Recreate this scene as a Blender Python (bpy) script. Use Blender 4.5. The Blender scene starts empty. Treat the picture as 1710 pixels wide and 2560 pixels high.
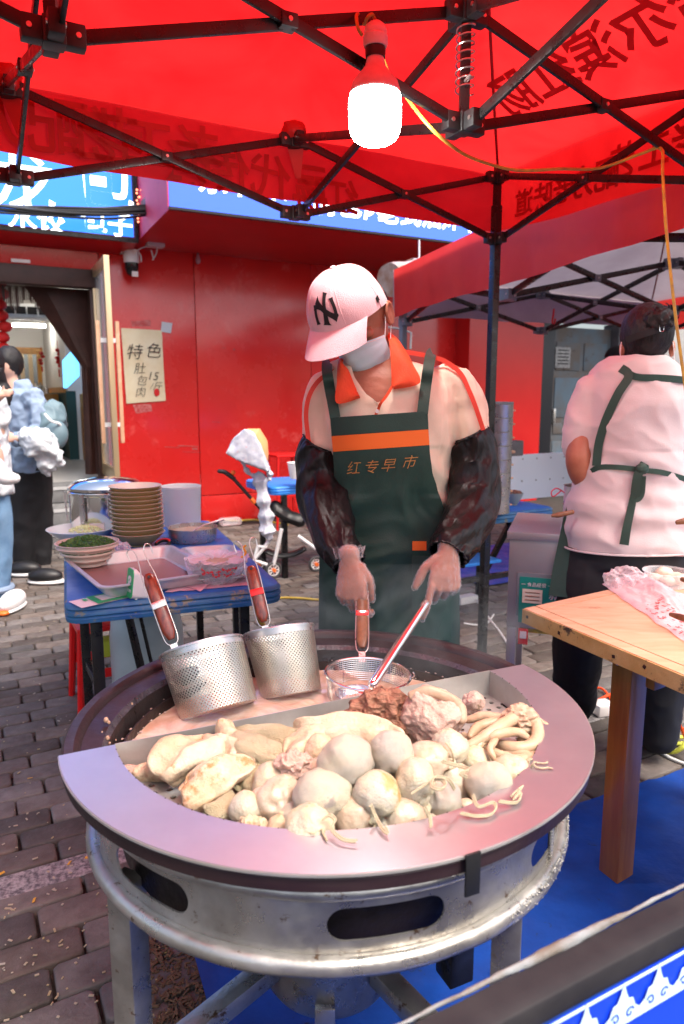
import bpy, bmesh, math, random
from math import sin, cos, pi, radians, sqrt, atan2, exp
from mathutils import Vector, Matrix, noise
random.seed(7)
V3 = Vector
sc = bpy.context.scene
col = sc.collection

# ------------------------------------------------------------------ camera
CAM_H, FPX, HY = 1.40, 1780.0, 985.0
PIT = math.atan((1280-HY)/FPX)
cd = bpy.data.cameras.new('camera'); cam = bpy.data.objects.new('camera', cd); col.objects.link(cam)
cam.location = (0, 0, CAM_H); cam.rotation_euler = (pi/2-PIT, 0, 0)
cd.sensor_fit = 'VERTICAL'; cd.sensor_height = 36.0; cd.lens = FPX/2560*36.0
cd.clip_start = 0.05; cd.clip_end = 400
cd.dof.use_dof = True; cd.dof.focus_distance = 1.75; cd.dof.aperture_fstop = 4.5
sc.camera = cam

# ------------------------------------------------------------------ world, sun, exposure
w = bpy.data.worlds.new('World'); sc.world = w; w.use_nodes = True
SUN_EL, SUN_AZ = radians(60), radians(135)       # azimuth clockwise from +Y: behind the camera, to the right
nt = w.node_tree; nt.nodes.clear()
sky = nt.nodes.new('ShaderNodeTexSky'); sky.sky_type = 'NISHITA'; sky.sun_disc = False
sky.sun_elevation = SUN_EL; sky.sun_rotation = SUN_AZ
sky.air_density = 1.0; sky.dust_density = 6.0; sky.ozone_density = 1.0
bg = nt.nodes.new('ShaderNodeBackground'); bg.inputs[1].default_value = 0.15
wo = nt.nodes.new('ShaderNodeOutputWorld')
nt.links.new(sky.outputs[0], bg.inputs[0]); nt.links.new(bg.outputs[0], wo.inputs[0])
sd = bpy.data.lights.new('sun', 'SUN'); sun = bpy.data.objects.new('sun', sd); col.objects.link(sun)
sd.energy = 1.25; sd.angle = radians(28); sd.color = (1.0, 0.95, 0.88)
sdir = V3((sin(SUN_AZ)*cos(SUN_EL), cos(SUN_AZ)*cos(SUN_EL), sin(SUN_EL)))
sun.rotation_euler = sdir.to_track_quat('Z', 'Y').to_euler(); sun.location = (0, 0, 20)
sc.view_settings.view_transform = 'Standard'; sc.view_settings.look = 'None'
sc.view_settings.exposure = 1.40; sc.view_settings.gamma = 1.0
try: sc.view_settings.use_curve_mapping = False
except Exception: pass
sc.cycles.max_bounces = 8; sc.cycles.transparent_max_bounces = 16; sc.cycles.transmission_bounces = 6
sc.cycles.sample_clamp_indirect = 6.0; sc.cycles.caustics_reflective = False; sc.cycles.caustics_refractive = False

# ------------------------------------------------------------------ rays from photograph pixels to the place
def ray(px, py):
    a = (px-855)/FPX; b = (1280-py)/FPX
    return V3((a, cos(PIT)+b*sin(PIT), -sin(PIT)+b*cos(PIT)))
C0 = V3((0, 0, CAM_H))
def P(px, py, Y): r = ray(px, py); return C0 + r*(Y/r.y)
def PZ(px, py, Z): r = ray(px, py); return C0 + r*((Z-CAM_H)/r.z)
def PP(px, py, p0, n):                       # on a plane
    r = ray(px, py); return C0 + r*((V3(p0)-C0).dot(V3(n))/r.dot(V3(n)))
def sz(n, Y): return n/FPX*Y*1.02            # metres covered by n pixels at depth Y
AL = radians(28.3)                            # the street runs along U, the shop front is at V = 7.5
U = V3((cos(AL), sin(AL), 0)); VV = V3((-sin(AL), cos(AL), 0)); Z = V3((0, 0, 1))
def S(u, v, z=0): return U*u + VV*v + Z*z
def onV(px, py, v):
    p = PP(px, py, VV*v, VV); return p.dot(U), p.z

# ------------------------------------------------------------------ object helpers
def wm(o):
    m = o.matrix_basis.copy()
    if o.parent: m = wm(o.parent) @ o.matrix_parent_inverse @ m
    return m
def setp(o, parent):
    if parent: o.parent = parent; o.matrix_parent_inverse = wm(parent).inverted()
def link(name, me, parent=None):
    o = bpy.data.objects.new(name, me); col.objects.link(o); setp(o, parent); return o
def thing(name, label, cat, loc=(0, 0, 0), group=None):
    o = bpy.data.objects.new(name, None); col.objects.link(o); o.location = loc; o.empty_display_size = .05
    o['label'] = label; o['category'] = cat
    if group: o['group'] = group
    return o
def tag(o, label, cat, group=None):
    o['label'] = label; o['category'] = cat
    if group: o['group'] = group
    return o
def obj(name, bm, m, parent=None, smooth=True, label=None, kind=None, angle=40):
    bmesh.ops.recalc_face_normals(bm, faces=bm.faces)
    me = bpy.data.meshes.new(name)
    if smooth:
        bm.normal_update()
        for f in bm.faces: f.smooth = True
        ca = radians(angle)
        for e in bm.edges:
            if len(e.link_faces) == 2 and e.calc_face_angle(0) > ca: e.smooth = False
    bm.to_mesh(me); bm.free()
    for mm in (m if isinstance(m, (list, tuple)) else [m]): me.materials.append(mm)
    o = link(name, me, parent)
    if label: o['label'] = label
    if kind: o['kind'] = kind
    return o
def struct(name, bm, m, parent=None, **k):
    o = obj(name, bm, m, parent, **k); o['kind'] = 'structure'; return o
def copy_tree(o, parent=None, label=None, group=None, M=None):
    c = o.copy(); col.objects.link(c)
    if parent: c.parent = parent
    if M is not None: c.matrix_basis = M
    if label: c['label'] = label
    if group: c['group'] = group
    for ch in list(o.children): copy_tree(ch, c)
    return c
def nb(): return bmesh.new()
def solid(bm, t):                             # a sheet gets a real thickness t, half to each side
    bmesh.ops.remove_doubles(bm, verts=bm.verts, dist=1e-5); bmesh.ops.recalc_face_normals(bm, faces=bm.faces); bm.normal_update()
    vs, fs = list(bm.verts), list(bm.faces); be = [(e, e.link_faces[0]) for e in bm.edges if len(e.link_faces) == 1]
    nw = {v: bm.verts.new(v.co-v.normal*(t/2)) for v in vs}
    rim = []
    for e, f in be:
        for l in f.loops:
            if l.edge == e: rim.append((l.vert, l.link_loop_next.vert, f.material_index))
    for f in fs: g = bm.faces.new([nw[v] for v in reversed(f.verts)]); g.material_index = f.material_index
    for a, b, mi in rim: g = bm.faces.new((b, a, nw[a], nw[b])); g.material_index = mi
    for v in vs: v.co = v.co+v.normal*(t/2)
def fr(z, x=None):                            # frame whose Z is z
    z = V3(z).normalized()
    x = V3(x) if x is not None else (V3((0, 0, 1)) if abs(z.z) < .9 else V3((1, 0, 0)))
    y = z.cross(x).normalized(); x = y.cross(z).normalized()
    return Matrix((x, y, z)).transposed()
def mat4(loc, R=None):
    M = (R.to_4x4() if R is not None else Matrix.Identity(4)); M.translation = V3(loc); return M
def ax(x, y, z): return Matrix((V3(x), V3(y), V3(z))).transposed()
def box(bm, c, s, R=None, bev=0):
    c = V3(c); h = V3(s)/2; vs = []
    t = bmesh.new() if bev else bm
    for i in (-1, 1):
        for j in (-1, 1):
            for k in (-1, 1):
                v = V3((i*h.x, j*h.y, k*h.z)); vs.append(t.verts.new(v if bev else (c + (R @ v if R is not None else v))))
    for f in ((0, 1, 3, 2), (4, 6, 7, 5), (0, 4, 5, 1), (2, 3, 7, 6), (0, 2, 6, 4), (1, 5, 7, 3)):
        t.faces.new([vs[i] for i in f])
    if bev:
        bmesh.ops.bevel(t, geom=list(t.edges), offset=bev, segments=2, affect='EDGES', profile=.6)
        merge(bm, t, mat4(c, R))
def merge(bm, t, M=None, free=True):
    mp = {}
    for v in t.verts: mp[v] = bm.verts.new(M @ v.co if M is not None else v.co)
    for f in t.faces:
        try: nf = bm.faces.new([mp[v] for v in f.verts]); nf.material_index = f.material_index
        except ValueError: pass
    if free: t.free()
def bar(bm, p, q, w, h, up=Z, bev=0):        # rectangular tube from p to q
    p = V3(p); q = V3(q); d = q-p; L = d.length; z = d.normalized()
    y = z.cross(V3(up)).normalized(); x = y.cross(z)
    box(bm, (p+q)/2, (h, w, L), ax(x, y, z), bev)
def path_frames(pts):
    n = len(pts); T = []
    for i in range(n):
        a = pts[max(i-1, 0)]; b = pts[min(i+1, n-1)]; t = (b-a)
        T.append(t.normalized() if t.length > 1e-9 else V3((0, 0, 1)))
    ref = V3((0, 0, 1)) if abs(T[0].z) < .9 else V3((1, 0, 0))
    N = [(ref - T[0]*ref.dot(T[0])).normalized()]
    for i in range(1, n):
        v = N[-1] - T[i]*N[-1].dot(T[i]); N.append(v.normalized() if v.length > 1e-6 else N[-1])
    return T, N
def tube(bm, pts, r, n=8, closed=False, caps=True, ell=None, side=None, round_caps=False):
    pts = [V3(p) for p in pts]; m = len(pts)
    rs = list(r) if isinstance(r, (list, tuple)) else [r]*m
    if len(rs) != m: rs = [rs[min(int(i*len(rs)/m), len(rs)-1)] for i in range(m)]
    if round_caps and not closed:
        T, _ = path_frames(pts); a, b = pts[0], pts[-1]; ra, rb = rs[0], rs[-1]
        if not isinstance(ra, tuple): pass
        f = [(-.98, .15), (-.75, .66), (-.4, .92)]
        mul = lambda R_, s: (R_[0]*s, R_[1]*s) if isinstance(R_, tuple) else R_*s
        big = lambda R_: min(R_) if isinstance(R_, tuple) else R_
        pre = [(a + T[0]*(t*big(ra)), mul(ra, s)) for t, s in f]
        post = [(b - T[-1]*(t*big(rb)), mul(rb, s)) for t, s in reversed(f)]
        pts = [p for p, _ in pre] + pts + [p for p, _ in post]; rs = [s for _, s in pre] + rs + [s for _, s in post]; m = len(pts)
    T, N = path_frames(pts)
    if closed:
        T = [(pts[(i+1) % m]-pts[i-1]).normalized() for i in range(m)]
        N = [(N[i]-T[i]*N[i].dot(T[i])).normalized() for i in range(m)]
    rings = []
    for i in range(m):
        nn = N[i]
        if side is not None:
            s_ = V3(side); nn = s_ - T[i]*s_.dot(T[i]); nn = nn.normalized() if nn.length > 1e-6 else N[i]
        bb = T[i].cross(nn)
        ra = rs[i] if isinstance(rs[i], tuple) else (rs[i], rs[i])
        rings.append([bm.verts.new(pts[i] + nn*(ra[0]*cos(2*pi*k/n)) + bb*(ra[1]*sin(2*pi*k/n))) for k in range(n)])
    for i in range(m if closed else m-1):
        a, b = rings[i], rings[(i+1) % m]
        for k in range(n): bm.faces.new((a[k], a[(k+1) % n], b[(k+1) % n], b[k]))
    if caps and not closed: bm.faces.new(rings[0][::-1]); bm.faces.new(rings[-1])
    return rings
def loft(bm, rings, close=True, caps=True):
    R = [[bm.verts.new(p) for p in ring] for ring in rings]; n = len(R[0])
    for a, b in zip(R, R[1:]):
        for k in range(n if close else n-1): bm.faces.new((a[k], a[(k+1) % n], b[(k+1) % n], b[k]))
    if caps and close: bm.faces.new(R[0][::-1]); bm.faces.new(R[-1])
    return R
def lathe(bm, prof, n=48, M=None, uv=False, closed=False, a0=0, a1=2*pi):
    full = abs(a1-a0-2*pi) < 1e-6; cnt = n if full else n+1
    R = []
    for k in range(cnt):
        a = a0+(a1-a0)*k/n
        R.append([(M @ V3((r*cos(a), r*sin(a), z)) if M is not None else V3((r*cos(a), r*sin(a), z))) for r, z in prof])
    R = [[bm.verts.new(p) for p in q] for q in R]
    L = [0]
    for (r0, z0), (r1, z1) in zip(prof, prof[1:]): L.append(L[-1]+math.hypot(r1-r0, z1-z0))
    lay = bm.loops.layers.uv.verify() if uv else None
    m = len(prof); rm = max(r for r, _ in prof)
    for k in range(cnt if full else cnt-1):
        a, b = R[k], R[(k+1) % cnt]
        for i in range(m if closed else m-1):
            j = (i+1) % m
            f = bm.faces.new((a[i], b[i], b[j], a[j]))
            if uv:
                for lp, (kk, ii) in zip(f.loops, ((k, i), (k+1, i), (k+1, j), (k, j))): lp[lay].uv = (kk*(a1-a0)/n*rm, L[ii])
    bmesh.ops.remove_doubles(bm, verts=bm.verts, dist=1e-6)
def prism(bm, poly, h, M=None):               # polygon in XY extruded by h along Z
    a = [bm.verts.new((M @ V3((x, y, 0))) if M is not None else V3((x, y, 0))) for x, y in poly]
    b = [bm.verts.new((M @ V3((x, y, h))) if M is not None else V3((x, y, h))) for x, y in poly]
    bm.faces.new(a[::-1]); bm.faces.new(b); n = len(a)
    for i in range(n): bm.faces.new((a[i], a[(i+1) % n], b[(i+1) % n], b[i]))
def ball(bm, c, r, sub=3, M=None):
    t = bmesh.new(); bmesh.ops.create_icosphere(t, subdivisions=sub, radius=1)
    r = V3(r) if not isinstance(r, (int, float)) else V3((r, r, r))
    MM = mat4(c, M) @ Matrix.Diagonal((r.x, r.y, r.z, 1)); merge(bm, t, MM)
def curve(pts, k=6):                          # catmull-rom
    pts = [V3(p) for p in pts]; out = []; n = len(pts)
    for i in range(n-1):
        p0, p1, p2, p3 = pts[max(i-1, 0)], pts[i], pts[i+1], pts[min(i+2, n-1)]
        for j in range(k):
            t = j/k; out.append(.5*((2*p1)+(p2-p0)*t+(2*p0-5*p1+4*p2-p3)*t*t+(3*p1-p0-3*p2+p3)*t**3))
    out.append(pts[-1]); return out
def lerp(a, b, t): return a+(b-a)*t
def itp(xs, ys, x):
    if x <= xs[0]: return ys[0]
    for i in range(len(xs)-1):
        if x <= xs[i+1]:
            t = (x-xs[i])/(xs[i+1]-xs[i]); t = t*t*(3-2*t)*.5+t*.5
            return ys[i]+(ys[i+1]-ys[i])*t if not isinstance(ys[i], tuple) else tuple(a+(b-a)*t for a, b in zip(ys[i], ys[i+1]))
    return ys[-1]
def fbm(p, o=3):
    s = 0; a = 1
    for i in range(o): s += a*noise.noise(p); p = p*2.03; a *= .5
    return s
def ridge(p, o=3):
    s = 0; a = 1
    for i in range(o): s += a*(1-abs(noise.noise(p))*2); p = p*2.1; a *= .5
    return s
def displace(bm, fn):
    bm.normal_update(); L = [(v, v.co + v.normal*fn(v.co)) for v in bm.verts]
    for v, c in L: v.co = c
def evalmesh(bm, mods, name='tmp'):
    me = bpy.data.meshes.new(name); bm.to_mesh(me); bm.free()
    o = bpy.data.objects.new(name, me); col.objects.link(o)
    for t, kw in mods:
        m = o.modifiers.new('m', t)
        for k, v in kw.items(): setattr(m, k, v)
    dg = bpy.context.evaluated_depsgraph_get(); dg.update()
    r = bpy.data.meshes.new_from_object(o.evaluated_get(dg)); bpy.data.objects.remove(o); bpy.data.meshes.remove(me)
    b = bmesh.new(); b.from_mesh(r); bpy.data.meshes.remove(r); return b
def fuse(bm, voxel, it=4):
    bmesh.ops.recalc_face_normals(bm, faces=bm.faces)
    return evalmesh(bm, [('REMESH', dict(mode='VOXEL', voxel_size=voxel)), ('SMOOTH', dict(factor=.5, iterations=it))])
def text(body, size, M, m, name, parent=None, ext=.0004, mirror=False, spacing=1.0, shear=0, offset=0, label=None):
    c = bpy.data.curves.new('t', 'FONT'); c.body = body; c.size = size; c.extrude = ext; c.align_x = 'CENTER'; c.align_y = 'CENTER'
    c.space_character = spacing; c.shear = shear; c.resolution_u = 3; c.offset = offset
    o = bpy.data.objects.new('t', c); col.objects.link(o)
    dg = bpy.context.evaluated_depsgraph_get(); dg.update()
    me = bpy.data.meshes.new_from_object(o.evaluated_get(dg)); bpy.data.objects.remove(o)
    b = bmesh.new(); b.from_mesh(me); bpy.data.meshes.remove(me)
    if mirror: b.transform(Matrix.Diagonal((-1, 1, 1, 1)))
    b.transform(M); o = obj(name, b, m, parent, smooth=False)
    if label: o['label'] = label
    return o

# ------------------------------------------------------------------ materials
def hexc(h): 
    f = lambda s: (int(s, 16)/255)**2.2
    return (f(h[0:2]), f(h[2:4]), f(h[4:6]))
def mat(name, c, c2=None, sc_=6, rough=.5, metal=0, bump=0, bs=40, rr=0, wear_or_light=None, wsc=9, wth=.58, trans=0, alpha=1, emis=None, es=0,
        spec=.5, coat=0, sheen=0, sss=0, tl=0, stretch=(1, 1, 1), bstretch=(1, 1, 1), detail=5, ior=1.45, rnd=0, voro=0, dist=0, emap=None):
    m = bpy.data.materials.new(name); m.use_nodes = True; t = m.node_tree; N = t.nodes; L = t.links
    b = N['Principled BSDF']; out = N['Material Output']
    c = hexc(c) if isinstance(c, str) else c; c2 = hexc(c2) if isinstance(c2, str) else c2; wear_or_light = hexc(wear_or_light) if isinstance(wear_or_light, str) else wear_or_light
    tc = N.new('ShaderNodeTexCoord'); oi = N.new('ShaderNodeObjectInfo')
    ad = N.new('ShaderNodeVectorMath'); ad.operation = 'ADD'; mu = N.new('ShaderNodeMath'); mu.operation = 'MULTIPLY'; mu.inputs[1].default_value = 37
    L.new(oi.outputs['Random'], mu.inputs[0]); L.new(tc.outputs['Object'], ad.inputs[0]); L.new(mu.outputs[0], ad.inputs[1])
    vec = ad.outputs[0]
    def mp(s, st):
        q = N.new('ShaderNodeMapping'); q.inputs['Scale'].default_value = tuple(s*k for k in st); L.new(vec, q.inputs[0]); return q.outputs[0]
    def nz(s, st, det=5, rg=.6, d=0):
        q = N.new('ShaderNodeTexNoise'); q.inputs['Scale'].default_value = 1; q.inputs['Detail'].default_value = det; q.inputs['Roughness'].default_value = rg
        q.inputs['Distortion'].default_value = d; L.new(mp(s, st), q.inputs['Vector']); return q.outputs['Fac']
    def mix(fac, a, bb):
        q = N.new('ShaderNodeMix'); q.data_type = 'RGBA'
        if isinstance(fac, float): q.inputs[0].default_value = fac
        else: L.new(fac, q.inputs[0])
        for s, x in ((6, a), (7, bb)):
            if isinstance(x, tuple): q.inputs[s].default_value = (*x, 1)
            else: L.new(x, q.inputs[s])
        return q.outputs[2]
    def ramp(fac, a, bb):
        q = N.new('ShaderNodeMapRange'); q.inputs[1].default_value = a; q.inputs[2].default_value = bb; L.new(fac, q.inputs[0]); return q.outputs[0]
    cc = c
    if c2 is not None: cc = mix(ramp(nz(sc_, stretch, detail, .6, dist), .36, .64), c, c2)
    if wear_or_light is not None: cc = mix(ramp(nz(wsc, (1, 1, 1), 8, .7), wth, wth+.06), cc, wear_or_light)
    if rnd:
        h = N.new('ShaderNodeHueSaturation'); L.new(ramp(oi.outputs['Random'], 0, 1), h.inputs['Value'])
        q = N.new('ShaderNodeMapRange'); q.inputs[3].default_value = 1-rnd; q.inputs[4].default_value = 1+rnd; L.new(oi.outputs['Random'], q.inputs[0]); L.new(q.outputs[0], h.inputs['Value'])
        if isinstance(cc, tuple): h.inputs['Color'].default_value = (*cc, 1)
        else: L.new(cc, h.inputs['Color'])
        cc = h.outputs[0]
    if isinstance(cc, tuple): b.inputs['Base Color'].default_value = (*cc, 1)
    else: L.new(cc, b.inputs['Base Color'])
    b.inputs['Roughness'].default_value = rough; b.inputs['Metallic'].default_value = metal; b.inputs['IOR'].default_value = ior
    b.inputs['Specular IOR Level'].default_value = spec; b.inputs['Coat Weight'].default_value = coat; b.inputs['Coat Roughness'].default_value = .15
    b.inputs['Transmission Weight'].default_value = trans; b.inputs['Alpha'].default_value = alpha
    if sheen: b.inputs['Sheen Weight'].default_value = sheen; b.inputs['Sheen Roughness'].default_value = .5
    if sss: b.inputs['Subsurface Weight'].default_value = sss; b.inputs['Subsurface Radius'].default_value = (.012, .006, .004); b.inputs['Subsurface Scale'].default_value = 1
    if rr:
        q = N.new('ShaderNodeMapRange'); q.inputs[1].default_value = .35; q.inputs[2].default_value = .65; q.inputs[3].default_value = max(rough-rr, .03); q.inputs[4].default_value = min(rough+rr, 1)
        L.new(nz(sc_*1.7, stretch, 6, .65), q.inputs[0]); L.new(q.outputs[0], b.inputs['Roughness'])
    if bump:
        q = N.new('ShaderNodeBump'); q.inputs['Strength'].default_value = min(bump, 1); q.inputs['Distance'].default_value = .004*max(bump, 1)
        if voro:
            vt = N.new('ShaderNodeTexVoronoi'); vt.inputs['Scale'].default_value = 1; L.new(mp(bs, bstretch), vt.inputs['Vector']); L.new(vt.outputs['Distance'], q.inputs['Height'])
        else: L.new(nz(bs, bstretch, 4, .6), q.inputs['Height'])
        L.new(q.outputs[0], b.inputs['Normal'])
    if emis is not None:
        b.inputs['Emission Color'].default_value = (*(hexc(emis) if isinstance(emis, str) else emis), 1); b.inputs['Emission Strength'].default_value = es
    if tl:
        tr = N.new('ShaderNodeBsdfTranslucent'); ms = N.new('ShaderNodeMixShader'); ms.inputs[0].default_value = tl
        if isinstance(cc, tuple): tr.inputs[0].default_value = (*cc, 1)
        else: L.new(cc, tr.inputs[0])
        if b.inputs['Normal'].is_linked: L.new(b.inputs['Normal'].links[0].from_socket, tr.inputs['Normal'])
        L.new(b.outputs[0], ms.inputs[1]); L.new(tr.outputs[0], ms.inputs[2]); L.new(ms.outputs[0], out.inputs[0])
    return m
def film(name, c, fac=.25, rough=.15, bump=.8, bs=30, bst=(1, 1, 1)):     # thin clear plastic
    m = mat(name, c, rough=rough, bump=bump, bs=bs, bstretch=bst); N = m.node_tree.nodes; L = m.node_tree.links
    b = N['Principled BSDF']; out = N['Material Output']
    tr = N.new('ShaderNodeBsdfTransparent'); ms = N.new('ShaderNodeMixShader'); fz = N.new('ShaderNodeLayerWeight'); fz.inputs[0].default_value = .35
    ad = N.new('ShaderNodeMath'); ad.operation = 'ADD'; ad.use_clamp = True; ad.inputs[1].default_value = fac
    ml = N.new('ShaderNodeMath'); ml.operation = 'MULTIPLY'; ml.inputs[1].default_value = .55
    bpn = [n for n in N if n.bl_idname == 'ShaderNodeBump']
    if bpn: L.new(bpn[0].outputs[0], fz.inputs['Normal'])
    L.new(fz.outputs['Facing'], ml.inputs[0]); L.new(ml.outputs[0], ad.inputs[0]); L.new(ad.outputs[0], ms.inputs[0])
    L.new(tr.outputs[0], ms.inputs[1]); L.new(b.outputs[0], ms.inputs[2]); L.new(ms.outputs[0], out.inputs[0]); return m
def holes(name, pitch, rad, **k):             # sheet steel punched with small holes, from UV in metres
    m = mat(name, **k); N = m.node_tree.nodes; L = m.node_tree.links; b = N['Principled BSDF']; out = N['Material Output']
    uv = N.new('ShaderNodeUVMap'); mp = N.new('ShaderNodeMapping'); mp.inputs['Scale'].default_value = (1/pitch, 1/pitch, 1); mp.inputs['Rotation'].default_value = (0, 0, pi/4)
    vo = N.new('ShaderNodeTexVoronoi'); vo.voronoi_dimensions = '2D'; vo.inputs['Randomness'].default_value = 0; vo.inputs['Scale'].default_value = 1
    lt = N.new('ShaderNodeMath'); lt.operation = 'LESS_THAN'; lt.inputs[1].default_value = rad
    tr = N.new('ShaderNodeBsdfTransparent'); ms = N.new('ShaderNodeMixShader')
    L.new(uv.outputs[0], mp.inputs[0]); L.new(mp.outputs[0], vo.inputs['Vector']); L.new(vo.outputs['Distance'], lt.inputs[0])
    L.new(lt.outputs[0], ms.inputs[0]); L.new(b.outputs[0], ms.inputs[1]); L.new(tr.outputs[0], ms.inputs[2]); L.new(ms.outputs[0], out.inputs[0]); return m

M = {}
M['canopy'] = mat('canopy_red', (.92, .022, .022), (.78, .012, .014), 2.2, rough=.6, tl=.60, bump=1, bs=5, bstretch=(1, 2.2, 1), dist=1.0, spec=.2)
M['canopy_print'] = mat('canopy_print', (.56, .010, .012), rough=.6, tl=.5)
M['canopy2'] = mat('canopy_pale_red', (.90, .060, .045), (.84, .042, .034), 3, rough=.5, tl=.42, bump=.3, bs=7)
M['grey_liner'] = mat('grey_liner', (.42, .36, .38), (.34, .28, .30), 2, rough=.6, tl=.25)
M['black'] = mat('black_metal', (.007, .007, .008), (.012, .011, .011), 12, rough=.32, rr=.12, spec=.5, bump=.06, bs=60)
M['black_plastic'] = mat('black_plastic', (.012, .012, .013), rough=.45, bump=.05, bs=80)
M['screw'] = mat('screw_steel', (.55, .5, .48), rough=.35, metal=1)
M['grey_metal'] = mat('grey_metal', (.16, .18, .2), rough=.4)
M['redwall'] = mat('red_wall_panel', (.72, .022, .018), (.64, .016, .014), 1.2, rough=.26, rr=.1, bump=.12, bs=1.6, wear_or_light=(.74, .07, .06), wsc=2.0, wth=.58, coat=.35)  # lighter patches paint in mottled reflections on the panels
M['darkred'] = mat('dark_red_panel', (.46, .008, .010), (.40, .006, .008), 2, rough=.35, bump=.1, bs=3)
M['steel'] = mat('steel', (.60, .58, .56), (.50, .48, .46), 14, rough=.32, rr=.1, metal=.85, bump=.05, bs=200, bstretch=(1, 1, .05))
M['steel_tray'] = mat('tray_steel', (.60, .59, .58), (.52, .5, .49), 14, rough=.42, metal=.55)
M['steel_bright'] = mat('steel_bright', (.8, .79, .78), rough=.13, metal=1, rr=.05)
M['steel_worn'] = mat('galvanised_steel_worn', (.50, .48, .44), (.32, .30, .27), 9, rough=.36, rr=.16, metal=.75, wear_or_light=(.14, .08, .045), wsc=26, wth=.60, bump=.5, bs=22)
M['steel_ring'] = mat('brushed_ring_steel', (.60, .56, .60), (.52, .48, .53), 5, rough=.30, metal=.85, bump=.02, bs=300, bstretch=(1, .03, 1))
M['steel_wall'] = mat('tray_wall_steel', (.52, .51, .48), (.42, .40, .37), 9, rough=.42, rr=.1, metal=.6, bump=.1, bs=60)
M['iron'] = mat('cast_iron', (.010, .008, .008), (.020, .014, .014), 14, rough=.42, rr=.15, bump=.5, bs=45, wear_or_light=(.09, .06, .05), wsc=30, wth=.68)
M['iron_rim'] = mat('cast_iron_rim', (.018, .010, .012), (.030, .016, .018), 6, rough=.42, rr=.12, bump=.35, bs=30, stretch=(1, 1, 6))
M['iron_band'] = mat('wet_iron_band', (.025, .02, .026), (.05, .045, .06), 20, rough=.30, rr=.12, bump=1.6, bs=34, spec=.8)
M['broth'] = mat('broth', (.56, .36, .25), (.74, .56, .44), 6, rough=.12, bump=.9, bs=7, spec=.6, coat=.4, dist=2.5, sss=.1)
M['foam'] = mat('broth_foam', (.62, .5, .45), (.45, .33, .28), 30, rough=.5, bump=1, bs=120)
M['wood_handle'] = mat('red_wood_handle', (.26, .040, .012), (.10, .014, .007), 16, rough=.28, coat=.4, stretch=(6, 6, .7))
M['wood_brown'] = mat('brown_wood_handle', (.24, .10, .045), (.14, .055, .025), 10, rough=.4, stretch=(6, 6, .7))
M['maple'] = mat('pale_board', (.56, .31, .18), (.68, .41, .26), 3.5, rough=.5, stretch=(1.2, 5, 2), wear_or_light=(.30, .15, .08), wsc=5, wth=.66, bump=.1, bs=30, dist=1.2)
M['maple_edge'] = mat('board_edge', (.48, .28, .08), (.58, .37, .14), 8, rough=.7, wear_or_light=(.06, .045, .03), wsc=12, wth=.56, bump=.5, bs=50)
M['orange_wood'] = mat('varnished_orange_wood', (.44, .15, .028), (.32, .09, .016), 4, rough=.3, coat=.5, stretch=(8, 8, .8))
M['blue_table'] = mat('blue_table_plastic', (.018, .11, .42), (.026, .13, .48), 4, rough=.42, rr=.1, bump=.08, bs=60, wear_or_light=(.05, .13, .40), wsc=14, wth=.66)
M['blue_edge'] = mat('blue_table_edge', (.018, .10, .30), (.04, .16, .30), 10, rough=.5, wear_or_light=(.22, .20, .15), wsc=16, wth=.55, bump=.3, bs=60)
M['blue_light'] = mat('light_blue_plastic', (.03, .22, .68), rough=.4)
M['tarp'] = mat('blue_tarp', (.006, .068, .38), (.004, .038, .23), 5, rough=.5, rr=.12, bump=1.6, bs=7, wear_or_light=(.02, .03, .07), wsc=14, wth=.64, spec=.4)
M['white'] = mat('white_plastic', (.74, .74, .73), rough=.4)
M['white_panel'] = mat('white_panel', (.82, .88, .90), (.78, .84, .87), 2, rough=.35)
M['cream_wall'] = mat('interior_wall', (.68, .66, .62), rough=.7)
M['ceil'] = mat('interior_ceiling_wood', (.22, .12, .03), (.16, .08, .02), 5, rough=.5, stretch=(1, 8, 1))
M['yellow_wood'] = mat('yellow_wood', (.50, .23, .035), (.40, .17, .025), 4, rough=.4, stretch=(5, 5, .8))
M['brown'] = mat('dark_brown', (.035, .014, .010), (.055, .02, .015), 8, rough=.5)
M['gold_frame'] = mat('champagne_aluminium', (.58, .44, .26), rough=.3, metal=.6)
M['glass'] = film('window_glass', (.75, .8, .82), .10, .05, 0)
M['paper'] = mat('yellowed_paper', (.80, .72, .50), (.74, .63, .40), 6, rough=.8)
M['ink'] = mat('ink', (.01, .01, .012), rough=.7)
M['sign_blue'] = mat('lit_blue_sign', (.02, .12, .55), emis=(.02, .16, .75), es=.75, rough=.25)
M['sign_blue2'] = mat('lit_deep_blue_sign', (.03, .07, .50), emis=(.04, .12, .70), es=.7, rough=.25)
M['sign_white'] = mat('lit_white_letters', (.9, .95, 1), emis=(.85, .95, 1.0), es=1.1)
M['pink_panel'] = mat('pink_sign_side', (.60, .05, .10), (.5, .04, .09), 3, rough=.6)
M['tube_light'] = mat('lamp_tube', (1, 1, 1), emis=(1, .97, .9), es=30)
M['led'] = mat('led_bulb', (1, 1, 1), emis=(1.0, .97, .93), es=48)
M['screen'] = mat('tv_screen', (.02, .1, .4), emis=(.10, .45, .9), es=1.4)
M['lantern'] = mat('red_lantern', (.6, .01, .01), rough=.6)
M['skin'] = mat('skin', (.42, .17, .10), (.35, .12, .07), 14, rough=.48, sss=.12, bump=.12, bs=160)
M['skin_hand'] = mat('hand_skin', (.52, .26, .18), (.58, .22, .16), 16, rough=.45, sss=.15)
M['skin_light'] = mat('pale_skin', (.55, .33, .25), rough=.5, sss=.1)
M['hair'] = mat('black_hair', (.006, .005, .006), (.012, .010, .010), 60, rough=.55, bump=.9, bs=60, bstretch=(3, 3, .5))
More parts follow.
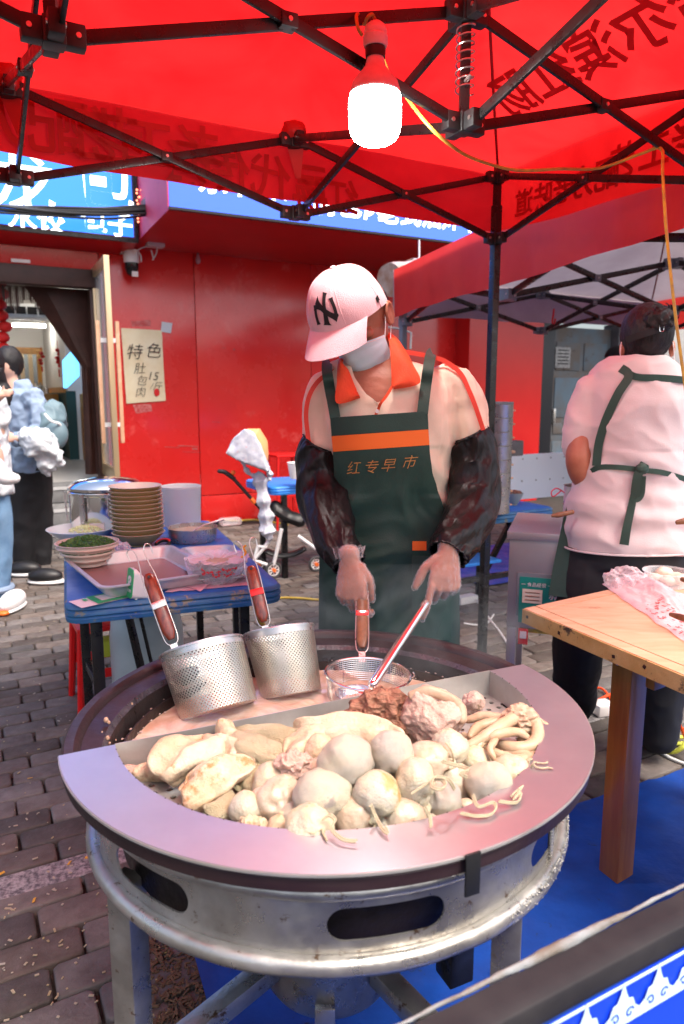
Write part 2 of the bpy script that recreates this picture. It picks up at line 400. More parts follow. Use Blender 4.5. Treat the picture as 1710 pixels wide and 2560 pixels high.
M['shirt'] = mat('cream_polo', (.80, .66, .50), (.77, .63, .47), 30, rough=.75, sheen=.2, bump=.15, bs=260)
M['collar'] = mat('orange_collar', (.80, .085, .022), (.74, .07, .02), 30, rough=.7, bump=.5, bs=220, bstretch=(1, 1, .2))
M['piping'] = mat('orange_piping', (.74, .06, .035), rough=.6)
M['apron'] = mat('dark_green_apron', (.014, .045, .033), (.018, .055, .040), 14, rough=.62, bump=.25, bs=240, sheen=.08)
M['apron_orange'] = mat('apron_orange_band', (.80, .16, .02), rough=.7, bump=.1, bs=200)
M['gold_print'] = mat('gold_print', (.62, .32, .09), (.45, .2, .06), 60, rough=.6)
M['sleeve'] = mat('black_nylon_sleeve', (.007, .006, .006), (.010, .007, .008), 20, rough=.40, rr=.07, bump=.5, bs=55, spec=.30, bstretch=(1, 1, .5))
M['cap'] = mat('pink_cap', (.80, .57, .60), (.78, .55, .58), 40, rough=.85, bump=.45, bs=380, sheen=.3)
M['mask'] = mat('surgical_mask', (.62, .83, .90), (.58, .80, .88), 8, rough=.75, bump=.2, bs=60)
M['mask_in'] = mat('mask_strap', (.8, .8, .8), rough=.7)
M['glove'] = film('clear_plastic_glove', (.85, .80, .80), .06, .07, 3.0, 46, (1.6, 1.6, .7))
M['bag'] = film('clear_plastic_bag', (.86, .78, .80), .24, .16, 2.5, 18)
M['bag_pink'] = film('pinkish_plastic_bag', (.88, .66, .70), .45, .2, 2.2, 16)
M['clearbox'] = film('clear_box', (.85, .87, .88), .16, .08, .2, 10)
M['milky'] = mat('milky_plastic', (.82, .82, .82), rough=.3, tl=.4)
M['tee'] = mat('pink_white_tee', (.60, .53, .52), (.53, .46, .47), 3, rough=.85, bump=.2, bs=200, sheen=.2)
M['pants'] = mat('black_trousers', (.010, .010, .012), rough=.75)
M['shoe'] = mat('white_shoe', (.72, .72, .72), rough=.5)
M['stripe_r'] = mat('red_stripe', (.6, .03, .04), rough=.5)
M['jeans'] = mat('blue_jeans', (.11, .22, .37), (.17, .30, .46), 9, rough=.8, bump=.2, bs=200)
M['hoodie'] = mat('grey_blue_hoodie', (.22, .29, .40), rough=.8)
M['backpack'] = mat('slate_backpack', (.10, .16, .19), (.13, .2, .23), 8, rough=.6)
M['white_cloth'] = mat('white_cloth', (.58, .62, .65), rough=.8)
M['cyl_grey'] = mat('pale_grey_bucket', (.42, .47, .46), (.36, .4, .4), 5, rough=.4)
M['ochre_bowl'] = mat('ochre_bowl', (.38, .26, .10), (.43, .30, .12), 12, rough=.35)
M['ochre_rim'] = mat('pale_bowl_inside', (.66, .56, .44), rough=.3)
M['bowl_cream'] = mat('cream_bowl', (.64, .54, .44), (.58, .48, .39), 14, rough=.35)
M['bowl_white'] = mat('white_bowl', (.64, .70, .71), rough=.3)
M['celadon'] = mat('grey_green_bowl', (.30, .34, .30), rough=.35)
M['herb'] = mat('chopped_herbs', (.05, .14, .02), (.10, .22, .04), 40, rough=.6, rnd=.3)
M['herb2'] = mat('dark_chopped_herbs', (.02, .07, .012), rough=.6)
M['onion'] = mat('chopped_onion', (.62, .66, .34), rough=.5)
M['green_card'] = mat('green_card', (.03, .42, .15), rough=.35)
M['card'] = mat('pale_card', (.74, .68, .66), rough=.4)
M['pink_paper'] = mat('pink_paper', (.72, .42, .50), rough=.6)
M['red_plastic'] = mat('red_plastic', (.65, .012, .012), rough=.35)
M['yellow_green'] = mat('yellow_green_cloth', (.55, .62, .05), rough=.7)
M['yellow_cable'] = mat('yellow_cable', (.52, .36, .04), (.35, .24, .05), 30, rough=.5)
M['yellow2'] = mat('lime_cable', (.50, .52, .06), rough=.45)
M['orange_cable'] = mat('orange_cable', (.75, .07, .01), rough=.4)
M['white_cable'] = mat('white_cable', (.66, .66, .66), rough=.4)
M['black_cable'] = mat('black_cable', (.015, .015, .017), rough=.4)
M['socket'] = mat('bulb_socket', (.78, .68, .68), (.68, .56, .56), 20, rough=.5)
M['bulb_neck'] = mat('bulb_neck', (.74, .64, .66), (.6, .5, .52), 18, rough=.45)
M['dark_tape'] = mat('dark_tape', (.012, .02, .02), rough=.4)
M['tripe'] = mat('pale_tripe', (.50, .36, .22), (.64, .52, .38), 11, rough=.42, rr=.1, sss=.2, bump=.7, bs=150, wear_or_light=(.38, .19, .07), wsc=9, wth=.57, spec=.5)  # orange-brown patches paint in the shading of the folds
M['tripe_fur'] = mat('velvety_tripe', (.52, .43, .26), (.62, .54, .36), 12, rough=.6, sss=.12, bump=1.0, bs=600, voro=1, wear_or_light=(.36, .24, .11), wsc=14, wth=.60, spec=.35)
M['ballA'] = mat('stomach_grey', (.40, .36, .31), (.54, .47, .34), 16, rough=.42, rr=.1, sss=.15, bump=.55, bs=900, voro=1, wear_or_light=(.32, .27, .24), wsc=16, wth=.60, spec=.5)
M['ballB'] = mat('stomach_cream', (.55, .47, .29), (.42, .38, .31), 18, rough=.36, rr=.1, sss=.18, bump=.6, bs=230, wear_or_light=(.44, .27, .11), wsc=12, wth=.58, spec=.55)
M['ballC'] = mat('stomach_rosy', (.46, .33, .23), (.50, .43, .33), 16, rough=.32, rr=.1, sss=.2, bump=.4, bs=120, wear_or_light=(.36, .17, .11), wsc=11, wth=.57, spec=.6)
M['meat'] = mat('boiled_meat_dark', (0.198, 0.075, 0.043), (0.360, 0.176, 0.108), 22, rough=.55, sss=.08, bump=1.8, bs=60, bstretch=(1, 1, 3), wear_or_light=(0.081, 0.031, 0.019), wsc=24, wth=.56)
M['meat_pale'] = mat('boiled_meat_pale', (.54, .37, .30), (.46, .29, .23), 20, rough=.5, sss=.12, bump=1.3, bs=90, wear_or_light=(0.216, 0.141, 0.087), wsc=26, wth=.6)
M['fat'] = mat('meat_fat', (0.422, 0.285, 0.193), rough=.45, sss=.2, bump=.6, bs=60)
M['gut'] = mat('intestine', (0.461, 0.345, 0.231), (0.422, 0.282, 0.176), 14, rough=.42, sss=.22, bump=.35, bs=60, spec=.5)
M['string'] = mat('cotton_string', (.42, .35, .23), rough=.8, bump=.6, bs=300)
M['towelgreen'] = mat('teal_label', (.01, .20, .16), rough=.35)
M['cabinet'] = mat('cabinet_steel', (.44, .40, .42), (.38, .34, .36), 3, rough=.35, metal=.65, rr=.08)
M['door_old'] = mat('old_brown_door', (.12, .10, .085), (.10, .15, .19), 2.2, rough=.6, bump=.2, bs=30, wear_or_light=(.06, .04, .03), wsc=6, wth=.6)
M['frame_white'] = mat('chalky_lintel', (.5, .5, .49), (.4, .4, .4), 5, rough=.8)
M['concrete'] = mat('grey_stone', (.18, .18, .18), (.13, .13, .13), 12, rough=.8, bump=.4, bs=60)
M['granite'] = mat('granite_strip', (.09, .08, .085), (.34, .31, .30), 75, rough=.8, bump=.3, bs=60, detail=3)
M['banner_blue'] = mat('blue_banner', (.008, .05, .62), rough=.35, bump=.2, bs=6)
M['banner_white'] = mat('pale_cloud_print', (.55, .74, .82), rough=.35)
M['dark_board'] = mat('dark_grey_board', (.014, .013, .016), (.024, .022, .024), 9, spec=.2, rough=.6, bump=.2, bs=20, wear_or_light=(.14, .12, .13), wsc=20, wth=.68)
M['worn_white'] = mat('scuffed_plastic_edge', (.22, .24, .25), (.12, .10, .08), 14, rough=.6, bump=.8, bs=40)
M['stroller_white'] = mat('stroller_fabric', (.62, .64, .68), (.40, .42, .52), 26, rough=.7, wear_or_light=(.6, .32, .36), wsc=22, wth=.62)
M['peach'] = mat('peach_lining', (.80, .34, .14), rough=.6)
M['orange_plastic'] = mat('orange_plastic', (.85, .16, .02), rough=.4)
M['tyre'] = mat('tyre', (.05, .05, .05), rough=.7)
M['roll_cloth'] = mat('plastic_wrapped_roll', (.30, .17, .11), (.45, .38, .32), 8, rough=.35, bump=.8, bs=20)
# bricks: random tone per object, or per face through the attribute 'tone'
def brick_mat():
    m = mat('brick_paver', (.085, .066, .054), (.125, .103, .088), 16, rough=.72, bump=.7, bs=70, wear_or_light=(.13, .105, .10), wsc=22, wth=.63, rr=.12)
    N = m.node_tree.nodes; L = m.node_tree.links; b = N['Principled BSDF']; src = b.inputs['Base Color'].links[0].from_socket
    at = N.new('ShaderNodeAttribute'); at.attribute_name = 'tone'; oi = N.new('ShaderNodeObjectInfo')
    ad = N.new('ShaderNodeMath'); ad.operation = 'ADD'; L.new(at.outputs['Fac'], ad.inputs[0]); L.new(oi.outputs['Random'], ad.inputs[1])
    fr_ = N.new('ShaderNodeMath'); fr_.operation = 'FRACT'; L.new(ad.outputs[0], fr_.inputs[0])
    h = N.new('ShaderNodeHueSaturation'); q = N.new('ShaderNodeMapRange'); q.inputs[3].default_value = .62; q.inputs[4].default_value = 1.5
    q2 = N.new('ShaderNodeMapRange'); q2.inputs[3].default_value = .5; q2.inputs[4].default_value = 1.15
    m2 = N.new('ShaderNodeMath'); m2.operation = 'MULTIPLY'; m2.inputs[1].default_value = 7.3; f2 = N.new('ShaderNodeMath'); f2.operation = 'FRACT'
    L.new(fr_.outputs[0], q.inputs[0]); L.new(q.outputs[0], h.inputs['Value']); L.new(fr_.outputs[0], m2.inputs[0]); L.new(m2.outputs[0], f2.inputs[0]); L.new(f2.outputs[0], q2.inputs[0]); L.new(q2.outputs[0], h.inputs['Saturation'])
    L.new(src, h.inputs['Color']); L.new(h.outputs[0], b.inputs['Base Color']); return m
M['brick'] = brick_mat()
M['joint'] = mat('dirt_joint', (.030, .024, .020), (.05, .042, .036), 30, rough=.9, bump=.8, bs=80)

# ================================================================== GROUND AND PAVEMENT
bm = nb(); box(bm, (0, 0, -.08), (160, 160, .10)); struct('ground', bm, M['joint'], smooth=False)
VS = PZ(120, 2212, 0).dot(VV)                 # the granite strip
def brick_mesh(L_, W_, seed, H=.035, c=.006):
    r = random.Random(seed); b = nb()
    j = lambda s: r.uniform(-s, s)
    lo = [(-L_/2, -W_/2), (L_/2, -W_/2), (L_/2, W_/2), (-L_/2, W_/2)]
    lo = [(x+j(.003), y+j(.003)) for x, y in lo]
    rings = []
    for z, s in ((-H, 0), (-c, 0), (-c*.3, c*.5), (0, c*1.4)):
        rr_ = []
        for k in range(4):
            x, y = lo[k]; xn, yn = lo[(k+1) % 4]; xp, yp = lo[k-1]
            x -= s*(1 if x > 0 else -1); y -= s*(1 if y > 0 else -1)
            k1 = .010
            d1 = V3((xp-x, yp-y, 0)).normalized()*k1; d2 = V3((xn-x, yn-y, 0)).normalized()*k1
            rr_ += [V3((x, y, z+j(.0006)))+d1, V3((x, y, z))+d2]
        rings.append(rr_)
    R = [[b.verts.new(p) for p in q] for q in rings]
    for a, q in zip(R, R[1:]):
        for k in range(8): b.faces.new((a[k], a[(k+1) % 8], q[(k+1) % 8], q[k]))
    b.faces.new(R[-1])
    for f in b.faces: f.smooth = True
    return b
pav = bpy.data.objects.new('pavement', None); col.objects.link(pav); pav['kind'] = 'structure'
RUV = ax(U, VV, Z)
spots = []
r2 = random.Random(5)
def rows(v0, v1, L_, W_, gap, key):
    v = v0; k = 0
    while (v < v1):
        off = (L_+gap)*.5*(k % 2)+r2.uniform(-.02, .02); u = -4.6+off
        while u < 5.2:
            p = S(u, v+W_/2); 
            d = p.y*cos(PIT)+CAM_H*sin(PIT)
            if p.y > .15 and d > .2:
                px = 855+FPX*p.x/d; py = 1280-FPX*(p.y*sin(PIT)-CAM_H*cos(PIT))/d
                tarp = px > 520 and py > 2330
                if -350 < px < 2100 and py < 2900 and not (u > 1.55 and v+W_ > 7.2) and not (u <= 1.55 and v > 7.0):
                    spots.append((d, p, key, px, py, tarp))
            u += L_+gap
        v += W_+gap; k += 1
rows(VS+.115, 7.15, .205, .098, .007, 0)
rows(VS-.115*14, VS-.02, .245, .110, .008, 1)
protos = {0: [brick_mesh(.205, .098, s) for s in range(5)], 1: [brick_mesh(.245, .110, 50+s) for s in range(5)]}
pm = {}
for k, L_ in protos.items():
    for i, b in enumerate(L_):
        me = bpy.data.meshes.new('brick'); b.to_mesh(me); me.materials.append(M['brick']); pm[k, i] = me
vis = lambda s: (s[3] > -60 and s[3] < 1770 and s[4] < 2600 and not s[5] and not (330 < s[3] < 1400 and 1800 < s[4] < 2400))
spots.sort(key=lambda s: (not vis(s), s[0]))
jn = nb(); tl_ = jn.faces.layers.float.new('tone')
for n_, (d, p, key, px, py, tp) in enumerate(spots):
    tz = r2.uniform(-.003, .003); R = RUV.to_4x4() @ Matrix.Rotation(r2.uniform(-.012, .012), 4, 'Z') @ Matrix.Rotation(r2.uniform(-.012, .012), 4, 'X') @ Matrix.Rotation(r2.uniform(-.006, .006), 4, 'Y')
    R.translation = p+Z*tz; i = r2.randrange(5)
    if n_ < 298:
        o = bpy.data.objects.new('brick', pm[key, i]); col.objects.link(o); o.parent = pav; o.matrix_basis = R
    else:
        n0 = len(jn.faces); t = protos[key][i]; merge(jn, t, R, free=False); tn = r2.random()
        jn.faces.ensure_lookup_table()
        for f in jn.faces[n0:]: f[tl_] = tn; f.smooth = True
me = bpy.data.meshes.new('brick_field'); jn.to_mesh(me); jn.free(); me.materials.append(M['brick']); o = link('brick_field', me, pav); o['kind'] = 'stuff'
# face attribute must be readable by the shader on corners: float face attributes are fine
g = nb()
for i, u in enumerate([x*.62-4.4 for x in range(15)]):
    box(g, S(u+.30, VS+.045, -.02), (.612, .105, .046), RUV, .004)
obj('granite_strip', g, M['granite'], pav, smooth=False)
# litter specks: yellow leaf bits and pebbles
lf = nb()
for i in range(260):
    px, py = r2.uniform(0, 420), r2.uniform(1500, 2560); p = PZ(px, py, .003)
    a = r2.uniform(0, 6.28); s = r2.uniform(.002, .006); box(lf, p+Z*.001, (s*r2.uniform(1, 3), s, .002), Matrix.Rotation(a, 3, 'Z'))
obj('litter_specks', lf, mat('litter', (.42, .38, .32), (.35, .26, .10), 3, rough=.8), pav, kind='stuff')
lf = nb()
for q in ((1098, 2243), (85+0, 2250), (220, 2143), (173, 2157), (4, 2183), (75, 1945)):
    p = PZ(q[0], q[1], .006); R = Matrix.Rotation(r2.uniform(0, 6), 3, 'Z') @ Matrix.Rotation(.3, 3, 'X')
    box(lf, p, (.018, .007, .0015), R)
obj('fallen_leaf_bits', lf, mat('leaf_bit', (.62, .32, .03), rough=.6), pav, kind='stuff')
# soil and wood chips where pavers are missing beside the tarp
dirt = nb()
base = PZ(450, 2390, 0)
for i in range(420):
    p = PZ(r2.uniform(365, 515), r2.uniform(2340, 2560), .004); s = r2.uniform(.003, .009)
    box(dirt, p, (s*r2.uniform(1, 3), s*.6, s*.6), Matrix.Rotation(r2.uniform(0, 6), 3, 'Z') @ Matrix.Rotation(r2.uniform(-.5, .5), 3, 'X'))
obj('wood_chips', dirt, mat('chips', (.16, .09, .045), (.08, .045, .025), 60, rough=.9), pav, kind='stuff')

def sheet(name, pts, m, z, nx=60, ny=60, amp=.006, fq=3, label=None, cat=None, th=.004):
    b = nb(); A, B, C_, D = [V3(p) for p in pts]; g = []
    for i in range(nx+1):
        rw = []
        for j in range(ny+1):
            s, t = i/nx, j/ny; p = lerp(lerp(A, B, s), lerp(D, C_, s), t)
            hz = z+amp*max(0, ridge(V3((p.x*fq, p.y*fq, 3)), 3)-.9)*1.2+amp*.3*noise.noise(V3((p.x*1.5, p.y*1.5, 0)))
            rw.append(b.verts.new((p.x, p.y, hz)))
        g.append(rw)
    for i in range(nx):
        for j in range(ny): b.faces.new((g[i][j], g[i+1][j], g[i+1][j+1], g[i][j+1]))
    o = obj(name, b, m); tag(o, label, cat); return o
fl = PZ(466, 2325, 0); fr_pt = fl+(PZ(1710, 1935, 0)-PZ(1395, 2035, 0)).normalized()*4.2
sheet('tarpaulin', (fl, fr_pt, fr_pt+(PZ(513, 2497, 0)-fl).normalized()*2.6, fl+(PZ(513, 2497, 0)-fl).normalized()*1.2), M['tarp'], .012, 90, 60, .010, 4,
      'blue plastic tarpaulin spread on the pavement under the big round stove', 'tarpaulin')
p0 = PZ(1225, 1430, 0)
sheet('tarpaulin', (p0-U*.35+VV*.75, p0+U*1.5+VV*.75, p0+U*1.5-VV*.35, p0-U*.35-VV*.35), M['tarp'], .012, 40, 20, .008, 4,
      'dull blue ground sheet lying behind the steel cabinet under the far blue table', 'tarpaulin')

# ================================================================== SHOP FRONT
VW = 7.5
def wallpt(px, py, v=VW): return onV(px, py, v)
uD = wallpt(258, 900)[0]                      # right jamb of the door
uE = wallpt(1138, 900)[0]; zS = wallpt(268, 618)[1]   # soffit height at the wall
uL = -4.2
VP = 7.22
uF = onV(1357, 900, VP)[0]
wall = thing('red_shop_wall', 'glossy red panelled shop wall behind the man, below the blue lit signs', 'wall', S(1.5, VW, 0))
us = [uD, wallpt(492, 900)[0], wallpt(778, 900)[0], uE+.02]
zseam = wallpt(505, 1240)[1]
for i in range(3):
    for z0, z1 in ((.0, zseam-.004), (zseam+.004, zS+.15)):
        b = nb(); box(b, S((us[i]+us[i+1])/2, VW+.03+i*.001, (z0+z1)/2), (us[i+1]-us[i]-.008, .06, z1-z0), RUV, .004)
        obj('wall_panel', b, M['redwall'], wall, angle=30)
b = nb(); box(b, S((uD+uE)/2, VW+.12, 1.5), (uE-uD, .12, 3.2), RUV); obj('backing', b, M['brown'], wall, smooth=False)
b = nb(); zH = wallpt(130, 668)[1]
box(b, S((uL+uD)/2, VW+.03, (zH+zS+.2)/2), (uD-uL, .06, zS+.2-zH), RUV, .004); obj('lintel_panel', b, M['redwall'], wall)
b = nb(); box(b, S((uE+uF)/2, (VP+VW+.2)/2, 1.5), (uF-uE, VW+.2-VP, 3.3), RUV, .006)
obj('projecting_panel', b, mat('red_wall_bright', (.60, .018, .016), (.54, .012, .012), 1.3, rough=.3, wear_or_light=(.5, .08, .07), wsc=3, wth=.67, bump=.08, bs=2), wall, label='brighter red projecting wall section near the old door')
# dents and scuffs on the red panels
sc_b = nb()
for (px, py, w_, h_) in ((470, 1115, .22, .010), (430, 1118, .16, .006), (487, 1122, .06, .02), (560, 870, .05, .004), (585, 874, .02, .02), (540, 1055, .09, .004), (480, 1130, .2, .004)):
    u, z = wallpt(px, py); box(sc_b, S(u, VW-.003, z), (w_, .006, h_), RUV @ Matrix.Rotation(.08, 3, 'Y'), .002)
obj('dent_ridges', sc_b, mat('dent_edge', (.50, .16, .14), (.4, .01, .01), 60, rough=.3), wall)

# soffit and right-hand sign box
VB = 6.12; zB = onV(421, 524, VB)[1]; uB = onV(421, 524, VB)[0]
sign = thing('shop_sign', 'long blue lit shop sign with white brush lettering above the red wall', 'sign', S(uB, VB, zB))
b = nb(); u1 = 9.5
loft(b, [[S(uB, VB, zB), S(uB, VW, zS+.02), S(uB, VW, zS+1.0), S(uB, VB, zB+.85)], [S(u1, VB, zB), S(u1, VW, zS+.02), S(u1, VW, zS+1.0), S(u1, VB, zB+.85)]])
obj('sign_box', b, M['darkred'], sign, smooth=False)
b = nb(); box(b, S((uB+u1)/2, VB-.02, zB+.42), (u1-uB, .035, .82), RUV, .004); obj('lit_face', b, M['sign_blue2'], sign, smooth=False)
b = nb(); box(b, S((uB+u1)/2, VB-.024, zB+.006), (u1-uB+.02, .05, .02), RUV); obj('edge_trim', b, M['black'], sign, smooth=False)
b = nb(); loft(b, [[S(uB-.012, VB-.03, zB-.01), S(uB-.012, VW-.36, zS+.03), S(uB-.012, VW-.36, zS+.9), S(uB-.012, VB-.03, zB+.85)], [S(uB-.002, VB-.03, zB-.01), S(uB-.002, VW-.36, zS+.03), S(uB-.002, VW-.36, zS+.9), S(uB-.002, VB-.03, zB+.85)]])
obj('side_panel', b, M['pink_panel'], sign, smooth=False)
Rt = ax(U, Z, -VV)                            # text frame on the shop front
for px, py, s_, t_ in ((610, 497, .27, '东北菜'), (872, 548, .27, '锅包肉'), (1052, 574, .24, '老式油炸'), (1245, 594, .24, '干炸里脊'), (1390, 600, .24, '小炒')):
    u, z = onV(px, py, VB-.045); text(t_, s_, mat4(S(u, VB-.045, z+.12), Rt) @ Matrix.Rotation(.03, 4, 'Z'), M['sign_white'], 'lettering', sign, shear=.15, offset=.006, spacing=1.05)
# left sign
VL = 7.12; uLr, zLb = onV(344, 607, VL); zLt = zLb+.95
sl = thing('shop_sign', 'bright blue lit dumpling shop sign over the doorway, crossed by black cables', 'sign', S(uLr, VL, zLb))
b = nb(); box(b, S((uL+uLr)/2, VL+.16, (zLb+zLt)/2), (uLr-uL, .30, zLt-zLb), RUV, .004); obj('sign_box', b, M['darkred'], sl, smooth=False)
b = nb(); box(b, S((uL+uLr)/2-.01, VL, (zLb+zLt)/2+.02), (uLr-uL-.05, .03, zLt-zLb-.05), RUV); obj('lit_face', b, M['sign_blue'], sl, smooth=False)
b = nb(); box(b, S((uL+uLr)/2, VL-.012, zLb+.012), (uLr-uL, .04, .035), RUV); box(b, S(uLr-.012, VL-.011, (zLb+zLt)/2), (.03, .045, zLt-zLb), RUV); obj('edge_trim', b, M['black'], sl, smooth=False)
b = nb(); loft(b, [[S(uL, VL, zLb-.001), S(uL, VW, zS-.06), S(uL, VW, zS+.2), S(uL, VL, zLb+.2)], [S(uLr, VL, zLb-.001), S(uLr, VW, zS-.06), S(uLr, VW, zS+.2), S(uLr, VL, zLb+.2)]]); obj('soffit', b, M['darkred'], sl, smooth=False)
for px, py, s_, t_ in ((55, 465, .56, '龙'), (262, 468, .56, '包'), (92, 553, .235, '水饺'), (268, 562, .235, '包子')):
    u, z = onV(px, py, VL-.02); text(t_, s_, mat4(S(u, VL-.02, z), Rt), M['sign_white'], 'lettering', sl, offset=.004, spacing=1.0)
# bundle of cables across the left sign
cb = thing('cable_bundle', 'thick bundle of black cables slung across the blue dumpling sign', 'cables', S(uL, VL-.3, zLb+.3))
for i in range(9):
    b = nb(); a = random.random()*6.28; rr_ = random.uniform(.01, .035)
    pts = []
    for k, (px, py) in enumerate(((-120, 512), (0, 519), (130, 528), (260, 530), (350, 524), (395, 522))):
        u, z = onV(px, py+(4*sin(k*1.7+i) if i > 6 else 0), VL-.28); pts.append(S(u, VL-.28+rr_*cos(a+k*.3), z+rr_*1.5*sin(a+k*.35)))
    tube(b, curve(pts, 6), .011, 6); obj('cable', b, M['black_cable'], cb)
b = nb(); u, z = onV(384, 522, VL-.26); box(b, S(u, VL-.2, z+.02), (.16, .2, .16), RUV, .02); obj('cable_clamp', b, M['brown'], cb)
# led string lights hanging at the corner of the signs
for k, (px, py) in enumerate(((352, 505), (375, 492))):
    b = nb(); u, z = onV(px, py, VL-.1)
    for i in range(26): a = i*2.4; ball(b, S(u+.035*cos(a), VL-.1+.03*sin(a), z+.12-i*.012), .010, 1)
    o = obj('light_string', b, mat('led_string_%d' % k, (.9, .2, .2), emis=(1, .16 if k else .25, .12), es=1.6)); tag(o, ['pinkish red hanging light string nearest the blue dumpling sign', 'orange red hanging light string beside the pink sign side'][k], 'string lights', 'light strings hanging between the two signs')

# camera, junction box, notes on the wall
u, z = wallpt(322, 660); t = thing('security_camera', 'white dome security camera on the red wall above the yellow notice', 'camera', S(u, VW, z))
b = nb(); box(b, S(u-.04, VW-.05, z+.13), (.10, .09, .10), RUV, .01); obj('bracket', b, M['white'], t)
b = nb(); lathe(b, [(.0, .12), (.06, .115), (.075, .08), (.075, .0), (.07, -.01), (0, -.01)], 24, mat4(S(u, VW-.12, z))); obj('housing', b, M['white'], t)
b = nb(); lathe(b, [(.0, .0), (.066, -.0), (.066, -.05), (.045, -.11), (0, -.13)], 24, mat4(S(u, VW-.12, z-.01))); obj('dome', b, mat('gloss_black', (.01, .01, .012), rough=.1), t)
b = nb(); box(b, S(u+.015, VW-.18, z-.12), (.06, .03, .05), RUV, .006); obj('lens_housing', b, M['card'], t)
u, z = wallpt(374, 613); t = thing('junction_box', 'small grey junction box with dangling white wires under the sign corner', 'junction box', S(u, VW, z))
b = nb(); box(b, S(u, VW-.22, z), (.17, .12, .12), RUV, .015); obj('box_body', b, mat('box_grey', (.5, .48, .5), rough=.4), t)
b = nb(); 
for q in ([(385, 520), (383, 560), (390, 600), (392, 630), (381, 650)], [(378, 625), (382, 640), (384, 650)], [(368, 615), (345, 625), (338, 640)], [(345, 628), (352, 640), (353, 655)]):
    tube(b, curve([S(*[f(onV(x, y, VW-.24)) for f in (lambda k: k[0],)], VW-.24, onV(x, y, VW-.24)[1]) for x, y in q], 5), .006, 5)
obj('wire', b, M['white_cable'], t)
u, z = wallpt(492, 645); t = thing('wall_bulb', 'small pale fitting hanging on the red wall left of the cap', 'fitting', S(u, VW, z))
b = nb(); lathe(b, [(0, -.07), (.02, -.06), (.028, -.03), (.02, 0), (.012, .03), (0, .03)], 14, mat4(S(u, VW-.04, z))); obj('bulb', b, mat('fitting_mauve', (.45, .25, .3), rough=.2), t)
b = nb(); tube(b, [S(u, VW-.04, z+.03), S(u, VW-.03, z+.12)], .006, 6); obj('stem', b, M['grey_metal'], t)

def poster(name, cs, v, m, label, cat, wav=.006):
    b = nb(); q = [onV(x, y, v) for x, y in cs]; n = 14; g = []
    for i in range(n+1):
        rw = []
        for j in range(n+1):
            s, t_ = i/n, j/n
            u = lerp(lerp(q[0][0], q[1][0], s), lerp(q[3][0], q[2][0], s), t_); z = lerp(lerp(q[0][1], q[1][1], s), lerp(q[3][1], q[2][1], s), t_)
            rw.append(S(u+.003*noise.noise(V3((u*9, z*9, 0))), v+wav*noise.noise(V3((u*5, z*4, 2))), z))
        g.append(rw)
    loft(b, g, close=False)
    bb = solid(b, .0015)
    r = thing(name, label, cat, S(q[3][0], v, q[3][1])); obj('sheet', b, m, r); return r
pst = poster('handwritten_notice', [(303, 820), (404, 826), (414, 1002), (316, 1009)], VW-.014, M['paper'], 'yellowed paper notice with black brush writing taped to the red wall', 'notice')
for px, py, s_, t_, m_ in ((334, 882, .165, '特', 'ink'), (382, 879, .165, '色', 'ink'), (348, 923, .12, '肚', 'ink'), (353, 953, .11, '包', 'ink'), (350, 982, .11, '肉', 'ink'), (381, 941, .12, '15', 'ink'), (390, 967, .10, '/斤', 'ink')):
    u, z = onV(px, py, VW-.026); text(t_, s_, mat4(S(u, VW-.026, z), Rt) @ Matrix.Rotation(random.uniform(-.1, .06), 4, 'Z'), M[m_], 'writing', pst, shear=.25, offset=-.0015)
b = nb(); u, z = onV(392, 981, VW-.024); ball(b, S(u, VW-.024, z), (.03, .002, .042), 2, RUV); obj('red_stamp', b, M['lantern'], pst)
o = poster('paper_note', [(404, 804), (431, 808), (427, 833), (402, 829)], VW-.01, M['white_cloth'], 'small blank white note stuck above the yellow notice', 'note', .001)
for k, cs in enumerate(([(328, 803), (377, 800), (376, 814), (330, 816)], [(332, 1012), (378, 1010), (380, 1028), (340, 1034)])):
    poster('tape_residue', cs, VW-.003, mat('tape_residue_%d' % k, (.62, .22, .2), (.45, .03, .03), 30, rough=.6), ['torn tape residue just above the yellow notice', 'torn tape residue just below the yellow notice'][k], 'tape', .001)

# open glazed door leaf with long wooden handles
u0, z1 = onV(238, 672, VW); _, z0 = onV(295, 1175, VW-.5)
dr = thing('glass_door', 'open glazed door leaf seen nearly edge-on beside the yellow notice', 'door', S(uD, VW, .4))
hinge = P(246, 900, S(uD, VW, 0).y-.02); 
d_a = (P(283, 900, hinge.y-.80)-hinge); d_a.z = 0; d_a = d_a.normalized(); hinge.z = 0; Rd = ax(d_a, V3((-d_a.y, d_a.x, 0)), Z); DW = .80
zb, zt = .60, 2.60
def dbox(x0, x1, z0, z1, th=.05, y=0): 
    b = nb(); box(b, hinge+d_a*((x0+x1)/2)+Rd.col[1]*y+Z*((z0+z1)/2), (x1-x0, th, z1-z0), Rd, .005); return b
for x0, x1, z0_, z1_ in ((0, .07, zb, zt), (DW-.07, DW, zb, zt)): obj('stile', dbox(x0, x1, z0_, z1_), M['gold_frame'], dr)
for z0_, z1_ in ((zb, zb+.12), (zt-.09, zt)): obj('rail', dbox(.07, DW-.07, z0_, z1_, .046), M['gold_frame'], dr)
obj('pane', dbox(.07, DW-.07, zb+.12, zt-.09, .01), M['glass'], dr)
for y in (-.085, .085):
    o = obj('handle', dbox(DW-.16, DW-.12, .95, 2.05, .035, y), M['maple'], dr)
    for z_ in (1.12, 1.88):
        b = nb(); box(b, hinge+d_a*(DW-.14)+Rd.col[1]*(y*.55)+Z*z_, (.03, abs(y), .04), Rd); obj('standoff', b, M['white'], o)

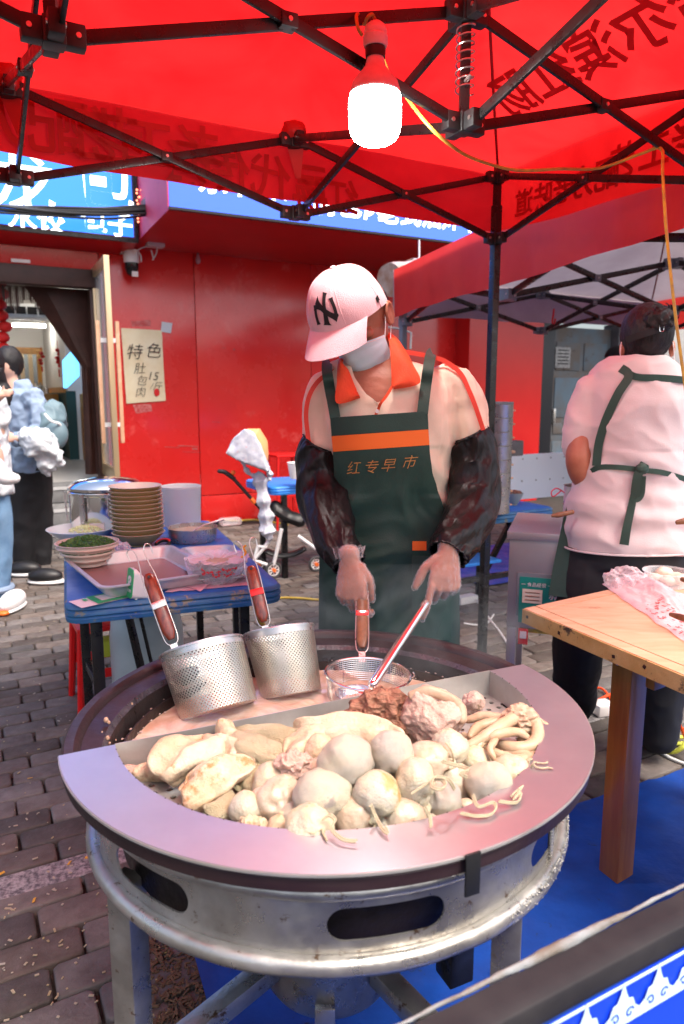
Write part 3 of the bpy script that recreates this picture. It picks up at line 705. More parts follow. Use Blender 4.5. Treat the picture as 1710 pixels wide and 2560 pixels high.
# doorway, steps, interior
zF = onV(150, 1205, VW)[1]
df = thing('door_frame', 'dark brown door frame of the dumpling shop doorway', 'door frame', S(uD, VW, zF))
b = nb(); box(b, S((uL+uD)/2, VW+.0, zH-.09), (uD-uL, .16, .17), RUV, .008); obj('head', b, M['brown'], df)
b = nb(); box(b, S(uD-.05, VW+.03, (zF+zH)/2-.09), (.10, .14, zH-zF-.18), RUV, .008); obj('jamb', b, M['brown'], df)
b = nb(); box(b, S(uL-.05, VW+.03, (zF+zH)/2-.09), (.10, .14, zH-zF-.18), RUV, .008); obj('jamb', b, M['brown'], df)
b = nb(); u, z = onV(52, 652, VW-.09); box(b, S(u, VW-.085, z), (.16, .01, .03), RUV); obj('label_plate', b, M['card'], df)
st = thing('door_steps', 'worn grey stone steps below the dumpling shop doorway', 'steps', S(uD-1, VW-.4, 0))
for k in range(3):
    b = nb(); box(b, S((uL+uD+.25)/2, VW-.16*(3-k)+.2, zF*(k+.5)/3), (uD+.25-uL, .36-.0*k+.16*(3-k), zF/3-.006), RUV, .012); obj('step', b, M['concrete'], st)
    b = nb(); box(b, S((uL+uD+.25)/2, VW-.16*(3-k)+.2-(.36+.16*(3-k))/2-.003, zF*(k+.8)/3), (uD+.25-uL, .008, .03), RUV); obj('nosing', b, M['frame_white'], st)
DB = 12.4
ur, _ = onV(118, 1000, DB)                     # right wall of the room
ri = thing('shop_interior', 'bright white room seen through the open doorway', 'room', S(uL+1.5, 9, zF))
zC = zF+2.55
def sbox(name, u0, u1, v0, v1, z0, z1, m, par, bev=0, **k):
    b = nb(); box(b, S((u0+u1)/2, (v0+v1)/2, (z0+z1)/2), (u1-u0, v1-v0, z1-z0), RUV, bev); return obj(name, b, M[m] if isinstance(m, str) else m, par, smooth=bool(bev), **k)
sbox('floor', uL-1, 2.4, VW+.02, DB+.2, zF-.12, zF, mat('tile_floor', (.42, .41, .39), (.36, .35, .33), 3, rough=.3), ri)
uw = [onV(x, 1000, DB)[0] for x in (18, 104)]; zw = [onV(60, y, DB)[1] for y in (1062, 880)]
sbox('back_wall', uL-1, uw[0]-.02, DB, DB+.1, zF, zC, 'cream_wall', ri)
sbox('back_wall', uw[1]+.02, ur, DB, DB+.1, zF, zC, 'cream_wall', ri)
sbox('back_wall', uw[0]-.02, uw[1]+.02, DB, DB+.1, zw[1], zC, 'cream_wall', ri)
sbox('back_wall', uw[0]-.02, uw[1]+.02, DB, DB+.1, zF, zF+.3, 'cream_wall', ri)
sbox('side_wall', ur, ur+.1, 10.0, DB, zF+.9, zC, 'cream_wall', ri)
sbox('wainscot', ur-.02, ur+.1, 10.0, DB, zF, zF+.9, mat('teal_dado', (.02, .07, .07), rough=.5), ri)
sbox('dado_rail', ur-.04, ur-.02, 10.0, DB, zF+.88, zF+.95, 'yellow_wood', ri)
sbox('side_wall', uL-1.1, uL-1, VW+.02, DB, zF, zC, 'cream_wall', ri)
sbox('side_wall', ur+.1, 2.4, 10.0, 10.1, zF, zC, 'cream_wall', ri)
sbox('ceiling_board', uL-1, 2.4, VW+.06, DB+.2, zC, zC+.08, 'ceil', ri)
for k in range(11):
    v = VW+.4+k*.45; sbox('ceiling_batten', uL-1, ur if v > 10 else 2.3, v, v+.05, zC-.05, zC, mat('batten', (.34, .2, .05), rough=.4) if k == 0 else bpy.data.materials['batten'], ri)
for i in range(5):
    u = lerp(uw[0], uw[1], i/4); sbox('window_mullion', u-.03, u+.03, DB-.02, DB+.06, zF+.3, zw[1], 'gold_frame' if i in (1, 2, 3) else 'yellow_wood', ri)
sbox('window_head', uw[0]-.06, uw[1]+.06, DB-.03, DB+.07, zw[1]-.03, zw[1]+.07, 'yellow_wood', ri)
sbox('window_pane', uw[0], uw[1], DB+.03, DB+.035, zF+.3, zw[1], 'glass', ri)
# lit tubes, air conditioner, tv, counters, decorations
for k, (x0, x1, y0, y1, lab) in enumerate(((57, 172, 649, 656, 'lamp tube nearest the door in the shop ceiling'), (32, 113, 812, 815, 'long lamp tube farther back below the air conditioner'), (206, 230, 707, 707, 'short round ceiling lamp near the curtain'))):
    zt_ = zC-.09
    a, b_ = (PZ(x0, y0, zt_), PZ(x1, y1, zt_)) if k != 1 else (S(*onV(x0, y0, 11.2)[:1], 11.2, onV(x0, y0, 11.2)[1]), S(*onV(x1, y1, 11.2)[:1], 11.2, onV(x1, y1, 11.2)[1]))
    t = thing('ceiling_lamp', 'glowing white '+lab, 'lamp', (a+b_)/2, 'lit ceiling lamps inside the shop')
    b = nb(); bar(b, a, b_, .045, .035); obj('lamp_tube', b, M['tube_light'], t)
    b = nb(); bar(b, a+Z*.035, b_+Z*.035, .07, .03); obj('housing', b, M['white'], t)
u, z = onV(78, 782, 10.2); t = thing('air_conditioner', 'white cassette air conditioner with dark louvres inside the shop', 'air conditioner', S(u, 10.2, z))
b = nb(); box(b, S(u, 10.2, z), (1.1, .5, .16), RUV, .02); obj('casing', b, M['white'], t)
for k in range(7):
    b = nb(); box(b, S(u-.4+k*.13, 9.945, z+.0), (.11, .02, .09), RUV); obj('louvre', b, M['black_plastic'], t)
tv0 = onV(0, 0, 8)[0]
t = thing('wall_screen', 'glowing blue menu screen on the shop side wall', 'screen', S(ur, 10, 2))
def onU(px, py, u_):                            # point on the plane u = const
    p = PP(px, py, U*u_, U); return p
a, c_ = onU(160, 958, ur-.06), onU(196, 880, ur-.06)
b = nb(); q = [onU(163, 970, ur-.06), onU(194, 940, ur-.06), onU(192, 868, ur-.06), onU(160, 902, ur-.06)]
vs = [b.verts.new(p) for p in q]; b.faces.new(vs); solid(b, .04); obj('display', b, M['screen'], t, smooth=False)
for k, (x, w_, y0, y1) in enumerate(((166, 60, 1098, 1000), (210, 40, 1140, 1010))):
    v = (11.2, 9.25)[k]; uo = (0, .68)[k]
    o = sbox('wooden_counter', ur-.55+uo, ur-.06+uo, v-.75, v+.65, zF, zF+.86, 'yellow_wood', None, .01)
    tag(o, ['yellow wooden counter deep inside the shop by the side wall', 'yellow wooden counter just inside the doorway behind the curtain'][k], 'counter')
    for j in range(3):
        sbox('door_panel', ur-.56+uo, ur-.55+uo, v-.70+j*.45, v-.70+j*.45+.38, zF+.06, zF+.70, mat('panel_wood', (.42, .18, .03), (.3, .12, .02), 4, rough=.4) if k == 0 and j == 0 else bpy.data.materials['panel_wood'], o, .01)
    for j in range(7):
        p = S(ur-.25+uo+random.uniform(-.12, .12), v-.6+j*.17, zF+.865); b = nb(); h = random.uniform(.08, .2)
        lathe(b, [(0, 0), (.035, 0), (.035, h*.7), (.014, h*.8), (.014, h), (0, h)], 10, mat4(p))
        o2 = obj('jar', b, [M['white'], M['steel'], M['celadon']][j % 3]); tag(o2, '%s %s, %s along the %s counter inside the shop' % (['white', 'steel', 'greenish'][j % 3], 'jar', ['nearest the door', 'second', 'third', 'middle one', 'fifth', 'sixth', 'farthest'][j], ['inner', 'front'][k]), 'jar', 'jars on the shop counters')
for k, (px, py, n_, r_) in enumerate(((8, 830, 9, .07), (146, 900, 5, .035), (152, 905, 5, .03), (104, 900, 4, .03))):
    v = 8.0 if k == 0 else 10.6; u, z = onV(px, py, v); b = nb()
    for i in range(n_): ball(b, S(u+.02*sin(i*2), v, z-(i-n_/2)*r_*1.5), (r_, r_, r_*.8), 2)
    tube(b, [S(u, v, z+r_*n_*.7), S(u, v, z+r_*n_*1.5)], .004, 5); tube(b, [S(u, v, z-r_*n_*.7), S(u, v, z-r_*n_*1.3)], .01, 5)
    o = obj('lantern_string', b, M['lantern']); tag(o, ['big red lantern string hanging at the left side of the doorway', 'red ornament string hanging left of the glowing screen', 'red ornament string hanging closest to the glowing screen', 'thin red tassel hanging in front of the shop back window'][k], 'ornament', 'red hanging ornaments in the shop')
# brown bead curtain gathered to the right side of the doorway
ct = thing('bead_curtain', 'dark brown bead curtain swept aside to the right of the doorway', 'curtain', S(uD-.2, VW+.15, zF))
VC = VW+.13; kt = onV(226, 918, VC); b = nb(); b2 = nb()
for i in range(110):
    x = lerp(60, 250, (i+random.random()*.6)/110); top = onV(x, 700, VC)
    bx = kt[0]+lerp(-.075, .08, i/110)
    mid = (lerp(top[0], bx, .5), lerp(top[1], kt[1], .5))
    sag = -.02*(1-i/110)
    pts = curve([S(top[0], VC, zH-.17), S(lerp(top[0], bx, .33), VC, lerp(zH-.17, kt[1], .33)+sag*.9+.02), S(lerp(top[0], bx, .7), VC, lerp(zH-.17, kt[1], .7)+sag*.5), S(bx, VC+random.uniform(-.03, .03), kt[1])], 5)
    tube(b, pts, .0055, 4, caps=False)
    if i % 2 == 0: tube(b2, [S(bx, VC+random.uniform(-.05, .05), kt[1]), S(bx+random.uniform(-.02, .02), VC+random.uniform(-.05, .05), zF+.05)], .012, 5)
for i in range(90):
    x = lerp(-120, 120, i/90); u, _ = onV(x, 700, VC); tube(b, [S(u, VC, zH-.17), S(u+.01*sin(i), VC, zH-.17-(.16+.05*sin(i*.25)+.03*random.random()))], .0045, 4)
obj('swag_strands', b, M['brown'], ct, kind='stuff'); obj('hanging_strands', b2, M['brown'], ct, kind='stuff')

# old door and lintel to the right of the red wall
od = thing('old_door', 'weathered brown and blue panelled door right of the red wall', 'door', S(uF+.5, VW, 0))
VO = VW-.1
ud0, ud1 = onV(1371, 900, VO)[0], onV(1502, 900, VO)[0]+.15
b = nb(); box(b, S((ud0+ud1)/2, VO, 1.15), (ud1-ud0, .06, 2.3), RUV, .004); obj('leaf', b, M['door_old'], od)
for i in range(2):
    for z0_, z1_ in ((.2, .75), (.85, 1.0), (1.08, 1.62), (1.72, 2.1)):
        uu = ud0+.1+i*(ud1-ud0-.1)/2; sbox('moulded_panel', uu, uu+(ud1-ud0)/2-.13, VO-.045, VO-.03, z0_, z1_, 'door_old', od, .006)
sbox('handle', ud0+.07, ud0+.11, VO-.08, VO-.03, 1.0, 1.2, 'steel', od, .006)
u, z = onV(1407, 894, VO-.05); sbox('notice_plate', u-.14, u+.14, VO-.055, VO-.035, z-.14, z+.14, mat('plate', (.42, .42, .40), (.2, .2, .2), 30, rough=.5), od, .004)
for k in range(5): sbox('text_line', u-.10, u+.10, VO-.058, VO-.056, z+.09-k*.045, z+.105-k*.045, 'ink', od)
dfm = thing('dark_door_post', 'black upright post between the red wall and the old door', 'post', S(uF+.05, VW, 0))
sbox('post', uF+.004, ud0-.01, VO-.12, VO+.1, 0, 2.45, mat('post_black', (.01, .01, .014), rough=.4), dfm, .004)
lz = onV(1430, 815, VO)[1]
li = sbox('door_lintel', uF+.004, ud1+1.0, VO-.10, VO+.12, 2.38, 3.0, 'frame_white', None, .01); tag(li, 'chalky pale lintel above the weathered door', 'lintel')
rp = sbox('grey_pillar', ud1+.004, ud1+.5, VO-.16, VO+.12, 0, 2.37, mat('pillar_grey', (.13, .12, .13), (.09, .09, .1), 5, rough=.7), None, .01); tag(rp, 'dark grey pillar right of the weathered door behind the woman', 'pillar')
rw = sbox('far_wall', ud1+.504, ud1+4.5, VO-.1, VO+.12, 0, 3.2, mat('far_wall_grey', (.4, .4, .38), (.3, .3, .3), 3, rough=.8), None); tag(rw, 'plain pale grey wall continuing right behind the woman in the apron', 'wall')
# plastic wrapped roll on a pipe bracket under the soffit
rl = thing('wrapped_duct', 'brown duct wrapped in clear plastic beside the cap, under the sign', 'duct', P(1010, 700, 6.8))
b = nb(); a, c_ = P(975, 700, 6.6), P(1180, 675, 7.6); pts = [lerp(a, c_, i/14) for i in range(15)]; tube(b, pts, [.14+.015*noise.noise(V3((i, 0, 0))*.9) for i in range(15)], 22)
displace(b, lambda p: .008*ridge(p*7, 2)); obj('wrapped_tube', b, M['roll_cloth'], rl)
b = nb(); tube(b, [lerp(a, c_, t_) for t_ in (.25, .34, .42)], .152, 22, caps=False); displace(b, lambda p: .012*ridge(p*9, 2)); obj('plastic_wrap', b, M['bag'], rl)
b = nb(); tube(b, [P(1048, 600, 7.0), P(1048, 655, 7.0)], .008, 6); obj('hanger', b, M['white_cable'], rl)
b = nb(); tube(b, [P(970, 818, 7.2), P(1000, 822, 7.2), P(1028, 832, 7.2), P(1026, 872, 7.2)], .01, 6); o = obj('thin_pipe', b, M['frame_white']); tag(o, 'thin pale pipe bent down on the wall behind the orange collar', 'pipe')

# ================================================================== CANOPIES
def make_canopy(name, label, A, dv, ev, ni, nj, zt, zb, zpk, polecorners, m_roof, m_in, bw, detail=True, roof_over=.05, val=(.02, -.27), pegs=True, zgnd=0, peaks=None, grey_joint=False, wavy=.012):
    A = V3((A[0], A[1], 0)); dv = V3((dv[0], dv[1], 0)); ev = V3((ev[0], ev[1], 0))
    t = thing(name, label, 'canopy', A)
    nd = lambda i, j, z=0: A+dv*i+ev*j+Z*z
    jm = M['black_plastic'] if not grey_joint else M['grey_metal']
    def x_unit(a, b_):
        d = (b_-a); d.z = 0; n = d.normalized(); off = n.cross(Z)*bw*.32
        for p, q, o_ in ((a+Z*zt, b_+Z*zb, off), (a+Z*zb, b_+Z*zt, -off)):
            b = nb(); bar(b, p+n*.03+o_, q-n*.03+o_, bw*.42, bw, bev=bw*.07)
            br = obj('truss_bar', b, M['black'], t, angle=30)
        if detail:
            m = (a+b_)/2+Z*(zt+zb)/2; ang = n
            b = nb(); box(b, m, (bw*1.5, bw*1.35, bw*1.15), ax(n, n.cross(Z), Z).to_3x3(), .003); j = obj('pivot_sleeve', b, jm, t)
            b = nb(); tube(b, [m-n.cross(Z)*bw*.8, m+n.cross(Z)*bw*.8], .0055, 10); obj('screw', b, M['screw'], j)
    for j in range(nj+1):
        for i in range(ni): x_unit(nd(i, j), nd(i+1, j))
    for i in range(ni+1):
        for j in range(nj): x_unit(nd(i, j), nd(i, j+1))
    dn, en = dv.normalized(), ev.normalized(); RR = ax(dn, Z.cross(dn), Z)
    for i in range(ni+1):
        for j in range(nj+1):
            for z in (zt, zb):
                b = nb(); s = bw*1.25
                box(b, nd(i, j, z), (s*1.3, s*1.3, s*1.5), RR, .004)
                for sx in (1, -1):
                    if 0 <= i+sx <= ni: box(b, nd(i, j, z)+dn*(s*1.15*sx), (s*1.3, s*.95, s*1.35), RR, .005)
                    if 0 <= j+sx <= nj: box(b, nd(i, j, z)+en*(s*1.15*sx), (s*1.3, s*.95, s*1.35), ax(en, Z.cross(en), Z), .005)
                br = obj('joint_bracket', b, jm, t)
                if detail:
                    for sx in (1, -1):
                        for n_, ok in ((dn, 0 <= i+sx <= ni), (en, 0 <= j+sx <= nj)):
                            if ok:
                                q = nd(i, j, z)+n_*(s*1.35*sx); sd_ = n_.cross(Z)
                                b = nb(); tube(b, [q-sd_*s*.56, q+sd_*s*.56], .0055, 10); obj('screw', b, M['screw'], br)
    for (i, j) in polecorners:
        b = nb(); bar(b, nd(i, j, zgnd), nd(i, j, zb+.15), bw*1.35, bw*1.35, up=dn, bev=.003); obj('leg', b, M['black'] if not grey_joint else M['grey_metal'], t)
        b = nb(); bar(b, nd(i, j, zb-.1), nd(i, j, zt+.05), bw*1.05, bw*1.05, up=dn, bev=.003); obj('inner_leg', b, M['black'], t)
        b = nb(); box(b, nd(i, j, zgnd+.015), (.10, .10, .03), RR, .004); obj('foot', b, M['black_plastic'], t)
    # roof (hip roof with the ridge between the peaks) as a subdivided sheet
    pk = peaks or [(ni/2, nj/2)]
    i0, i1 = min(p[0] for p in pk), max(p[0] for p in pk); jm_ = nj/2
    def roofz(i, j):
        di = max(i0-i, i-i1, 0)/max(i0, 1e-6) if i < i0 or i > i1 else 0
        if i > i1: di = (i-i1)/(ni-i1)
        dj = abs(j-jm_)/jm_; k = max(di, dj); return zt+.04+(zpk-zt-.04)*(1-k)-.05*sin(pi*min(k, 1))*(1-abs(di-dj))
    b = nb(); g = []; N_ = 24
    ext = roof_over/dv.length
    for a in range(N_*ni//1+1):
        rw_ = []
        for c_ in range(N_*nj//1+1):
            i, j = a/N_, c_/N_; ie = i; je = j
            if a == 0: ie = -ext
            if a == N_*ni: ie = ni+ext
            if c_ == 0: je = -ext
            if c_ == N_*nj: je = nj+ext
            p = nd(ie, je, roofz(min(max(i, 0), ni), min(max(j, 0), nj)))
            p.z += .006*noise.noise(p*2.3)+.003*ridge(p*5, 2)
            rw_.append(b.verts.new(p))
        g.append(rw_)
    for a in range(len(g)-1):
        for c_ in range(len(g[0])-1): b.faces.new((g[a][c_], g[a+1][c_], g[a+1][c_+1], g[a][c_+1]))
    obj('roof_fabric', b, m_in, t, angle=60)
    if m_in is not m_roof:
        b = nb(); b.from_mesh(t.children[-1].data); bmesh.ops.translate(b, verts=b.verts, vec=(0, 0, .006)); obj('roof_fabric', b, m_roof, t, angle=60)
    # seams along the hips
    for (ci, cj), pkk in (((0, 0), 0), ((0, nj), 0), ((ni, 0), -1), ((ni, nj), -1)):
        a_ = (ci, cj); e_ = (pk[pkk][0], pk[pkk][1]); pts = []
        for k in range(30):
            i, j = lerp(a_[0], e_[0], k/29), lerp(a_[1], e_[1], k/29); pts.append(nd(i, j, roofz(i, j)-.006))
        b = nb(); tube(b, pts, .0065, 6, caps=False)
        obj('hip_seam', b, mat('dark_seam', (.22, .004, .006), rough=.6) if 'dark_seam' not in bpy.data.materials else bpy.data.materials['dark_seam'], t)
    # valances
    cs = [(0, 0), (ni, 0), (ni, nj), (0, nj)]
    for k in range(4):
        a_, e_ = cs[k], cs[(k+1) % 4]; p, q = nd(*a_), nd(*e_); out = (p+q)/2-nd(ni/2, nj/2); out.z = 0; n = (q-p).normalized(); on = Z.cross(n); on = on if on.dot(out) > 0 else -on
        p = p+on*roof_over-n*roof_over*1.0; q = q+on*roof_over+n*roof_over*1.0
        b = nb(); rings = []; L_ = (q-p).length; m_ = int(L_/.04)
        for s in range(m_+1):
            x = s/m_; rw_ = []
            for r_ in range(9):
                y = r_/8; z = zt+.055*(y == 0)+val[0]+(val[1]-val[0])*y + (.065*x*y if k == 0 else 0) + .006*sin(x*L_*3.1)*y + .004*sin(x*L_*9)*y
                o_ = wavy*y*(noise.noise(V3((x*L_*2.2, k*5, 0)))+.5*noise.noise(V3((x*L_*6, k*5, 1))))
                rw_.append(lerp(p, q, x)+on*(o_+.006*(1-y))+Z*z)
            rings.append(rw_)
        loft(b, rings, close=False); obj('valance', b, m_roof if (k or m_in is m_roof) else m_in, t, angle=60)
    return t, nd, roofz

a_ = .4935; TA = (.72, 3.5); Ud = (-cos(a_)*1.03, -sin(a_)*1.03); Ue = (sin(a_)*1.084, -cos(a_)*1.084)
ZT, ZB = 2.385, 2.115
tent, nd, roofz = make_canopy('market_canopy', 'bright red pop-up canopy on black folding trusses over the round stove', TA, Ud, Ue, 3, 2, ZT, ZB, 3.12,
    [(0, 0), (0, 2), (3, 0), (3, 2)], M['canopy'], M['canopy'], .0275, peaks=[(1, 1), (2, 1)], roof_over=.07, val=(.03, -.225))
Hn = nd(1, 1)
for k, (i, j) in enumerate(((1, 1), (2, 1))):
    q = nd(i, j)
    b = nb(); bar(b, q+Z*(ZB-.0), q+Z*(ZT-.02), .026, .026, up=V3((1, 0, 0)), bev=.002); bar(b, q+Z*(ZT), q+Z*3.08, .034, .034, up=V3((1, 0, 0)), bev=.002); o = obj('peak_pole', b, M['black'], tent)
    b = nb(); n_ = 8; tube(b, [q+V3((.024*cos(2*pi*s/16), .024*sin(2*pi*s/16), ZB+.075+.165*s/(16*n_))) for s in range(16*n_)], .0022, 5); obj('coil_spring', b, M['screw'], o)
    b = nb(); tube(b, [q+V3((.0, -.014, ZB+.10)), q+V3((.012, -.040, ZB+.108))], .006, 8); obj('lock_pin', b, M['screw'], o)
    b = nb(); lathe(b, [(0, .03), (.07, 0), (.075, -.02), (0, -.02)], 20, mat4(q+Z*3.1)); obj('peak_cap', b, M['black_plastic'], tent)
# fabric pockets where the roof is tied to the truss joints
for (i, j) in ((1, 0), (2, 0), (0, 1)):
    b = nb(); p = nd(i, j, ZT+.035); ball(b, p, (.055, .05, .05), 3, ax(V3(Ud+(0,)).normalized(), V3(Ue+(0,)).normalized(), -Z)); displace(b, lambda c: .008*ridge(c*30, 2)); obj('corner_pocket', b, mat('pocket_red', (.5, .01, .01), rough=.6, tl=.3) if i == 1 and j == 0 else bpy.data.materials['pocket_red'], tent)
    b = nb(); loft(b, [[p+V3((-.04, 0, -.02)), p+V3((.04, 0, -.02))], [p+V3((-.0, .05, -.16)), p+V3((.02, .05, -.16))]], close=False); obj('pocket_tail', b, bpy.data.materials['pocket_red'], tent)
# printed lettering seen through the cloth, so mirrored from inside
on = V3((-sin(a_), cos(a_), 0)); Td = V3(Ud+(0,)).normalized()
p0 = nd(0, 0)+on*(.07-.004)
Rv = ax(Td, Z, Td.cross(Z))                   # read from outside: left is towards the right-hand corner seen from inside
def vtext(px, py, s, body, pl, n, X, sp=1.0, dz=0):
    p = PP(px, py, pl, n); return text(body, s, mat4(p-V3(n).normalized()*(.012 if V3(n).y > 0 else -.012), ax(X, V3(n).cross(X)*(1 if V3(n).cross(X).z > 0 else -1), X.cross(V3(n).cross(X)*(1 if V3(n).cross(X).z > 0 else -1)))), M['canopy_print'], 'printed_lettering', tent, ext=.0002, spacing=sp, offset=.003)
for px, py, body, s in ((815, 497, '红肠', .15), (622, 445, '三代传承', .175), (372, 370, '老工艺', .19), (142, 330, '老配方', .20)):
    vtext(px, py, s, body, p0, on, Td, 1.0)
E1 = V3(Ue+(0,)).normalized(); on2 = -Td
for px, py, body, s in ((1362, 496, '老味道', .12), (1490, 452, '配方', .13), (1640, 385, '老工艺', .14)):
    vtext(px, py, s, body, nd(0, 0)+on2*.066, on2, -E1, 1.0)
# roof lettering on the right-hand slope
r0, r1, r2_ = nd(0, .6, roofz(0, .6)), nd(0, 1.4, roofz(0, 1.4)), nd(.6, 1, roofz(.6, 1))
rn = (r1-r0).cross(r2_-r0).normalized(); rn = rn if rn.z > 0 else -rn
Xr = -E1; Yr = rn.cross(Xr).normalized()
p = PP(1500, 115, r0, rn); text('哈尔滨红肠', .20, mat4(p-rn*.035, ax(Xr, Yr, Xr.cross(Yr))), M['canopy_print'], 'printed_lettering', tent, ext=.0002, spacing=1.0, offset=.004)

# second canopy, right background
B0 = (.50, 6.0); dB = V3((2.7, 1.62, 0)); eB = V3((.279, -.96, 0))*3.35
tent2, nd2, _ = make_canopy('market_canopy', 'paler red canopy with grey lining standing over the woman in the apron', B0, (dB.x/2, dB.y/2), (eB.x/2, eB.y/2), 2, 2, 2.30, 1.98, 3.0,
    [(0, 0), (2, 0), (2, 2)], M['canopy2'], M['grey_liner'], .036, detail=True, peaks=[(1, 1)], roof_over=.06, val=(.04, -.27), grey_joint=True, wavy=.02)
q = nd2(1, 0, 1.98)+Z*-.04; b = nb(); tube(b, curve([P(1385, 772, 6.4), P(1383, 790, 6.4), P(1381, 806, 6.4), P(1386, 808, 6.4), P(1388, 797, 6.4)], 5), .008, 6); o = obj('red_hook', b, M['red_plastic']); tag(o, 'small red hook hanging from the grey lined canopy', 'hook')

# ================================================================== BULB AND YELLOW CABLE
bulb_p = P(938, 200, 1.87); bx, by = bulb_p.x, bulb_p.y
zz = lambda y: P(938, y, 1.87).z
t = thing('light_bulb', 'big glowing white LED bulb hanging from the canopy truss', 'bulb', (bx, by, zz(55)))
s_ = lambda n: n/FPX*1.76
b = nb(); lathe(b, [(0, zz(360)), (s_(22), zz(359.5)), (s_(40), zz(356)), (s_(52), zz(348)), (s_(60), zz(335)), (s_(64), zz(315)), (s_(65), zz(290)), (s_(65), zz(262)), (s_(64), zz(246)), (s_(61), zz(236)), (0, zz(235))], 40, mat4((bx, by, 0))); obj('diffuser', b, M['led'], t)
b = nb(); lathe(b, [(0, zz(236)), (s_(61.5), zz(237)), (s_(61), zz(226)), (s_(55), zz(206)), (s_(38), zz(184)), (s_(25), zz(166)), (s_(21), zz(146)), (s_(23), zz(120)), (0, zz(119))], 36, mat4((bx, by, 0))); obj('housing', b, M['bulb_neck'], t)
b = nb(); lathe(b, [(0, zz(146)), (s_(24), zz(145)), (s_(25), zz(130)), (s_(24), zz(118)), (0, zz(117))], 28, mat4((bx, by, 0))); obj('tape_band', b, M['dark_tape'], t)
b = nb(); lathe(b, [(0, zz(120)), (s_(27), zz(119)), (s_(30), zz(112)), (s_(30), zz(92)), (s_(27), zz(88)), (s_(28), zz(80)), (s_(25), zz(66)), (s_(14), zz(56)), (0, zz(54))], 28, mat4((bx, by, 0))); obj('socket', b, M['socket'], t)
b = nb()
Yc = lambda x, y, Y: P(x, y, Y)
tube(b, curve([Yc(905, 88, 1.85), Yc(895, 70, 1.84), Yc(891, 40, 1.86), Yc(897, 36, 1.92), Yc(903, 55, 1.94), Yc(912, 60, 1.90), Yc(918, 45, 1.85), Yc(930, 36, 1.85), Yc(938, 50, 1.87)], 6), .0042, 7)
o = obj('lamp_cord', b, M['yellow_cable'], t)
b = nb(); tube(b, curve([Yc(938, 60, 1.95), Yc(950, 120, 2.0), Yc(975, 190, 2.04), Yc(1010, 235, 2.06), Yc(1060, 300, 2.0), Yc(1110, 350, 2.02), Yc(1180, 395, 2.15), Yc(1290, 425, 2.3), Yc(1400, 422, 2.4), Yc(1500, 420, 2.5), Yc(1600, 385, 2.45), Yc(1653, 372, 2.4), Yc(1657, 440, 2.32), Yc(1668, 600, 2.25), Yc(1690, 800, 2.2), Yc(1712, 960, 2.15), Yc(1730, 1100, 2.1), Yc(1745, 1400, 2.1)], 8), .0048, 7)
o = obj('yellow_cable', b, M['yellow_cable']); tag(o, 'yellow cable looping from the bulb to the right edge under the canopy', 'cable')

# ================================================================== ROUND STOVE, WOK AND TRAY
PC = V3((-.027, 1.314, 0)); RP = .489; ZR = .79
CH = V3((.4147, .8914*0+.0, 0))
chd = V3((.41372919+.47766961, 1.53952681-1.12486403, 0)).normalized(); chn = V3((chd.y, -chd.x, 0))     # chn points to the near side
RC = ax(chd, -chn, Z)                          # local x along the divider, local y to the far side
MC = mat4(PC, RC)
def L(x, y, z): return MC @ V3((x, y, z))
dd = (V3((-.47766961, 1.12486403, 0))-PC).dot(-chn)
YD = dd                                        # divider line offset in local y
stove = thing('round_stove', 'worn galvanised drum stove with oval air slots carrying the big wok', 'stove', PC+Z*0)
# drum: rolled beads top and bottom, wall with six slots
RD = .437; ZT1, ZT0 = .722, .628
def drum_wall():
    b = nb(); n = 360; slots = []
    rows_ = [ZT0+.0+i*(ZT1-ZT0)/28 for i in range(29)]
    sa = lambda x, y: (lambda p: atan2(p.y-PC.y, p.x-PC.x))(PZ(x, y, .675))
    cen = [sa(955, 2262), sa(372, 2200), sa(1372, 2080), radians(57), radians(117), radians(165)]
    hl, hh, zc = .086, .025, (ZT0+ZT1)/2+.001
    def inside(a, z):
        for c in cen:
            d = abs((a-c+pi) % (2*pi)-pi)*RD
            x = max(d-(hl-hh), 0)
            if x*x+(z-zc)**2 < hh*hh: return True
        return False
    def snap(a, z):                            # pull grid points near a slot outline onto it
        for c in cen:
            s = ((a-c+pi) % (2*pi)-pi)*RD; x = max(abs(s)-(hl-hh), 0)*(1 if s > 0 else -1); y = z-zc; r = math.hypot(x, y)
            if 1e-6 < abs(r-hh) < .0040 and r > 1e-6:
                x2, y2 = x/r*hh, y/r*hh; sn = s-x+x2; return c+sn/RD, zc+y2
        return a, z
    vs = {}
    for i in range(n):
        for k, z in enumerate(rows_):
            a, z2 = snap(-pi+2*pi*i/n, z) if 0 < k < 28 else (-pi+2*pi*i/n, z)
            r = RD+.0025*noise.noise(V3((cos(a)*3, sin(a)*3, z2*8))); vs[i, k] = b.verts.new((PC.x+r*cos(a), PC.y+r*sin(a), z2))
    for i in range(n):
        for k in range(28):
            q = [vs[i, k], vs[(i+1) % n, k], vs[(i+1) % n, k+1], vs[i, k+1]]
            m = sum((v.co for v in q), V3())/4; a = atan2(m.y-PC.y, m.x-PC.x)
            if not inside(a, m.z): b.faces.new(q)
    bmesh.ops.delete(b, geom=[v for v in b.verts if not v.link_faces], context='VERTS')
    solid(b, .003)
    return b
obj('drum_wall', drum_wall(), M['steel_worn'], stove, angle=50)
for z, r_ in ((ZT1+.010, .0125), (ZT0-.010, .0155)):
    b = nb(); tube(b, [PC+V3(((RD+.006)*cos(2*pi*i/160), (RD+.006)*sin(2*pi*i/160), z)) for i in range(160)], r_, 14, closed=True)
    displace(b, lambda c: .0012*fbm(c*14, 3)); obj('rolled_bead', b, M['steel_worn'], stove, angle=70)
b = nb(); pts = []
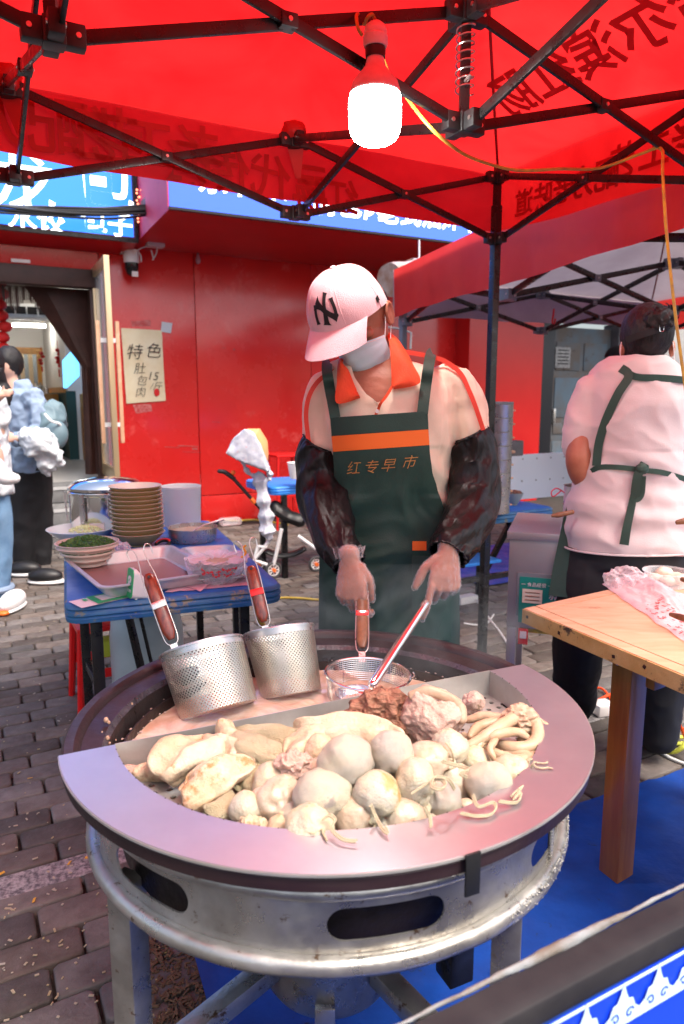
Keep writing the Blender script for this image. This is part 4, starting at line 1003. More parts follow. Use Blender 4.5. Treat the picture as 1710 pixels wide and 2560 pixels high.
for k in range(24):
    ball(b, PC+V3((RD*cos(-.55), RD*sin(-.55), ZT0+.01+k*.0054))+V3((.003, -.002, 0)), (.005, .006, .004), 1)
for i in range(200):
    a = random.uniform(-.9, -.2); ball(b, PC+V3(((RD+.02)*cos(a), (RD+.02)*sin(a), ZT0-.004+random.uniform(-.012, .015))), random.uniform(.001, .0025), 1)
obj('weld_seam', b, M['steel_worn'], stove, kind='stuff')
# four legs, cross braces and burner bowl
la = [atan2(*(lambda p: (p.y-PC.y, p.x-PC.x))(PZ(*q, .58))) for q in ((312, 2245), (1240, 2270))]
legs = [la[0], la[1], la[1]+pi*.52, la[0]-pi*.52]
RB = RD-.02
for k, a in enumerate(legs):
    c_ = V3((cos(a), sin(a), 0)); p = PC+c_*RB
    b = nb(); bar(b, p+Z*.0, p+Z*.615, .045, .045, up=V3((cos(a+.5), sin(a+.5), 0)), bev=.002); lg = obj('leg', b, M['steel_worn'], stove)
    b = nb(); bar(b, PC+c_*.115+Z*.30, PC+c_*(RB-.024)+Z*.24, .042, .036, bev=.002); obj('brace', b, M['steel_worn'], stove)
b = nb(); lathe(b, [(.0, .215), (.125, .215), (.137, .235), (.14, .37), (.135, .372), (.131, .24), (0, .232)], 48, mat4(PC)); o = obj('burner_bowl', b, M['steel_worn'], stove)
b = nb(); box(b, PC+V3((-.005, -.142, .235)), (.038, .014, .05), None, .002); obj('tab', b, M['steel'], o)
b = nb(); lathe(b, [(.0, .38), (.085, .38), (.09, .40), (.06, .42), (0, .42)], 32, mat4(PC)); tube(b, [PC+V3((.0, 0, .3)), PC+V3((.02, .5, .25))], .018, 10); obj('gas_ring', b, M['black'], o)
b = nb(); lathe(b, [(.395, .60), (.395, .735), (.398, .735), (.398, .60)], 48, mat4(PC), closed=True); obj('slot_darkener', b, M['iron'], stove)  # black inner cylinder, added so the air slots look dark inside
# stub on the far side
q = PZ(1137, 2385, .40); b = nb(); box(b, q, (.05, .05, .09), ax(chd, -chn, Z), .004); obj('gas_valve', b, M['black'], stove)

wok = thing('big_wok', 'huge black cast iron wok half full of pinkish broth', 'wok', PC+Z*.6)
b = nb()
prof = [(RP, ZR-.024), (RP, ZR-.006), (RP-.005, ZR-.001), (RP-.020, ZR-.001), (RP-.028, ZR-.008), (RP-.031, ZR-.016), (RP-.066, ZR-.022), (RP-.074, ZR-.032), (.405, ZR-.075), (.37, ZR-.13), (.28, ZR-.19), (.15, ZR-.225), (0, ZR-.235),
        (0, ZR-.245), (.15, ZR-.235), (.285, ZR-.20), (.382, ZR-.135), (.415, ZR-.07), (.44, ZR-.04), (RP-.02, ZR-.03)]
def sec(m_, i0, i1): 
    b = nb(); lathe(b, prof[i0:i1+1], 180, mat4(PC)); return b
b = sec(None, 0, 6); displace(b, lambda c: .0008*fbm(c*30, 2)); obj('rim', b, M['iron_rim'], wok)
b = sec(None, 6, 7); obj('wet_band', b, M['iron_band'], wok)
b = sec(None, 7, 19); displace(b, lambda c: .0015*fbm(c*20, 3)); obj('wok_bowl', b, M['iron'], wok)
b = nb(); lathe(b, [(RP, ZR-.024), (RP-.02, ZR-.03)], 180, mat4(PC)); obj('rim_underside', b, M['iron_rim'], wok)
# broth surface with swirls and a foam line at the edge
ZBR = ZR-.078; b = nb(); R_ = .403; g = []
NA, NR = 160, 44
for i in range(NR+1):
    rw_ = []
    for k in range(NA):
        r = R_*i/NR; a = 2*pi*k/NA; x, y = r*cos(a), r*sin(a)
        z = ZBR+.0022*fbm(V3((x*14, y*14, .3)), 4)+.006*exp(-((x+.02)**2+(y-.22)**2)/.01)*noise.noise(V3((x*40, y*40, 1)))
        rw_.append((PC.x+x, PC.y+y, z))
    g.append(rw_)
loft(b, g, caps=False); obj('broth', b, M['broth'], wok, label='pinkish tan simmering broth')
b = nb()
for k in range(900):
    a = random.uniform(0, 2*pi); r = .400+random.gauss(0, .004)
    if random.random() < .35+.4*noise.noise(V3((cos(a)*4, sin(a)*4, 0))): continue
    s = random.uniform(.0008, .0028); ball(b, PC+V3((r*cos(a), r*sin(a), ZBR+.003+max(0, r-.400)*2)), (s*1.5, s*1.5, s*.6), 1)
obj('foam_line', b, M['foam'], wok, kind='stuff')
b = nb(); p = PC+V3((-.32, .06, 0))
for q in ((265, 1800, .006), (272, 1806, .004), (269, 1845, .005), (330, 1760, .003), (274, 1858, .003), (290, 1850, .002), (255, 1830, .002)):
    c_ = PP(q[0], q[1], PC+V3((-.385, 0, .74)), V3((.9, 0, 1)).normalized()); ball(b, c_, (q[2]*.8, q[2]*.8, q[2]), 2)
obj('splashed_scraps', b, M['fat'], wok)

# tray: half-moon sheet steel insert with ring flange, divider, side wall and perforated floor
tray = thing('half_moon_tray', 'shiny half-moon steel tray with a wide flange hooked over the near half of the wok', 'tray', PC+Z*ZR)
ZF_ = ZR+.004; RI = .400
aL = math.asin(YD/RP)                         # local angle where the divider meets the outer rim
def arc(r, n, z, y=YD, ext=0):
    a = math.asin(max(-1, min(1, y/r))); s0, s1 = pi-a, 2*pi+a; return [L(r*cos(lerp(s0, s1, i/n)), r*sin(lerp(s0, s1, i/n)), z) for i in range(n+1)]
b = nb(); NN = 160
o1 = arc(RP+.003, NN, ZF_); i1 = arc(RI, NN, ZF_)
mids = [[lerp(p, q, t_) for p, q in zip(o1, i1)] for t_ in (0, .25, .5, .75, 1)]
R_ = loft(b, mids, close=False)
for v in b.verts: v.co.z += .0006*noise.noise(v.co*9)
solid(b, .0022); obj('ring_flange', b, M['steel_ring'], tray, angle=40)
b = nb(); loft(b, [arc(RP+.004, NN, ZF_), arc(RP+.004, NN, ZF_-.004)], close=False); solid(b, .001); obj('flange_lip', b, M['steel_wall'], tray)
ZFL = ZR-.050
b = nb(); loft(b, [arc(RI, NN, ZF_), arc(RI-.001, NN, ZFL)], close=False); solid(b, .0015); obj('curved_wall', b, M['steel_wall'], tray)
xw = sqrt(RI**2-YD**2)
b = nb(); g = []
for i in range(61):
    x = lerp(-xw, xw, i/60); g.append([L(x, YD+.0015*sin(x*9), lerp(ZF_+.002, ZFL-.02, j/3)) for j in range(4)])
loft(b, g, close=False); solid(b, .002); obj('divider', b, M['steel_wall'], tray)
b = nb()
for s in range(70):
    a = 2*pi*s/90+pi; p = L(RI*cos(a), RI*sin(a), ZF_+.001)
    ball(b, p, (.0014, .0014, .001), 1)
obj('weld_beads', b, M['iron_rim'], tray, kind='stuff')
def perforated(pitch=.026, hr=.0058):
    b = nb(); cache = {}
    def vv(x, y):
        k = (round(x, 5), round(y, 5))
        if k not in cache: cache[k] = b.verts.new(L(x, y, ZFL)); 
        return cache[k]
    n = int(RI/pitch)+1
    for i in range(-n, n):
        for j in range(-n, n):
            cx, cy = (i+.5)*pitch, YD-(j+.5)*pitch
            if j < 0: continue
            h = pitch/2; cs = [(cx-h, cy-h), (cx, cy-h), (cx+h, cy-h), (cx+h, cy), (cx+h, cy+h), (cx, cy+h), (cx-h, cy+h), (cx-h, cy)]
            far = math.hypot(abs(cx)+h*.0, abs(cy)+h*.0)
            if far > RI+pitch*.2: continue
            ring = [b.verts.new(L(cx+hr*cos(a), cy+hr*sin(a), ZFL)) for a in [radians(225+45*q) for q in range(8)]]
            ring2 = [b.verts.new(v.co-Z*.003) for v in ring]
            O = [vv(*c) for c in cs]
            for q in range(8):
                b.faces.new((O[q], O[(q+1) % 8], ring[(q+1) % 8], ring[q])); b.faces.new((ring[q], ring[(q+1) % 8], ring2[(q+1) % 8], ring2[q]))
    for v in b.verts:                          # trim to the round wall
        p = MC.inverted() @ v.co; r = math.hypot(p.x, p.y)
        if r > RI-.001: p.x *= (RI-.001)/r; p.y *= (RI-.001)/r; v.co = MC @ p
    return b
obj('perforated_floor', perforated(), M['steel_wall'], tray, angle=30)
b = nb(); a = atan2(PZ(1185, 2150, .79).y-PC.y, PZ(1185, 2150, .79).x-PC.x); c_ = V3((cos(a), sin(a), 0)); Rr = ax(c_, Z.cross(c_), Z)
box(b, PC+c_*(RP+.009)+Z*(ZR-.022), (.004, .023, .062), Rr, .001); obj('hook_tab', b, M['black_plastic'], tray)

# ================================================================== FOOD IN THE TRAY
def food_ball(px, py, r, z, matn, seed, lab, knot=(0, -1, -.6), sq=(1, 1, .95), string=True, group=None, name='stuffed_stomach', cat='stuffed stomach', knots=1):
    rr_ = r/FPX*1.28*1.0
    c_ = PZ(px, py, z); d = (c_-C0).length; rr_ = r/FPX*d*1.10
    kd = V3(knot).normalized(); b = nb(); bmesh.ops.create_icosphere(b, subdivisions=5, radius=1)
    rnd = random.Random(seed); off = V3((seed*3.1, seed*1.7, seed*.9))
    for v in b.verts:
        n = v.co.normalized(); dk = n.dot(kd)
        f = 1+.15*noise.noise(n*1.1+off)+.05*noise.noise(n*2.3+off)+.015*noise.noise(n*5+off)
        # drawn-in neck with pleats
        ang = 0
        if dk > .45:
            k = (dk-.45)/.55; s = kd.orthogonal().normalized(); s2 = kd.cross(s); ang = atan2(n.dot(s2), n.dot(s))
            f += -.16*k*k+.085*sin(ang*7+seed)*k*(1-k)*2.2+(.20*max(0, k-.78)/.22)
        f += .012*noise.noise(n*9+off)+.002*noise.noise(n*26+off)
        v.co = V3((n.x*sq[0], n.y*sq[1], n.z*sq[2]))*f*rr_
    t = thing(name, lab, cat, c_, group); b.transform(mat4(c_)); obj('body', b, M[matn], t, angle=80)
    if string:
        p = c_+V3((kd.x*sq[0], kd.y*sq[1], kd.z*sq[2]))*rr_*.96
        s = kd.orthogonal().normalized(); s2 = kd.cross(s); b = nb()
        tube(b, [p+s*(.0065*cos(q*.7))+s2*(.0065*sin(q*.7))+kd*(.0006*q-.002) for q in range(20)], .0016, 6)
        for e in range(1+knots):
            d0 = (s*rnd.uniform(-1, 1)+kd*.6+s2*rnd.uniform(-1, 1)).normalized(); pts = [p]; q = p
            for h in range(5):
                d0 = (d0+V3((rnd.uniform(-.8, .8), rnd.uniform(-.8, .8), -.25))).normalized(); q = q+d0*.010; q.z = max(q.z, ZF_+.004 if math.hypot(q.x-PC.x, q.y-PC.y) > RI else ZFL+.004); pts.append(q.copy())
            tube(b, curve(pts, 5), .0017, 6)
        obj('string', b, M['string'], t)
        b = nb(); cc = p+kd*.004
        for h in range(3): ball(b, cc+V3((rnd.uniform(-.004, .004), rnd.uniform(-.004, .004), rnd.uniform(-.004, .004))), (.006, .005, .005), 2)
        displace(b, lambda q: .002*ridge(q*200, 2)); obj('knot_tuft', b, M['ballB'], t)
    return t
zl = ZFL+.032; zm = ZFL+.070; zh = ZFL+.098
FB = [
 (867, 1904, 57, zh, 'ballA', 1, 'largest bumpy grey ball on top of the middle of the heap', (.5, -.2, -1), (1.05, 1, .98)),
 (979, 1886, 49, zh, 'ballA', 2, 'upright grey ball on top, right of the largest bumpy ball', (.2, -.4, -1), (.92, .95, 1.08)),
 (807, 1984, 57, zm-.004, 'ballA', 3, 'wide smooth grey ball below and left of the largest bumpy ball', (.0, -.3, -1), (1.08, 1, .92)),
 (945, 1985, 50, zm, 'ballB', 4, 'cream ball in the very middle of the heap', (-.3, -.5, -1), (1, 1, .95)),
 (1036, 1954, 48, zm+.006, 'ballB', 5, 'long greenish cream ball leaning right of the middle one', (.5, -.6, -1), (.9, 1, 1.1)),
 (1070, 1902, 44, zm+.004, 'ballC', 6, 'rosy smooth ball behind the long leaning one', (.9, .1, -.2), (1.05, 1, .95)),
 (1124, 1872, 41, zm, 'ballB', 7, 'yellowish ball beside the pale meat chunk', (-.2, -.8, -.8), (1, 1, 1)),
 (774, 2076, 54, zl+.010, 'ballB', 8, 'pale front ball hanging over the flange, left of the string loop', (1, -.3, -.6), (1, .95, 1)),
 (887, 2045, 48, zl, 'ballC', 9, 'blotchy rosy brown ball in the front row', (1, -.2, -.3), (.95, 1, 1.1)),
 (1010, 2045, 48, zl, 'ballC', 10, 'smooth pointed ball at the right end of the front row', (.3, -.3, -1), (1, 1, .98)),
 (1108, 2003, 43, zl+.005, 'ballA', 11, 'furry cream ball with a coiled string on its top', (-.6, .1, .9), (.95, 1, 1.05)),
 (1144, 1958, 37, zl, 'ballC', 12, 'shaded grey ball wedged under the string, behind the furry one', (.2, .2, .9), (1, 1, 1.1)),
 (1220, 1962, 51, zl+.010, 'ballA', 13, 'round furry ball knotted at its foot near the intestines', (.1, -.5, -1), (1.02, 1, .98)),
 (1281, 1936, 42, zl, 'ballB', 14, 'yellow tinted ball at the far right by the tray wall', (.8, -.5, -.9), (1, 1, 1)),
 (1190, 1905, 33, zl, 'ballB', 15, 'pale half hidden ball just in front of the intestines', (0, 0, -1), (1, 1, 1)),
 (1168, 2022, 20, zl-.012, 'ballC', 16, 'tiny rosy ball low beside the furry one', (0, 0, -1), (1, 1, 1)),
 (800, 1876, 34, zm, 'tripe', 17, 'pale smooth lump behind the largest bumpy ball', (0, 0, -1), (1, 1, 1)),
 (806, 1930, 32, zm-.012, 'ballC', 18, 'small mauve ball peeping out left of the largest bumpy ball', (0, 0, -1), (1.2, 1, .9)),
 (680, 1958, 44, zl+.006, 'ballB', 19, 'greyish ball left of the wide smooth one', (.6, -.3, -1), (1, 1, .95)),
 (703, 2003, 49, zl+.004, 'ballC', 20, 'wrinkled ball with its puckered knot facing the front left', (.25, -1, .05), (1, 1, 1)),
 (616, 2022, 37, zl-.004, 'ballB', 21, 'tan ball at the left end of the heap beside the rolled tripe', (.3, -.6, -.8), (1, 1, .95)),
 (700, 2072, 30, zl-.010, 'tripe', 24, 'small pale ball in the front row touching the overhanging ball', (.3, -1, .1), (1, 1, .9)),
 (1081, 2062, 20, zl-.012, 'ballC', 26, 'little grey ball at the foot of the furry one', (0, 0, -1), (1, 1, 1)),
 (840, 2012, 34, zl+.004, 'ballB', 30, 'small cream ball wedged in the front row behind the blotchy rosy ball', (0, -.3, -1), (1, 1, 1)),
 (738, 2040, 30, zl, 'ballA', 31, 'small grey ball wedged behind the overhanging front ball', (0, -.3, -1), (1, 1, 1)),
 (655, 2002, 28, zl, 'ballC', 32, 'small rosy ball between the tan ball and the puckered one', (0, -.3, -1), (1, 1, 1)),
 (960, 2062, 26, zl-.008, 'ballB', 33, 'little cream ball low between the two middle front balls', (0, -.3, -1), (1, 1, 1)),
 (930, 1935, 40, zm-.02, 'ballB', 27, 'shadowed ball buried in the middle between four others', (0, 0, -1), (1, 1, 1)),
 (870, 1985, 36, zl, 'ballC', 28, 'buried brownish ball under the left of the middle', (0, 0, -1), (1, 1, 1)),
 (735, 1930, 34, zl+.01, 'ballB', 29, 'buried tan ball behind the greyish one on the left', (0, 0, -1), (1, 1, 1))]
for px, py, r, z, m_, s, lab, kn, sq in FB:
    food_ball(px, py, r, z, m_, s, lab, kn, sq, string=(s not in (15, 16, 17, 18, 26, 27, 28, 29, 12)), group='tied stuffed stomach balls heaped in the tray', knots=2 if s in (8, 10, 13, 14, 1) else 1)
# shaggy knotted scraps
for k, (px, py, r, z) in enumerate(((734, 1910, 38, zm+.005), (628, 2070, 32, zl-.014))):
    c_ = PZ(px, py, z); rr_ = r/FPX*(c_-C0).length; b = nb(); ball(b, c_, (rr_*1.15, rr_*.9, rr_*.75), 5)
    displace(b, lambda q: .010*ridge(q*45+V3((k, 0, 0)), 3)-.012); rnd = random.Random(k)
    o = obj('knotted_scrap', b, M['meat_pale' if k == 0 else 'tripe'], angle=80); tag(o, ['ragged brownish knotted scrap left of the largest bumpy ball', 'frilly pale knotted scrap at the front left near the floor holes'][k], 'offal scrap')
# long strings lying across the heap and on the flange
for k, (pts, lab) in enumerate((([(1028, 1985, .03), (1090, 1950, .045), (1112, 1962, .045), (1100, 1975, .045), (1078, 1968, .045), (1085, 1945, .05), (1118, 1950, .048), (1135, 1975, .03)], 'coiled cream string resting on the furry ball'),
    ([(1105, 1905, .06), (1140, 1915, .05), (1170, 1925, .05), (1150, 1935, .05), (1165, 1945, .04)], 'cream string draped between the rosy ball and the shaded one'),
    ([(805, 2050, .02), (822, 2040, .025), (836, 2052, .02), (828, 2075, .012), (855, 2100, .008), (890, 2105, .008)], 'string trailing from the overhanging front ball'),
    ([(925, 2015, .03), (938, 2045, .012), (955, 2075, .008), (968, 2085, .008), (960, 2070, .01)], 'string hanging between the front row balls'),
    ([(1060, 2020, .03), (1073, 2045, .015), (1076, 2070, .008)], 'short string end standing beside the smooth pointed ball'),
    ([(1180, 1990, .02), (1195, 2018, .014), (1230, 2008, .012), (1238, 2022, .008), (1225, 2038, .006), (1190, 2042, .006), (1150, 2035, .006)], 'long looped string lying on the flange in front of the furry balls'),
    ([(1245, 2005, .012), (1290, 2008, .006), (1300, 1985, .010), (1282, 2000, .008), (1305, 1968, .012), (1276, 1992, .01)], 'zigzag string by the tray wall at the right'))):
    P_ = [PZ(x, y, ZF_+h) for x, y, h in pts]; b = nb(); tube(b, curve(P_, 7), .0017, 7)
    P2 = [p+V3((.002, .001, .002)) for p in P_]; tube(b, curve(P2, 7), .0014, 6); o = obj('cotton_string', b, M['string']); tag(o, lab, 'string')

# folded sheets of tripe: thick folded bodies along a path
def tripe_roll(name, lab, pts, w_, m_, seed, th=.012, fold=True, n=26, tw=0):
    """pts: (px,py,height over floor); w_: half widths in px along the path"""
    c_ = [PZ(x, y, ZFL+h) for x, y, h in pts]; c_ = curve(c_, 7); k = len(c_); d = (c_[0]-C0).length
    T, _N = path_frames(c_); b = nb(); rings = []
    for i, p in enumerate(c_):
        s = i/(k-1); x = s*(len(w_)-1); j = min(int(x), len(w_)-2); ww = lerp(w_[j], w_[j+1], x-j)/FPX*d*1.12
        up = Z; sd_ = T[i].cross(up); sd_ = sd_.normalized() if sd_.length > .1 else V3((1, 0, 0)); upv = sd_.cross(T[i]).normalized()
        e = sqrt(max(.02, 1-(2*s-1)**8)); rg = []
        for q in range(n):
            a = 2*pi*q/n; ca, sa = cos(a), sin(a)
            x_ = (abs(ca)**.75)*(1 if ca > 0 else -1)*ww*e; y_ = (abs(sa)**.9)*(1 if sa > 0 else -1)*th*e
            if fold: y_ += th*.9*(ca*.5+.5)**2*.9*(1 if seed % 2 else -1)+th*.35*sin(ca*4+seed+s*3)
            y_ += .004*noise.noise(V3((s*4+seed, ca*2, sa)))
            tw_ = (.55*sin(seed*1.7)+.7*sin(seed+s*4.5))*.8; x_, y_ = x_*cos(tw_*.5)-y_*sin(tw_*.5), x_*sin(tw_*.5)*.55+y_*cos(tw_*.5)
            rg.append(p+sd_*x_+upv*y_)
        rings.append(rg)
    loft(b, rings); bmesh.ops.subdivide_edges(b, edges=list(b.edges), cuts=1, use_grid_fill=True)
    off = V3((seed, 0, 0)); displace(b, lambda q: .0035*fbm(q*22+off, 3)+.0045*(ridge(V3((q.x*14+seed, q.y*22, q.z*8)), 2)-1)+.007*noise.noise(q*13+off*2))
    b = evalmesh(b, [('SMOOTH', dict(factor=.5, iterations=2)), ('SUBSURF', dict(levels=1))])
    o = obj(name, b, M[m_], angle=80); tag(o, lab, 'tripe', 'folded pieces of boiled tripe in the tray'); return o
TR = [
 ('long pale tripe running along the divider behind the heap', [(1005, 1880, .065), (930, 1850, .070), (860, 1838, .066), (790, 1838, .06), (740, 1840, .045)], [22, 34, 36, 28, 20], 'tripe', 41, .020),
 ('woolly strip of tripe lying against the divider', [(545, 1850, .03), (620, 1838, .05), (690, 1838, .055), (760, 1850, .05)], [14, 22, 26, 20], 'tripe_fur', 42, .018),
 ('smooth wide flap of tripe between the woolly strip and the largest ball', [(720, 1900, .045), (750, 1870, .06), (770, 1850, .06), (840, 1850, .06)], [20, 36, 34, 20], 'tripe', 43, .016),
 ('upright pointed tip of tripe rising beside the divider', [(556, 1815, .062), (575, 1840, .055), (620, 1862, .04)], [12, 22, 22], 'tripe', 44, .014),
 ('thick velvety lobe of tripe in the middle left of the tray', [(575, 1860, .04), (625, 1880, .045), (670, 1905, .035), (700, 1925, .02)], [26, 38, 32, 16], 'tripe_fur', 45, .020),
 ('arched ridge of tripe against the divider on the left', [(500, 1868, .04), (540, 1860, .055), (572, 1885, .045), (560, 1915, .03)], [14, 22, 24, 18], 'tripe', 46, .016),
 ('big rounded fold of tripe at the left end of the heap', [(555, 1885, .035), (490, 1890, .045), (440, 1915, .038), (405, 1950, .02)], [30, 48, 46, 26], 'tripe', 47, .022),
 ('twisted narrow end of tripe pointing left', [(410, 1925, .022), (370, 1925, .015), (335, 1938, .010)], [24, 15, 12], 'tripe', 48, .010),
 ('broad square flap of tripe folded over at the front left', [(640, 1915, .045), (570, 1930, .048), (510, 1960, .038), (455, 1990, .022)], [22, 44, 52, 42], 'tripe', 49, .013),
 ('small rolled tripe like a bun at the front left', [(595, 1985, .022), (550, 2015, .022), (512, 2040, .014)], [18, 34, 22], 'tripe_fur', 50, .018),
 ('pale tuck of tripe behind the greyish ball', [(655, 1935, .02), (630, 1965, .02), (610, 1990, .015)], [18, 30, 22], 'tripe_fur', 51, .016),
 ('brown stub of tripe at the far left against the wall', [(380, 1918, .012), (330, 1928, .012), (292, 1938, .012)], [12, 12, 11], 'meat_pale', 52, .010)]
for lab, pts, w_, m_, s, th in TR: tripe_roll('folded_tripe', lab, pts, w_, m_, s, th)
# meat chunks
def chunk(lab, px, py, z, rx, ry, m_, seed, amp=.02, extra=None, name='meat_chunk'):
    c_ = PZ(px, py, z); d = (c_-C0).length; b = nb(); ball(b, (0, 0, 0), (rx/FPX*d, rx/FPX*d*.75, ry/FPX*d), 6); off = V3((seed, seed*2, 0))
    displace(b, lambda q: amp*(.55*ridge(q*13+off, 4)-.75)+amp*.30*fbm(q*30+off, 3)); b.transform(mat4(c_, Matrix.Rotation(seed*.3, 3, 'Y')))
    o = obj(name, b, M[m_], angle=80); tag(o, lab, 'meat'); return o
chunk('ragged dark brown boiled meat chunk leaning on the divider', 950, 1782, ZFL+.075, 66, 76, 'meat', 3, .026)
chunk('reddish lower lump of the dark meat behind the big balls', 895, 1825, ZFL+.055, 50, 48, 'meat', 5, .018)
chunk('brown meat edge tucked left of the pale chunk', 1012, 1825, ZFL+.05, 34, 66, 'meat', 8, .018)
c1 = chunk('large pale pink boiled meat chunk behind the heap', 1082, 1795, ZFL+.075, 78, 76, 'meat_pale', 11, .016)
b = nb(); tube(b, curve([PZ(1030, 1740, ZFL+.12), PZ(1070, 1728, ZFL+.13), PZ(1110, 1740, ZFL+.12), PZ(1148, 1765, ZFL+.10), PZ(1155, 1800, ZFL+.08)], 6), [(.010, .008)]*25, 14, round_caps=True); displace(b, lambda q: .003*fbm(q*50, 3)); o = obj('fat_rim', b, M['fat'], c1)
chunk('small ragged brown meat piece near the tray holes', 1182, 1758, ZFL+.035, 34, 28, 'meat_pale', 14, .014)
# intestines
rg = random.Random(11)
G = [([(1165, 1870, .05), (1230, 1830, .07), (1290, 1795, .075), (1340, 1810, .065), (1335, 1860, .05), (1275, 1870, .045), (1225, 1850, .03)], 15),
     ([(1170, 1800, .05), (1210, 1790, .06), (1255, 1800, .06), (1200, 1815, .055), (1175, 1840, .05)], 12),
     ([(1180, 1860, .035), (1240, 1885, .045), (1300, 1900, .04), (1350, 1880, .035), (1365, 1840, .03)], 12),
     ([(1270, 1880, .04), (1325, 1895, .04), (1300, 1925, .03), (1250, 1905, .03), (1200, 1880, .03)], 12),
     ([(1340, 1800, .05), (1368, 1825, .045), (1370, 1860, .035), (1345, 1885, .025), (1310, 1880, .03)], 13),
     ([(1215, 1850, .06), (1245, 1835, .07), (1290, 1830, .06), (1320, 1845, .05)], 11),
     ([(1180, 1895, .04), (1200, 1860, .055), (1220, 1845, .06)], 10),
     ([(1330, 1915, .012), (1345, 1880, .02), (1350, 1850, .015), (1300, 1850, .015)], 13),
     ([(1235, 1895, .05), (1225, 1870, .062), (1240, 1850, .066)], 8),
     ([(1160, 1840, .03), (1215, 1870, .02), (1290, 1890, .015), (1340, 1900, .015)], 13),
     ([(1200, 1810, .03), (1260, 1820, .03), (1320, 1830, .03), (1350, 1850, .02)], 14),
     ([(1250, 1815, .05), (1300, 1822, .055), (1335, 1830, .05), (1362, 1852, .045)], 12)]
glab = ['thick pale intestine loop arching over the top of the coil', 'looped intestine nearest the pale meat chunk', 'lowest long intestine curving to the tray wall', 'intestine bend at the front of the coil', 'intestine end turned down against the tray wall', 'short intestine laid across the middle of the coil', 'small intestine end poking to the front left', 'intestine tucked against the wall at the bottom', 'pointed thin intestine tip standing up in the coil', 'buried intestine running under the coil', 'buried intestine at the back of the coil', 'intestine bend on the right top of the coil']
for k, (pts, r) in enumerate(G):
    P_ = curve([PZ(x, y, ZFL+h) for x, y, h in pts], 8); rr_ = r/FPX*1.45*.95; n_ = len(P_)
    b = nb(); tube(b, P_, [rr_*(1+.13*noise.noise(V3((i*.35, k*3, 0))))*(.55+.45*min(1, 4*min(i, n_-1-i)/n_+.3)) for i in range(n_)], 16, round_caps=True)
    displace(b, lambda q: .0012*fbm(q*60, 2)); o = obj('intestine', b, M['gut'], angle=80); tag(o, glab[k], 'intestine', 'coiled boiled intestines at the right of the tray')
b = nb(); ball(b, PZ(1300, 1790, ZFL+.075), (.028, .02, .018), 4); displace(b, lambda q: .008*ridge(q*60, 3)-.006); o = obj('fat_scrap', b, M['fat']); tag(o, 'frilly pale fat scrap on top of the intestines', 'fat scrap')

# ================================================================== STRAINERS AND LADLE
def handle_set(t, base, tip, woodm, bandm, hook=True, w0=.030):
    """steel wire stem, wooden grip with a steel band, hanging hook at the tip"""
    base = V3(base); tip = V3(tip); d = (tip-base).normalized(); Lh = (tip-base).length
    viewn = (C0-base); sd_ = d.cross(viewn).normalized(); up = sd_.cross(d).normalized(); R = ax(sd_, up, d)
    gl = Lh*.68; g0 = base+d*Lh*.12
    b = nb(); prof = [(0, .007), (.04, .010), (.12, .0145), (.5, .0150), (.88, .0145), (.97, .011), (1, .007)]
    rings = [[g0+d*(gl*s)+sd_*(r_*(abs(cos(a))**.8)*(1 if cos(a) > 0 else -1))+up*(.0085*r_/.0145*sin(a)) for a in [2*pi*i/20 for i in range(20)]] for s, r_ in prof]
    loft(b, rings); g = obj('wooden_grip', b, woodm, t)
    b = nb(); box(b, g0+d*gl*.52, (.0335, .020, .017), R, .002); obj('grip_band', b, bandm, g)
    b = nb(); tube(b, [g0+d*gl*.94-up*.0105, g0+d*gl*.94+up*.0105], .0035, 10); obj('rivet_hole', b, M['black_plastic'], g)
    b = nb()
    for s in (-1, 1):
        pts = [base+sd_*.006*s, base+d*Lh*.06+sd_*.006*s, base+d*Lh*.14+sd_*.0155*s, g0+d*gl*.5+sd_*.0165*s, g0+d*gl*.93+sd_*.016*s]
        if hook: pts += [g0+d*(gl+.02)+sd_*.012*s, g0+d*(gl+.055)+sd_*.010*s+up*.0, g0+d*(gl+.07)+sd_*.018*s, g0+d*(gl+.066)+sd_*.028*s-up*.006, g0+d*(gl+.045)+sd_*.027*s-up*.01]
        tube(b, curve(pts, 6), .0014, 7)
    obj('wire_stem', b, M['steel'], t)
    b = nb(); bar(b, base-d*.008, base+d*Lh*.075, .016, .003, up=up); obj('stem_plate', b, M['steel'], t)
perf = holes('perforated_steel', .0062, .29, c=(.56, .53, .46), c2=(.44, .41, .33), sc_=9, rough=.36, metal=.85, rr=.08)
